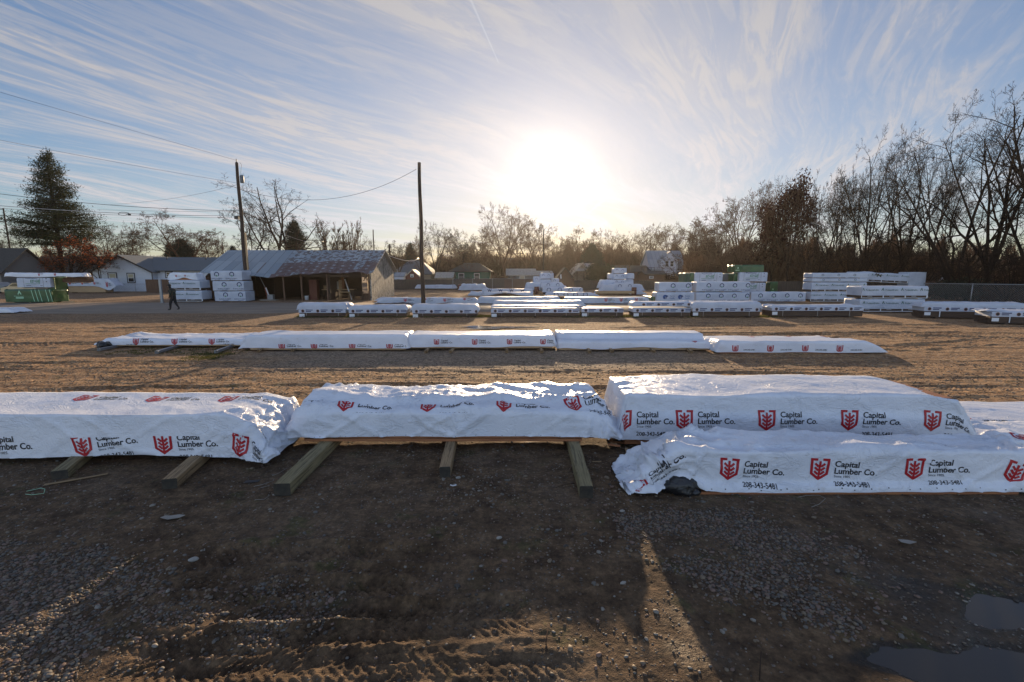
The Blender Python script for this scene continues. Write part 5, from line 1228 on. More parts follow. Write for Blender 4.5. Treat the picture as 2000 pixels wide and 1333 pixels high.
# the big open shed
xs0, xs1, ysf, ysb, ysm = -29.0, -13.35, 44.0, 52.5, 48.3
t = thing('open_shed', 'long open-fronted lumber shed with rust-spotted metal roof and peeling gable wall', 'shed', (xs0, ysf, 0)); LS = xs1-xs0
def shed_roof(name, y0, z0, y1, z1, m, sag):
    nx, ny = 64, 14; V = []
    for j in range(ny+1):
        for i in range(nx+1):
            x = -.25+(LS+.6)*i/nx; f = j/ny; z = z0+(z1-z0)*f
            zs = -sag*math.exp(-((x-6.3)/3.4)**2)*(1-f)-.10*(1-f)*float(vn(x*1.1, 0, 4)) if sag else 0
            if sag and j == 0: z += .05*float(vn(x*3.1, 1, 8))
            V.append((x, y0+(y1-y0)*f, z+zs))
    n = nx+1; V2 = [(a, c, d-.05) for a, c, d in V]; o = len(V); Fs = [(j*n+i, j*n+i+1, (j+1)*n+i+1, (j+1)*n+i) for j in range(ny) for i in range(nx)]
    F2 = [tuple(q+o for q in f[::-1]) for f in Fs]; E_ = [(i, o+i, o+i+1, i+1) for i in range(nx)]+[(j*n, (j+1)*n, o+(j+1)*n, o+j*n) for j in range(ny)]+[(j*n+nx, o+j*n+nx, o+(j+1)*n+nx, (j+1)*n+nx) for j in range(ny)]
    me = bpy.data.meshes.new(name); me.from_pydata(V+V2, [], Fs+F2+E_)
    # keep roof-sheet coordinates: x along the eave, y up the slope
    me.materials.append(M[m]); me.update(); return link(name, me, t)
shed_roof('roof', -.5, 2.62, ysm-ysf, 4.92, 'roof_rust', .34)
shed_roof('rear_roof', ysm-ysf+.01, 4.92, ysb-ysf+.5, 2.75, 'roof_metal', 0)
ym = ysm-ysf; yb_ = ysb-ysf
b = MB(); b.prism([(0.02, 0), (yb_, 0), (yb_, 2.85), (ym, 4.78), (.02, 2.62)], 'x', LS-.12, LS); b.build('gable_wall', M['peel'], t)
b = MB(); b.prism([(0.02, 0), (yb_, 0), (yb_, 2.85), (ym, 4.78), (.02, 2.3)], 'x', 0, .12); b.build('far_gable_wall', M['brown_boards'], t)
b = MB(); b.box(.13, LS-3.6, yb_-.12, yb_, 0, 2.85); b.build('back_wall', M['lumber_dark'], t)
b = MB(); b.box(.13, 3.2, .05, .13, 0, 2.2); b.build('front_panel', M['brown_boards'], t)
b = MB(); b.box(LS-4.2, LS-4.05, .3, 5.5, 0, 2.6); b.build('partition', M['lumber_dark'], t); b = MB(); b.box(5.2, 5.3, 2.2, 8, 0, 2.6); b.build('partition', M['lumber_dark'], t)
for x in (3.3, 7.3, 9.0, LS-4.2, LS-.25): b = MB(); b.box(x-.07, x+.07, .05, .2, 0, 2.28 if x < 9 else 2.5); b.build('post', M['brown_boards'], t)
b = MB(); b.box(.2, LS-.15, .06, .2, 2.24, 2.42); b.build('eave_beam', M['lumber_dark'], t)
b = MB()
for k in range(9):
    x = 1+k*1.7; b.tube([(x, .1, 2.5), (x, ym, 4.7)], .06, 4); b.tube([(x, ym, 4.7), (x, yb_, 2.8)], .06, 4)
b.build('rafters', M['lumber_dark'], t)
# translucent sheet in the right bay and a small door frame
def f_sheet(G, b_):
    G.l(G.mix(G.noise(pos(G), 3, 4), (.62, .52, .38), (.42, .34, .24)), b_.inputs['Base Color'])
    tl = G.n('ShaderNodeBsdfTranslucent'); tl.inputs[0].default_value = (.85, .70, .48, 1); mx = G.n('ShaderNodeMixShader'); mx.inputs[0].default_value = .75
    out = [n for n in b_.id_data.nodes if n.type == 'OUTPUT_MATERIAL'][0]; G.l(b_.outputs[0], mx.inputs[1]); G.l(tl.outputs[0], mx.inputs[2]); G.l(mx.outputs[0], out.inputs[0])
M['sheet'] = mat('backlit_sheet', rough=.7, fn=f_sheet)
b = MB(); b.quad((LS-2.95, yb_-.1, .6), (LS-.2, yb_-.1, .6), (LS-.2, yb_-.1, 2.7), (LS-2.95, yb_-.1, 2.7)); b.build('translucent_sheet', M['sheet'], t)
b = MB(); b.box(LS-2.75, LS-2.35, yb_-.2, yb_-.13, .1, 1.75); b.build('inner_door', M['trim_dark'], t)
# clutter inside the shed
xw = lambda px, y: gx(px, y, 1)
tb = thing('workbench', 'cluttered wooden workbench inside the open shed', 'workbench', (xw(628, 46), 46, 0)); b = MB(); b.box(0, 3.2, 0, .8, .92, 1.0); b.build('bench_top', M['lumber_tan'], tb)
for x in (.08, 1.6, 3.1): b = MB(); b.box(x-.05, x+.05, .04, .12, 0, .918); b.build('leg', M['lumber_dark'], tb)
b = MB(); b.box(.1, 3.1, .1, .7, .3, .36); b.build('shelf', M['lumber_dark'], tb)
rr = random.Random(12)
for i, (px, z, w_, h_, m, lb) in enumerate([(632, 1.01, .3, .35, 'beam_tan', 'small tan carton at the left of the shed workbench'), (640, 1.01, .22, .6, 'lumber', 'orange box standing on the shed workbench'), (647, 1.01, .4, .25, 'lumber_tan', 'flat tan box on the shed workbench'),
        (655, 1.01, .3, .75, 'stone_pale', 'pale tall box on the shed workbench'), (662, 1.01, .35, .9, 'lumber_tan', 'tallest tan box on the right of the shed workbench'), (667, 1.01, .2, 1.15, 'lumber', 'upright orange board bundle on the shed workbench')]):
    b = MB(); b.box(0, w_, 0, .35, 0, h_); b.box(-.01, w_+.01, -.01, .36, h_*.8, h_*.86); tag(b.build('box', M[m], None, (xw(px, 46.1), 46.12, z)), lb, 'box', 'boxes on the shed workbench')
b = MB(); b.box(0, .75, 0, .6, .0, 1.95); b.box(.02, .365, -.02, 0, .1, 1.85); b.box(.385, .73, -.02, 0, .1, 1.85); tag(b.build('cabinet', M['brown_box'], None, (xw(604, 45.2), 45.2, 0)), 'tall red brown cabinet standing at the front of the open shed', 'cabinet')
b = MB(); b.lathe([(0, 0), (.16, 0), (.19, .38), (.2, .4), (.18, .4), (.15, .03), (0, .03)], k=14); tag(b.build('bucket', M['trim_white'], None, (xw(598, 45), 45, 0)), 'white bucket on the ground left of the brown cabinet', 'bucket')
for (px, dz, lb) in ((662, 0, 'pale sawhorse on the sunlit shed floor'), (688, 0, 'dark sawhorse in the right bay of the shed')):
    tb = thing('sawhorse', lb, 'sawhorse', (xw(px, 45.0), 45.0, 0)); m = 'beam_tan' if px < 670 else 'lumber_dark'
    b = MB(); b.box(0, 1.1, -.05, .05, .72, .81); b.build('top_rail', M[m], tb)
    for (sx_, sy_) in ((.1, -.28), (.1, .28), (1.0, -.28), (1.0, .28)): b = MB(); b.tube([(sx_, sy_, 0), (sx_, sy_*.15, .715)], .03, 4); b.build('leg', M[m], tb)
b = MB(); b.tube([(0, 0, 0), (-.75, .5, 2.0)], .06, 4); tag(b.build('leaning_board', M['trim_white'], None, (xw(686, 45.3), 45.3, 0)), 'white board leaning inside the shed beside the sawhorse', 'board')
b = MB(); b.box(0, 1.2, 0, .8, 0, .35); b.box(.2, .9, .1, .7, .35, .6); tag(b.build('scrap_pile', M['brown_boards'], None, (xw(703, 45.2), 45.2, 0)), 'dark heap of timber offcuts in the right bay of the shed', 'scrap pile')
# leaning trolley on a small slab in front of the shed
yk = gy(587); t = thing('lifting_trolley', 'red and white trolley with a long leaning handle on a slab by the shed', 'trolley', (gx(526, yk), yk, 0))
b = MB(); b.box(-.75, .75, -.35, .35, 0, .09); b.build('slab', M['concrete'], t)
b = MB(); b.box(-.1, .45, -.15, .2, .1, .55); b.box(-.05, .4, -.18, -.15, .15, .5); b.build('engine_box', M['steel'], t)
b = MB(); b.tube([(-.12, 0, .1), (-.30, 0, 1.25)], .085, 6); b.build('red_post', M['orange_print'], t)
b = MB(); b.tube([(.12, -.05, .1), (-.22, -.05, 1.2)], .06, 6); b.build('white_post', M['trim_white'], t)
b = MB(); b.tube([(-.2, 0, 1.0), (-.95, .2, 2.45)], .028, 6); b.build('handle', M['steel'], t)
# steel post by the lane
yp_ = gy(592); b = MB(); b.box(-.09, .09, -.07, .07, 0, 2.05); b.box(-.12, .12, -.1, .1, 0, .05); tag(b.build('steel_post', M['steel'], None, (gx(317, yp_), yp_, 0)), 'short grey square post at the lane edge left of the walking person', 'post')
# buildings beyond the back fence
yF1 = 72.0
house('grey_roof_house', 'pale house with a grey hipped roof behind the thin pole', PX(768, 92), PX(842, 92), 92, 100, 2.7, 5.3, 'x', 'siding_tan', 'shingle', oh=.5, hip=3.2)
house('red_shed', 'small dark red gabled shed behind the board fence', PX(792, 78), PX(819, 78), 78, 81, 2.15, 3.2, 'y', 'brown_box', 'roof_tan', cat='shed', oh=.2, wins=[(.85, 1.9, .5, .5, 'window_pale', None)])
house('white_lean_to', 'low pale lean-to between the grey roof and the red shed', PX(770, 79), PX(788, 79), 79, 82, 2.1, 2.7, 'x', 'siding_white', 'roof_metal', cat='shed', oh=.15)
house('small_tan_roof_shed', 'low shed with a bright tan roof left of the green house', PX(852, 80), PX(882, 80), 80, 84, 1.9, 2.75, 'x', 'siding_tan', 'roof_tan', cat='shed', oh=.3)
house('green_house', 'dark green house with two white windows and a dark roof', PX(881, 84), PX(955, 84), 84, 92, 3.05, 4.5, 'x', 'siding_green', 'shingle_dark', oh=.5, hip=2.6, wins=[(1.35, 1.2, 1.0, 1.35, 'window_dark', None), (4.15, 1.2, 1.0, 1.35, 'window_dark', None)])
house('apartment_building', 'long two-storey tan building behind the green house', PX(902, 118), PX(1010, 118), 118, 128, 5.4, 6.6, 'x', 'siding_tan', 'shingle_dark', cat='building', oh=.6,
      wins=[(4.3+i*2.2, 3.4, .95, 1.2, 'window_pale' if i == 1 else 'window_dark', None) for i in range(4)])
house('metal_roof_shed', 'low grey shed with a bright corrugated roof at centre', PX(992, 80), PX(1044, 80), 80, 85, 2.35, 3.35, 'x', 'siding_grey', 'roof_tan', cat='shed', oh=.35, wins=[(2.0, .9, .9, 1.2, 'window_pale', None)])
house('low_metal_shed', 'smaller bright-roofed shed behind the left box pyramid', PX(1046, 83), PX(1078, 83), 83, 88, 2.3, 3.0, 'x', 'siding_grey', 'roof_tan', cat='shed', oh=.3)
t = house('tall_brown_shed', 'narrow tall brown shed with hanging white cloth right of the left pyramid', PX(1092, 76), PX(1116, 76), 76, 80, 2.3, 3.5, 'y', 'brown_boards', 'shingle_dark', cat='shed', oh=.35)
b = MB(); b.prism([(.35, 0), (.6, 0), (.35, 2.4), (.15, 2.4)], 'y', -.06, -.02); b.build('hanging_cloth', M['trim_white'], t)
t = house('sheet_roof_barn', 'brown barn with a bright sloping sheet roof near the olive shrub', PX(1120, 78), PX(1156, 78), 78, 86, 2.6, 4.3, 'y', 'siding_tan', 'roof_tan', cat='barn', oh=.3)
t = thing('bright_roof_panel', 'bright slanted metal roof sheet facing the sun above the brown barn', 'roof', (PX(1123, 77), 76.9, 2.9)); r = MB(); roof_slab(r, [(0, 0, 0), (1.6, 0, .1), (3.6, 3.0, 1.35), (1.9, 3.0, 1.35)], .06); r.build('roof_sheet', M['roof_tan'], t); r = MB(); r.box(.3, .42, .2, .32, -2.9, -.05); r.box(1.5, 1.62, .5, .62, -2.9, -.05); r.build('post', M['brown_boards'], t)
house('long_brown_house', 'long low brown roof left of the white two-storey house', PX(1185, 96), PX(1268, 96), 96, 105, 3.0, 4.2, 'x', 'brown_boards', 'shingle_dark', oh=.5)
yw2 = 98; xa = PX(1272, yw2, 4); xb = PX(1338, yw2, 4)
t = thing('two_storey_house', 'white two-storey house with pale blue metal roof and a gabled dormer', 'house', (xa, yw2, 0)); Lw = xb-xa
b = MB(); b.prism([(0, 0), (8, 0), (8, 3.6), (4, 7.2), (0, 3.6)], 'x', 0, Lw); b.build('wall', M['siding_white'], t)
r = MB(); roof_slab(r, [(-.4, -.4, 3.3), (Lw+.4, -.4, 3.3), (Lw+.2, 4, 7.4), (-.2, 4, 7.4)]); roof_slab(r, [(-.4, 8.4, 3.3), (-.2, 4.01, 7.4), (Lw+.2, 4.01, 7.4), (Lw+.4, 8.4, 3.3)]); r.build('roof', M['roof_metal'], t)
b = MB(); b.prism([(1.9, 2.6), (5.3, 2.6), (5.3, 5.3), (3.6, 6.9), (1.9, 5.3)], 'y', -.5, 3.0); b.build('dormer', M['siding_white'], t)
r = MB(); roof_slab(r, [(1.6, -.8, 5.1), (3.6, -.8, 7.05), (3.6, 4.2, 7.05), (1.6, 3, 5.1)], .1); roof_slab(r, [(3.602, -.8, 7.05), (5.6, -.8, 5.1), (5.6, 3, 5.1), (3.602, 4.2, 7.05)], .1); r.build('dormer_roof', M['roof_metal'], t)
win(t, 2.7, 3.9, .75, 1.2, -.5); win(t, 3.75, 3.9, .75, 1.2, -.5)
t = thing('deck', 'dark wooden deck with railing left of the white two-storey house', 'deck', (PX(1252, 90), 90, 0)); b = MB(); b.box(0, 4.3, 0, 2, 2.7, 2.9); b.build('deck_floor', M['lumber_dark'], t)
b = MB(); b.box(0, 2.6, 0, .06, 3.6, 3.68); b.build('railing', M['lumber_dark'], t)
for i in range(5): b = MB(); b.box(i*.62, i*.62+.08, 0, .08, 2.9, 3.59); b.build('baluster', M['lumber_dark'], t)
for x in (.1, 2.1, 4.1): b = MB(); b.box(x-.08, x+.08, .1, .26, 0, 2.69); b.build('post', M['lumber_dark'], t)
house('plank_shed', 'orange brown plank shed with a tiny window right of the right pyramid', PX(1262, 76), PX(1298, 76), 76, 80, 2.5, 3.0, 'x', 'brown_boards', 'shingle_dark', cat='shed', oh=.3, wins=[(.5, 1.7, .7, .4, 'window_dark', None)])
t = thing('covered_trailer', 'white sheet-covered box behind the right pyramid', 'trailer', (PX(1241, 75), 75, 0)); b = MB(); b.box(0, 1.9, 0, 1.2, .75, 1.15); b.box(.05, 1.85, .05, 1.15, 1.15, 1.2); b.build('cover', M['trim_white'], t); b = MB(); b.box(.1, 1.8, .1, 1.1, .0, .745); b.build('frame', M['dark_metal'], t)
# back fences
boardfence('weathered dark board fence along the back left of the yard', PX(768, yF1), yF1, PX(885, yF1), yF1, 1.62, 'dark_boards', jit=.02)
boardfence('dark board fence in front of the green house', PX(885.5, yF1), yF1+.1, PX(985, yF1), yF1+.1, 1.70, 'dark_boards', jit=.03)
boardfence('reddish brown board fence behind the left pyramid', PX(985.5, yF1), yF1, PX(1122, yF1), yF1, 1.72, 'brown_boards', jit=.03)
boardfence('brown board fence at the back between the pyramids and the plank shed', PX(1122.5, yF1), yF1+.1, PX(1330, yF1), yF1+.1, 1.45, 'dark_boards', jit=.03)
chainlink('chain-link fence in front of the back board fence', PX(884, 70), 70, PX(1060, 70), 70, 1.75, cell=.35, rad=.006)
# right edge: wood fence, chain-link and houses
xq0, yq0 = gx(1806, 50), 50.0; xq1, yq1 = gx(2150, 44), 44.0
boardfence('tall brown board fence at the right edge behind the bare trees', xq0, yq0+3, xq1, yq1+3, 1.75, 'brown_boards', jit=.03)
boardfence('long dark fence behind the right-hand stacks', PX(1330, 60), 60, PX(1812, 52), 54, 1.6, 'dark_boards', jit=.03)
chainlink('chain-link fence with a bright top rail at the right edge', gx(1800, 40), 40, gx(2120, 33), 33, 1.72, cell=.14, rad=.005, pr=.04)
house('dark_roof_house', 'dark-roofed house seen through the trees above the tilted bundle', PX(1735, 70), PX(1850, 70), 70, 78, 2.3, 3.3, 'x', 'brown_boards', 'shingle_dark', oh=.4)
house('small_white_house', 'small white gabled house end beyond the right fence', PX(1832, 62), PX(1857, 62), 62, 67, 1.9, 2.75, 'y', 'siding_white', 'shingle_dark', oh=.25)
# ---------------------------------------------------------------- poles and wires
def pole(label, px, y, ztop, r0, r1, name='utility_pole'):
    x = gx(px, y, 1.0) ; t = thing(name, label, 'pole', (x, y, 0)); b = MB(); n = 10
    b.tube([(.02*math.sin(i*1.3), .02*math.cos(i), ztop*i/n) for i in range(n+1)], [r0+(r1-r0)*i/n for i in range(n+1)], 10); b.build('shaft', M['pole'], t); return t
yL = 44.5; zL = hz(318, yL)
tp = pole('tall utility pole with a small transformer beside the ring-print stack', 483, yL, zL, .20, .13)
b = MB(); b.lathe([(0, 0), (.15, .01), (.17, .05), (.17, .62), (.12, .70), (0, .72)], (.36, 0, hz(358, yL)), 12); b.build('transformer', M['galv_box'], tp)
b = MB(); b.tube([(.3, 0, hz(345, yL)), (.3, 0, hz(340, yL)+.1), (.42, 0, hz(322, yL)), (.3, 0, hz(318, yL))], .015, 5); b.build('lead_wire', M['wire'], tp)
b = MB(); b.tube([(0, -.02, zL-.02), (0, -.02, zL+.32)], [.05, .03], 6); b.build('insulator', M['galv_box'], tp)
b = MB(); b.box(.16, .30, -.06, .06, hz(528, yL), hz(455, yL)); b.build('conduit', M['lumber_tan'], tp)
b = MB(); b.box(-.62, -.22, -.08, .08, hz(428.5, yL), hz(422.5, yL)); b.box(-.24, -.12, -.02, .02, hz(424, yL), hz(423, yL)); b.build('cable_box', M['dark_metal'], tp)
yMd = 34.2; tm = pole('tall bare pole standing at the centre left of the yard', 826, yMd, hz(318, yMd), .165, .115)
pole('thin bare pole at the right of the open shed', 764, 58, hz(477, 58), .12, .09)
t = pole('far pole rising above the left box pyramid', 1061, 88, hz(449, 88), .15, .11); b = MB(); b.box(-1.6, -.3, -.03, .03, hz(478, 88), hz(466, 88)); b.build('crossarm_box', M['galv_box'], t) if False else None
pole('far pole beyond the open shed roof', 733, 95, hz(449, 95), .14, .10)
t = pole('far pole with three crossarms at the left edge', 29, 85, hz(407, 85), .15, .11)
for z in (409, 421, 434): b = MB(); b.box(-1.6, 0, -.05, .05, hz(z, 85)-.06, hz(z, 85)+.06); b.build('crossarm', M['pole'], t)
t = pole('street lamp pole beyond the white house', 441, 95, hz(473, 95), .10, .07, 'street_lamp'); b = MB(); b.tube([(0, 0, hz(474, 95)), (-.8, 0, hz(472, 95)+.1), (-1.5, 0, hz(472, 95))], .05, 6); b.build('lamp_arm', M['steel'], t); b = MB(); b.box(-1.9, -1.4, -.12, .12, hz(472, 95)-.08, hz(472, 95)+.06); b.build('lamp_head', M['steel'], t)
def pt(px, py, y):
    z = hz(py, y); return np.array((gx(px, y, z), y, z))
def wire(label, pts, r=.012, m='wire', name='overhead_wire'):
    """three picture points with distances -> parabola through them"""
    P = [pt(*p) for p in pts]; Q = []
    t1 = np.linalg.norm(P[1]-P[0])/(np.linalg.norm(P[1]-P[0])+np.linalg.norm(P[2]-P[1])) if len(P) == 3 else .5
    for i in range(25):
        s = i/24
        if len(P) == 3: a = (s-t1)*(s-1)/(t1); c = s*(s-1)/(t1*(t1-1)); d = s*(s-t1)/(1-t1); q = P[0]*a+P[1]*c+P[2]*d
        else: q = P[0]*(1-s)+P[1]*s
        Q.append(q)
    b = MB(); o = Q[0]; b.tube([q-o for q in Q], r, 5); return tag(b.build(name, M[m], None, tuple(o)), label, 'wire')
wire('uppermost thin wire running from the utility pole to the upper left edge', [(-60, 163, 30), (230, 247, 37), (463, 314, 44.5)], .010)
wire('second thin wire from the left edge to the utility pole, below the uppermost', [(-60, 262, 34), (220, 316, 39), (465, 358, 44.5)], .010)
wire('wire climbing to the utility pole from the middle left', [(215, 400, 80), (350, 386, 60), (464, 361, 44.5)], .014)
wire('dark cable crossing in front of the conifer to the utility pole', [(-40, 374, 38), (230, 402, 41), (472, 412, 44.5)], .020)
wire('thick bright cable carrying the coiled loop', [(-40, 399, 36), (235, 417, 40), (472, 422, 44.5)], .022, 'wire_bright')
wire('thin wire sagging just under the coil cable', [(-40, 404, 38), (300, 423, 42), (472, 426, 44.5)], .012)
wire('thin service wire above the coil cable', [(190, 410, 42), (330, 413, 43), (472, 414, 44.5)], .010)
wire('long sagging wire between the utility pole and the middle pole', [(474, 372, 44.5), (610, 391, 41), (813, 331, 34.2)], .014)
wire('upper bright service wire running down behind the open shed', [(532, 438, 60), (580, 458, 64), (632, 472, 70)], .022, 'wire_bright')
wire('lower bright service wire above the shed roof', [(540, 452, 58), (570, 464, 60), (608, 474, 64)], .022, 'wire_bright')
wire('bright sagging wires right of the shed ridge', [(744, 493, 52), (785, 508, 55), (817, 505, 60)], .035, 'wire_bright')
c = pt(241, 418, 40); b = MB(); b.tube([(.42*math.cos(a)+.05*math.sin(3*a), .05*math.sin(2*a), .13*math.sin(a)) for a in np.linspace(0, 12.4, 50)], .022, 5); b.box(.4, .6, -.05, .05, -.12, .02)
tag(b.build('cable_coil', M['wire'], None, tuple(c)), 'coil of spare cable hanging on the thick wire', 'cable coil')
# ---------------------------------------------------------------- cars at the left edge
def car(label, px, y, paint, flip=1):
    t = thing('parked_car', label, 'car', (gx(px, y), y, 0)); prof = [(0, .35), (.05, .75), (.9, .95), (1.55, 1.38), (3.0, 1.42), (3.7, 1.05), (4.35, .95), (4.45, .4), (4.3, .25), (.15, .25)]
    b = MB(); b.prism([(x*flip, z) for x, z in prof], 'y', 0, 1.7); b.build('body', M[paint], t)
    b = MB(); b.prism([(x*flip, z) for x, z in [(1.15, .98), (1.65, 1.32), (2.3, 1.34), (2.3, .98)]], 'y', -.012, .01); b.prism([(x*flip, z) for x, z in [(2.38, .98), (2.38, 1.34), (2.95, 1.33), (3.45, 1.03)]], 'y', -.012, .01); b.build('side_window', M['window_dark'], t)
    for x in (.85, 3.6):
        w_ = MB(); V = []; k = 18
        for yy in (-.03, .2): V += [(x*flip+.33*math.cos(2*math.pi*i/k), yy, .33+.33*math.sin(2*math.pi*i/k)) for i in range(k)]
        w_.add(V, [(i, (i+1) % k, k+(i+1) % k, k+i) for i in range(k)], 0, True); w_.add(V, [tuple(range(k))[::-1], tuple(range(k, 2*k))]); wh = w_.build('wheel', M['tyre'], t)
        r = MB(); V = [(x*flip+.2*math.cos(2*math.pi*i/k), -.045, .33+.2*math.sin(2*math.pi*i/k)) for i in range(k)]+[(x*flip, -.06, .33)]; r.add(V, [(i, (i+1) % k, k) for i in range(k)]); r.build('rim', M['steel'], wh)
    b = MB(); b.box(4.28*flip-.05, 4.28*flip+.05, .1, .4, .65, .85); b.build('tail_light', M['red'], t); return t
car('beige sedan parked behind the green and white bundles', 2, 57, 'car_paint')
car('grey blue car behind the beige sedan at the left edge', -55, 60, 'car_blue')
# ---------------------------------------------------------------- the walking person
def skinned(name, nodes, edges, mats, parent, sub=2, root=0):
    me = bpy.data.meshes.new(name); me.from_pydata([n[:3] for n in nodes], edges, []); o = bpy.data.objects.new('tmp', me); COL.objects.link(o)
    sk = o.modifiers.new('s', 'SKIN'); sb = o.modifiers.new('u', 'SUBSURF'); sb.levels = sub; sb.render_levels = sub
    for i, v in enumerate(me.skin_vertices[0].data):
        r = nodes[i][3]; v.radius = (r, nodes[i][4] if len(nodes[i]) > 4 else r); v.use_root = (i == root)
    bpy.context.view_layer.update(); dg = bpy.context.evaluated_depsgraph_get(); m2 = bpy.data.meshes.new_from_object(o.evaluated_get(dg)); bpy.data.objects.remove(o)
    m2.materials.clear(); m2.materials.append(mats); m2.polygons.foreach_set('use_smooth', np.ones(len(m2.polygons), bool)); m2.name = name
    return link(name, m2, parent)
yp = gy(606); t = thing('person', 'person in dark clothes and cap walking left along the paved lane', 'person', (gx(341, yp), yp, .006), .15)
N = [(0, 0, .98, .135, .15), (-.02, 0, 1.18, .13, .17), (-.07, 0, 1.40, .135, .19), (-.12, 0, 1.53, .055), (-.15, 0, 1.60, .090), (-.17, 0, 1.68, .10, .085), (-.16, 0, 1.76, .090),
     (.0, -.10, .90, .125), (-.17, -.10, .52, .090), (-.20, -.10, .12, .06), (-.24, -.10, .05, .05), (-.38, -.10, .035, .035),
     (.0, .10, .90, .125), (.06, .10, .50, .090), (.24, .10, .16, .05), (.25, .10, .09, .05), (.12, .10, .035, .035),
     (-.07, -.20, 1.42, .090), (-.02, -.25, 1.15, .055), (-.12, -.24, .92, .042), (-.15, -.24, .84, .04),
     (-.07, .20, 1.42, .090), (-.04, .25, 1.15, .055), (-.20, .22, .98, .042), (-.24, .21, .90, .04)]
Ed = [(0, 1), (1, 2), (2, 3), (3, 4), (4, 5), (5, 6), (0, 7), (7, 8), (8, 9), (9, 10), (10, 11), (0, 12), (12, 13), (13, 14), (14, 15), (15, 16), (2, 17), (17, 18), (18, 19), (19, 20), (2, 21), (21, 22), (22, 23), (23, 24)]
skinned('body', N, Ed, M['cloth_dark'], t)
J = [(0, 0, .90, .175, .20), (-.03, 0, 1.18, .185, .23), (-.08, 0, 1.42, .17, .23), (-.07, -.21, 1.42, .09), (-.02, -.26, 1.15, .072), (-.12, -.245, .94, .055), (-.07, .21, 1.42, .09), (-.04, .26, 1.15, .072), (-.19, .225, .99, .055)]
skinned('jacket', J, [(0, 1), (1, 2), (2, 3), (3, 4), (4, 5), (2, 6), (6, 7), (7, 8)], M['cloth_green'], t)
b = bmesh.new(); bmesh.ops.create_uvsphere(b, u_segments=16, v_segments=12, radius=1)
for v in b.verts: v.co = Vector((v.co.x*.088-.185, v.co.y*.072, v.co.z*.10+1.665))
for f in b.faces: f.smooth = True
me = bpy.data.meshes.new('face'); b.to_mesh(me); b.free(); me.materials.append(M['skin']); link('face', me, t)
b = MB(); b.lathe([(.108, 0), (.11, .04), (.09, .09), (.04, .125), (0, .13)], (-.165, 0, 1.70), 14); b.box(-.36, -.2, -.07, .07, 1.70, 1.715); b.build('cap', M['cloth_dark'], t)
for (hx, hy, hz_) in ((-.155, -.24, .80), (-.25, .21, .86)):
    nd = [(hx, hy, hz_+.04, .03, .04), (hx-.01, hy, hz_, .022, .042)]; ed = [(0, 1)]
    for i in range(4): k = len(nd); o_ = (i-1.5)*.02; nd += [(hx-.012, hy+o_, hz_-.02, .009), (hx-.022, hy+o_, hz_-.055, .009), (hx-.035, hy+o_, hz_-.082+.004*abs(i-1.5), .008)]; ed += [(1, k), (k, k+1), (k+1, k+2)]
    k = len(nd); nd += [(hx-.03, hy+.02, hz_+.01, .011), (hx-.05, hy+.02, hz_-.03, .010)]; ed += [(0, k), (k, k+1)]
    skinned('hand', nd, ed, M['skin'], t, 1)
# ---------------------------------------------------------------- trees
def frusta(S_, k):
    """S_ rows: p0(3) p1(3) r0 r1 -> vertices, quads"""
    S_ = np.asarray(S_, float); p0, p1 = S_[:, :3], S_[:, 3:6]; d = p1-p0; d /= np.linalg.norm(d, axis=1, keepdims=True)+1e-9
    ref = np.where(np.abs(d[:, 2:3]) > .9, np.array([[1., 0, 0]]), np.array([[0, 0, 1.]])); a = np.cross(d, ref); a /= np.linalg.norm(a, axis=1, keepdims=True); b = np.cross(d, a)
    n = len(S_); t = 2*np.pi*np.arange(k)/k
    ring = a[:, None]*np.cos(t)[None, :, None]+b[:, None]*np.sin(t)[None, :, None]
    V = np.concatenate([p0[:, None]+ring*S_[:, 6, None, None], p1[:, None]+ring*S_[:, 7, None, None]], 1).reshape(-1, 3)
    o = (np.arange(n)*2*k)[:, None]; j = np.arange(k)
    Fq = np.stack([o+j, o+(j+1) % k, o+k+(j+1) % k, o+k+j], -1).reshape(-1, 4)
    return V, Fq
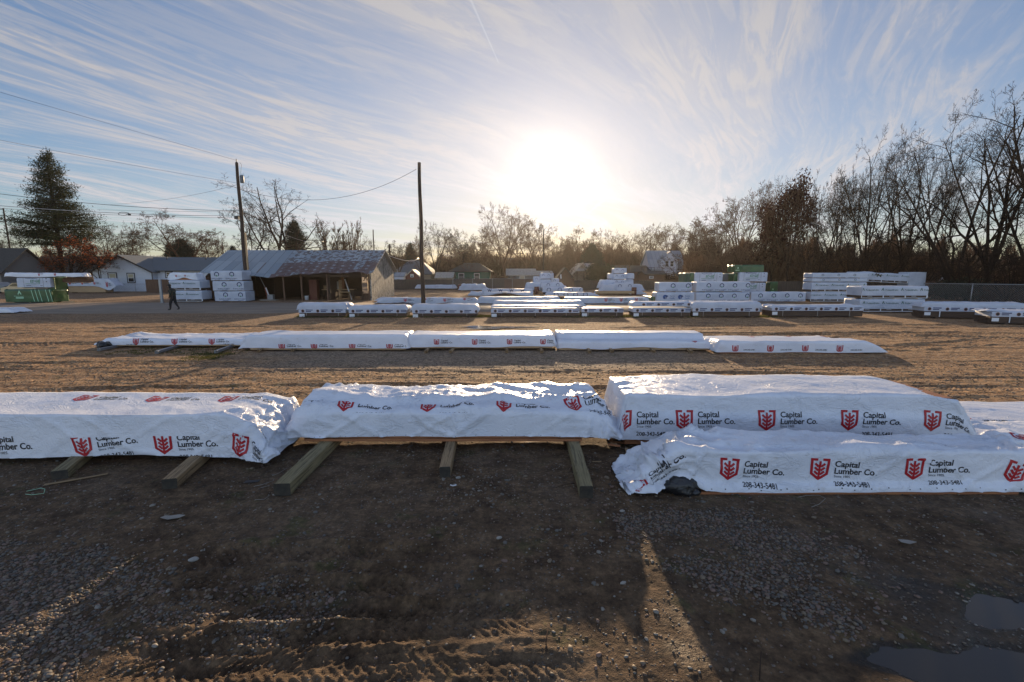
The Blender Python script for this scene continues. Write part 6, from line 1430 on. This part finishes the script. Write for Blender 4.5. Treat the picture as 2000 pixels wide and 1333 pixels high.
class Tree:
    def __init__(s, seed, H=12, trunk=.28, leaders=5, lean=.45, up=.06, kids=(7, 7, 6, 4), ang=.75, r0=.26, lenk=.62, wob=.18, bare=.35, rmin=.014, droop=0.0, ltop=.6, tips=False):
        s.r = random.Random(seed); s.big = []; s.mid = []; s.tw = []; s.tips = []; s.up = up; s.kids = kids; s.ang = ang; s.lenk = lenk; s.wob = wob; s.rmin = rmin; s.droop = droop; s.bare = bare
        r = s.r; base = Vector((0, 0, 0)); d = Vector((r.uniform(-.06, .06), r.uniform(-.06, .06), 1)).normalized()
        ht = H*trunk; p = base; rad = r0; n = 4; s.big.append([*(p-Vector((0, 0, .3))), *p, r0*1.5, r0*1.25])
        for i in range(n):
            q = p+d*ht/n; s.big.append([*p, *q, rad*(1.25 if i == 0 else 1.0), rad*.94]); rad *= .94; p = q; d = (d+Vector((r.gauss(0, .06), r.gauss(0, .06), 0))).normalized()
        a0 = r.uniform(0, 6.28)
        for i in range(leaders):
            a = a0+i*2*math.pi/leaders+r.uniform(-.4, .4); l = lean*r.uniform(.5, 1.25) if i else lean*.25
            dd = (Vector((math.cos(a)*l, math.sin(a)*l, 1))).normalized()
            s.grow(p-dd*.15*i/leaders, dd, (H-ht)*r.uniform(.75, 1.0)*(1.0 if i == 0 else .92), rad*r.uniform(.5, .72) if i else rad*.75, 0)
    def grow(s, p, d, L, rad, lv):
        r = s.r; n = (7, 5, 4, 3, 2, 2)[lv]; sl = L/n; out = (s.big, s.mid, s.mid, s.tw, s.tw, s.tw)[lv]; re = max(s.rmin*.7, rad*(.22 if lv < 3 else .5)); nk = s.kids[lv] if lv < len(s.kids) else 0
        ks = sorted(r.uniform(s.bare if lv == 0 else .2, 1.0) for _ in range(nk)); ki = 0; side = r.uniform(0, 6.28)
        for i in range(n):
            ra = max(s.rmin, rad+(re-rad)*i/n); rb = max(s.rmin*.7, rad+(re-rad)*(i+1)/n); q = p+d*sl
            out.append([*p, *q, ra, rb])
            while ki < nk and ks[ki] <= (i+1)/n+1e-6:
                t = ks[ki]; f = t*n-i; c = p+(q-p)*f; side += 2.4+r.uniform(-.5, .5)
                u = d.cross(Vector((0, 0, 1))); u = u.normalized() if u.length > .05 else Vector((1, 0, 0)); v = d.cross(u).normalized()
                an = s.ang*r.uniform(.65, 1.25); cd = (d*math.cos(an)+(u*math.cos(side)+v*math.sin(side))*math.sin(an)).normalized()
                s.grow(c, cd, L*s.lenk*r.uniform(.6, 1.05)*(1.12-.55*t), max(s.rmin, (ra+(rb-ra)*f)*.62), lv+1); ki += 1
            p = q; w_ = s.wob*(1+.25*lv); d = (d+Vector((r.gauss(0, w_), r.gauss(0, w_), r.gauss(0, w_*.7)+s.up-(s.droop*lv))) * .8).normalized()
        if lv >= len(s.kids)-1: s.tips.append(p)
    def meshes(s, name):
        V, Fs = frusta(s.big, 7); a = mesh_np(name+'_trunk', V, Fs, [], smooth=True)
        V1, F1 = frusta(s.mid, 4); V2, F2 = frusta(s.tw, 3); b = mesh_np(name+'_crown', np.concatenate([V1, V2]), np.concatenate([F1, F2+len(V1)]), [], smooth=True)
        A = np.array(s.mid+s.tw)[:, 3:6]; return a, b, np.percentile(A[:, 2], 99.7), np.percentile(np.abs(A[:, 0]), 97)
VAR = {}
def var(k):
    if k in VAR: return VAR[k]
    P_ = dict(elm1=dict(seed=1, lean=.75, leaders=5), elm2=dict(seed=2, lean=.65, leaders=6, ang=.8), elm3=dict(seed=13, lean=.85, leaders=4, ang=.85, wob=.24),
              vase1=dict(kids=(6, 6, 6, 3), rmin=.012, seed=4, lean=.55, leaders=5, trunk=.20, ang=.72, up=.045), vase2=dict(kids=(6, 6, 6, 3), rmin=.012, seed=25, lean=.5, leaders=4, trunk=.18, ang=.75, up=.04, bare=.25, wob=.22), vase3=dict(kids=(8, 6, 5, 3), rmin=.012, seed=16, lean=.4, leaders=3, trunk=.22, ang=.8, up=.04),
              pop=dict(seed=7, lean=.20, leaders=9, trunk=.05, ang=.32, up=.14, lenk=.5, r0=.3, bare=.15),
              big1=dict(seed=8, H=18, lean=.65, leaders=6, trunk=.12, ang=.78, up=.045, r0=.42, kids=(7, 6, 5, 3), rmin=.011, bare=.28, lenk=.56), big2=dict(seed=9, H=18, lean=.5, leaders=5, trunk=.14, ang=.82, up=.035, r0=.42, kids=(7, 6, 5, 3), rmin=.011, bare=.25, lenk=.55, wob=.2),
              big3=dict(seed=10, H=18, lean=.9, leaders=7, trunk=.05, ang=.72, up=.05, r0=.42, kids=(7, 6, 5, 3), rmin=.011, bare=.25, lenk=.5),
              scrub=dict(seed=11, H=7, lean=.9, leaders=8, trunk=.05, ang=.7, up=.05, r0=.14, kids=(5, 5, 4, 3), bare=.15))[k]
    T = Tree(**P_); VAR[k] = (*T.meshes(k), T.tips); return VAR[k]
def leaves(pts, n, sz, spread, seed, m, name='foliage'):
    r = np.random.RandomState(seed); P = np.array([p[:] for p in pts]); i = r.randint(0, len(P), n); c = P[i]+r.normal(0, spread, (n, 3))
    a = r.normal(0, 1, (n, 3)); a /= np.linalg.norm(a, axis=1, keepdims=True); b_ = np.cross(a, r.normal(0, 1, (n, 3))); b_ /= np.linalg.norm(b_, axis=1, keepdims=True); s_ = sz*r.uniform(.5, 1.3, (n, 1))
    V = np.stack([c-a*s_, c+b_*s_*.55, c+a*s_, c-b_*s_*.55], 1).reshape(-1, 3)
    return mesh_np(name, V, np.arange(len(V)).reshape(-1, 4), [M[m]])
_tm = {}
def with_mat(me, m):
    k = (me.name, m)
    if k not in _tm: c = me.copy(); c.materials.clear(); c.materials.append(M[m]); _tm[k] = c
    return _tm[k]
def tree(label, px, D, top, wpx, kind, bark='bark', leaf=None, group='bare trees around the yard', cat='tree', name='bare_tree', zb=0, rot=None):
    a, b, h, hw, tips = var(kind); H = hz(top, D); x = gx(px, D, 3); sz = (H-zb)/h; sw = (wpx/2*D/F)/hw if wpx else sz
    t = thing(name, label, cat, (x, D, zb), rot if rot is not None else (px*1.7) % 6.28, group); t.scale = (sw, sw, sz)
    link('trunk', with_mat(a, bark), t); link('crown', with_mat(b, bark), t)
    if leaf:
        m, n, s_, sp_ = leaf; link('foliage', leaves(tips, n, s_/max(sw, .2), sp_, int(px), m), t)
    return t
TL = [
 ('small bare tree at the far left edge behind the dark house', -12, 82, 462, 80, 'elm2', 'bark'), ('bare tree between the left crossarm pole and the conifer', 48, 78, 428, 60, 'vase3', 'bark'),
 ('bare tree just right of the conifer behind the orange-leaved tree', 205, 80, 428, 90, 'vase1', 'bark_warm'),
 ('round bare tree left of the pair above the white house', 268, 84, 436, 74, 'elm2', 'bark_warm'), ('wide round-crowned bare tree above the white house roof', 362, 86, 416, 128, 'elm1', 'bark_warm'),
 ('small bare tree beside the street lamp pole', 412, 92, 452, 60, 'elm3', 'bark_warm'), ('small tree tip just left of the shed roof', 455, 96, 482, 22, 'vase3', 'bark'),
 ('largest bare tree with gnarled limbs behind the open shed', 548, 60, 352, 172, 'big2', 'bark'), ('bare tree merging into the left of the gnarled one', 497, 66, 400, 80, 'elm3', 'bark'),
 ('upright pale poplar clump behind the shed ridge', 652, 80, 430, 56, 'pop', 'bark_warm'), ('second upright poplar clump right of the first', 688, 84, 428, 50, 'pop', 'bark_warm'),
 ('low bare tree behind the right end of the shed roof', 722, 86, 458, 46, 'vase3', 'bark'), ('small bare tree between the shed and the middle pole', 780, 84, 470, 60, 'elm3', 'bark'),
 ('tall bushy bare tree right of the middle pole', 852, 88, 434, 74, 'vase1', 'bark'), ('dense bare tree behind the green house', 898, 94, 448, 78, 'elm2', 'bark'), ('bare tree hugging the right side of the middle pole', 826, 92, 452, 54, 'vase2', 'bark_warm'),
 ('tallest bare tree near the sun glare with two thick trunks', 985, 86, 402, 120, 'vase1', 'bark_warm'), ('bare tree left of the tallest one in the glare', 944, 96, 442, 64, 'elm2', 'bark_warm'), ('bare tree right of the tallest one, in the glare', 1030, 92, 430, 84, 'elm3', 'bark_warm'),
 ('bare tree behind the far pole above the left pyramid', 1072, 90, 448, 62, 'vase2', 'bark_warm'), ('round bare tree above the tall brown shed', 1134, 96, 446, 80, 'elm1', 'bark_warm'), ('bare tree above the olive shrub', 1188, 98, 448, 74, 'vase1', 'bark_warm'),
 ('bare tree above the right pyramid', 1228, 96, 452, 66, 'vase2', 'bark_warm'), ('bare tree left of the two-storey house', 1266, 108, 438, 78, 'elm2', 'bark_warm'), ('bare tree rising directly behind the two-storey house', 1312, 112, 434, 74, 'vase1', 'bark_warm'),
 ('round bare tree right of the two-storey house roof', 1350, 104, 426, 84, 'elm1', 'bark_warm'), ('reddish bare tree above the left green bundle end', 1392, 84, 418, 96, 'elm3', 'bark_warm'), ('small bare tree low in the glare right of the sun', 1106, 104, 462, 60, 'elm2', 'bark_warm'), ('thin bare tree between the glare and the round tree above the tall brown shed', 1092, 112, 470, 44, 'vase2', 'bark_warm'), ('bare tree filling the gap above the olive shrub and barn', 1160, 112, 452, 66, 'elm1', 'bark_warm'), ('bare tree between the right pyramid tree and the two-storey house', 1248, 118, 446, 64, 'vase3', 'bark_warm'), ('bare tree low behind the apartment building', 962, 132, 470, 72, 'elm3', 'bark_warm'), ('bare tree behind the left of the apartment building', 925, 128, 462, 60, 'vase2', 'bark_warm'), ('bare tree over the metal roof shed', 1008, 112, 440, 70, 'vase3', 'bark_warm'), ('bare tree just left of the far pole', 1048, 108, 440, 56, 'elm1', 'bark_warm'), ('bare tree behind the grey-roofed house', 812, 106, 462, 56, 'elm2', 'bark_warm'), ('bare tree between the bushy one and the dense one', 876, 106, 446, 60, 'vase2', 'bark_warm'), ('bare tree right of the reddish one', 1416, 92, 400, 84, 'vase2', 'bark_warm'), ('bare tree between the roof-side round tree and the reddish one', 1372, 96, 432, 70, 'vase3', 'bark_warm'), ('bare tree left behind the red-leaved tree', 1512, 78, 345, 90, 'big2', 'bark'), ('bare tree between the red-leaved tree and the slim dark one', 1612, 70, 338, 84, 'elm1', 'bark_dark'), ('bare tree filling in left of the tall round-topped one', 1664, 68, 300, 80, 'vase2', 'bark_dark'), ('bare tree between the round-topped and the clumped one', 1728, 66, 262, 96, 'vase3', 'bark_dark'),
 ('dense brown tree above the left EDGE bundle', 1440, 76, 362, 118, 'vase1', 'bark_warm'),
 ('brown bare tree between the EDGE bundles and the red-leaved tree', 1492, 72, 358, 96, 'elm2', 'bark_warm'), ('dark bare tree just right of the red-leaved tree', 1590, 66, 330, 96, 'vase2', 'bark'), ('slim dark bare tree above the four-high stack', 1634, 64, 322, 76, 'vase3', 'bark_dark'),
 ('tall round-topped bare tree above the four-high stack', 1692, 60, 248, 120, 'big1', 'bark_dark'), ('bare tree with dark nest-like clumps above the tilted bundle', 1762, 58, 276, 116, 'big2', 'bark_dark'), ('bare tree behind the two-high stack right side', 1815, 60, 270, 96, 'vase1', 'bark_dark'),
 ('many-stemmed big bare tree leaning left at the right fence', 1868, 49, 200, 230, 'big3', 'bark_dark'), ('highest bare tree near the right edge', 1930, 46, 160, 210, 'big1', 'bark_dark'), ('big bare tree at the right edge with drooping twigs', 2010, 42, 160, 230, 'big2', 'bark_dark'),
 ('bare tree mostly outside the right edge', 2080, 40, 110, 190, 'big1', 'bark_dark'), ('thin bare tree between the two-high stack and the fence trees', 1840, 66, 300, 80, 'vase2', 'bark_dark')]
for row_ in TL: tree(*row_)
tree('low orange-leaved tree in front of the white house gable', 140, 61, 462, 132, 'elm2', 'bark_dark', leaf=('orange_leaf', 3600, .12, .30), group=None, name='orange_leaved_tree')
tree('slim bare tree standing against the white house wall', 192, 63, 470, 66, 'vase3', 'bark_dark', group=None)
tree('dark red-leaved tree filling the gap above the single ring-print bundle', 1540, 60, 350, 88, 'vase3', 'bark_dark', leaf=('red_leaf', 6500, .12, .5), group=None, name='red_leaved_tree')
tree('red-leaved tree leaning over the EDGE bundles', 1508, 64, 430, 80, 'elm2', 'bark_dark', leaf=('red_leaf', 3500, .13, .45), group=None, name='red_leaved_tree')
# low scrub between the fences and the trees
for i, (px, D, top, w_, lb) in enumerate([(240, 84, 468, 60, 'left of the round bare trees'), (395, 90, 470, 60, 'behind the white house wing'), (915, 88, 485, 90, 'behind the green house roof'), (1105, 80, 492, 60, 'by the tall brown shed'), (1335, 82, 500, 80, 'in front of the two-storey house'), (1390, 70, 468, 110, 'behind the left EDGE bundle'), (1455, 66, 455, 90, 'behind the two EDGE bundles'),
        (1590, 58, 440, 110, 'behind the four-high stack'), (1660, 58, 430, 120, 'left of the tilted bundle'), (1730, 56, 435, 120, 'behind the tilted bundle'), (1800, 55, 440, 100, 'behind the two-high stack'), (1895, 44, 452, 150, 'under the leaning many-stemmed tree'), (1975, 40, 462, 120, 'by the right chain-link fence'), (2050, 38, 450, 130, 'past the right edge of the fence')]):
    tree('tangled brown scrub '+lb, px, D, top, w_, 'scrub', 'bark_dark' if px > 1500 else 'bark_warm', group='tangled scrub bushes', cat='shrub', name='scrub_bush')
# conifer at left
def conifer(label, px, D, top, bot, wpx, seed, m='needles', dens=1.0, name='conifer_tree', gap=.0, sz=.20):
    H = hz(top, D); x = gx(px, D, 3); t = thing(name, label, 'tree', (x, D, 0)); r = np.random.RandomState(seed); hw = wpx/2*D/F; zb = hz(bot, D); big = [[0, 0, -.2, 0, 0, H*.55, .34, .2], [0, 0, H*.55, 0, 0, H*.98, .2, .04]]; C = []; tw = []
    z = zb
    while z < H*.985:
        f = (z-zb)/(H-zb); rad = hw*(1-f)**.80*(.80+.22*float(vn(z*.9, seed, 5)))+.25; k = 6 if f < .8 else 4
        for j in range(k):
            if r.rand() < .2: continue
            a = r.uniform(0, 6.28); L = rad*r.uniform(.62, 1.16); up = -.08+.38*f; n = max(3, int(L/.35)); p0 = np.array((0, 0, z)); d = np.array((math.cos(a), math.sin(a), up))
            e = p0+d*L+np.array((0, 0, .12*L)); tw.append([*p0, *e, .055*(1-f)+.02, .012])
            for q in range(n):
                s = .22+.78*(q+r.rand())/n; c = p0+(e-p0)*s; wdt = .14*L*(1-abs(s-.6))+.12; m_ = int((26 if s > .5 else 13)*dens); cc = c+r.normal(0, 1, (m_, 3))*np.array((wdt, wdt, .24)); C.append(cc)
        z += r.uniform(.13, .26)*(1.0 if H > 8 else .7)
    C = np.concatenate(C); n = len(C); a = r.normal(0, 1, (n, 3)); a[:, 2] = np.abs(a[:, 2])*.6+.1; a /= np.linalg.norm(a, axis=1, keepdims=True); b_ = np.cross(a, r.normal(0, 1, (n, 3))); b_ /= np.linalg.norm(b_, axis=1, keepdims=True); s_ = sz*r.uniform(.6, 1.3, (n, 1))
    V = np.stack([C-b_*s_*.22, C+b_*s_*.22, C+a*s_*1.3], 1).reshape(-1, 3)
    link('foliage', mesh_np('foliage', V, np.arange(len(V)).reshape(-1, 3), [M[m]]), t)
    V, Fs = frusta(big, 8); link('trunk', mesh_np('trunk', V, Fs, [M['bark_dark']], smooth=True), t); V, Fs = frusta(tw, 4); link('limbs', mesh_np('limbs', V, Fs, [M['bark_dark']]), t)
    return t
conifer('tall dark conifer with ragged layered branches at left', 122, 64, 296, 480, 152, 3, dens=.8)
conifer('narrow dark evergreen inside the gnarled bare tree behind the shed', 580, 64, 436, 512, 62, 5, 'evergreen', 1.3, 'evergreen_tree')
conifer('dark rounded evergreen above the white house ridge', 358, 88, 470, 515, 66, 6, 'evergreen', 2.0, 'evergreen_tree')
conifer('low dark evergreen behind the right of the white house', 336, 92, 480, 520, 40, 7, 'evergreen', 1.6, 'evergreen_tree')
conifer('small distant evergreen right of the shed roof end', 802, 98, 478, 520, 26, 8, 'evergreen', 1.2, 'evergreen_tree')
conifer('dark evergreen in the glare left of the brown barn', 1155, 92, 480, 530, 56, 9, 'evergreen', 1.6, 'evergreen_tree')
conifer('small evergreen tip beside the tall shed roof', 458, 92, 483, 515, 16, 10, 'evergreen', 1.0, 'evergreen_tree')
def blob(label, px, D, top, wpx, m, seed, n=9000, sz=.14, name='leafy_shrub', group=None):
    r = np.random.RandomState(seed); H = hz(top, D); hw = wpx/2*D/F; t = thing(name, label, 'shrub', (gx(px, D, 1), D, 0), 0, group); P = []
    for i in range(26):
        c = np.array((r.uniform(-.75, .75)*hw, r.uniform(-.6, .6)*hw, r.uniform(.12, .86)*H)); k = 1-abs(c[0])/hw*.6; c[2] = min(c[2], H*k); P.append(c+r.normal(0, 1, (n//26, 3))*np.array((.17*hw+.1, .2*hw, .12*H)))
    P = np.concatenate(P); P = P[P[:, 2] > 0]
    link('foliage', leaves(P, n, sz, .05, seed+1, m), t); b = MB()
    for i in range(7): a = i*.9; b.tube([(0, 0, 0), (hw*.35*math.cos(a), hw*.3*math.sin(a), H*.5), (hw*.55*math.cos(a), hw*.4*math.sin(a), H*.75)], [.07, .045, .015], 5)
    b.build('stems', M['bark_dark'], t); return t
blob('olive green shrub between the brown barn and the right pyramid', 1172, 76, 514, 62, 'juniper', 3, 12000, .15)
blob('bramble thicket against the reddish brown fence', 985, 75, 541, 60, 'brush_leaf', 5, 5000, .12)
blob('grey green bush in front of the green house windows', 912, 78, 541, 34, 'juniper', 7, 3000, .10)
blob('bare hedge by the plank shed', 1310, 78, 535, 60, 'brush_leaf', 8, 5000, .13)
blob('dark undergrowth at the foot of the right fence trees', 1890, 45, 545, 110, 'evergreen', 9, 9000, .10)
blob('dark undergrowth in the right corner by the fence', 1985, 41, 548, 90, 'brush_leaf', 10, 8000, .09)
# distant woodland closing the horizon: one mass
def woodland(name, seed, segs, m, sz):
    r = np.random.RandomState(seed); V = []
    for (p0, p1, D, top, n) in segs:
        px = r.uniform(p0, p1, n); d = D+r.uniform(-8, 10, n); hh = (hz(top, D))*(.72+.34*fbm(px*.045, px*0, 3, seed)); zz_ = hh*np.sqrt(r.rand(n))*r.uniform(.2, 1.0, n)**.35
        x = (px-CX)/F*d; s_ = sz*r.uniform(.5, 1.5, n)*(D/100); lean = r.normal(0, .35, n)
        a = r.uniform(0, 3.14, n); ca, sa = np.cos(a), np.sin(a); w_ = .12*s_
        V.append(np.stack([np.stack([x-w_*ca, d-w_*sa, zz_], -1), np.stack([x+w_*ca, d+w_*sa, zz_], -1), np.stack([x+lean*s_*2, d, zz_+s_*1.8], -1)], 1))
    V = np.concatenate(V).reshape(-1, 3); V[:, 2] = np.maximum(V[:, 2], 0)
    return tag(link(name, mesh_np(name, V, np.arange(len(V)).reshape(-1, 3), [M[m]])), kind='stuff')
woodland('distant_woodland', 5, [(-700, 200, 130, 478, 26000), (200, 480, 125, 488, 12000), (480, 800, 125, 480, 16000), (780, 1100, 120, 486, 26000), (1100, 1340, 125, 474, 24000), (1340, 1560, 100, 458, 26000), (1560, 1830, 85, 455, 26000), (1830, 2700, 85, 462, 34000)], 'brush_leaf', .62)
woodland('distant_thicket', 9, [(1330, 1560, 72, 480, 18000), (1560, 1850, 64, 492, 20000), (1850, 2250, 54, 505, 16000), (0, 190, 86, 470, 9000)], 'brush_leaf', .42)
S_done = True
# ---------------------------------------------------------------- thin winter haze
b = MB(); b.box(-260, 260, -70, 150, -1.2, 45); hz_o = b.build('haze', [])
hm = bpy.data.materials.new('haze_air'); hm.use_nodes = True; hm.node_tree.nodes.clear(); G = NG(hm.node_tree)
pv = G.n('ShaderNodeVolumePrincipled'); pv.inputs['Color'].default_value = (1, .96, .92, 1); pv.inputs['Density'].default_value = .00014; pv.inputs['Anisotropy'].default_value = .72
oo = G.n('ShaderNodeOutputMaterial'); G.l(pv.outputs[0], oo.inputs['Volume']); hz_o.data.materials.append(hm); tag(hz_o, kind='stuff')
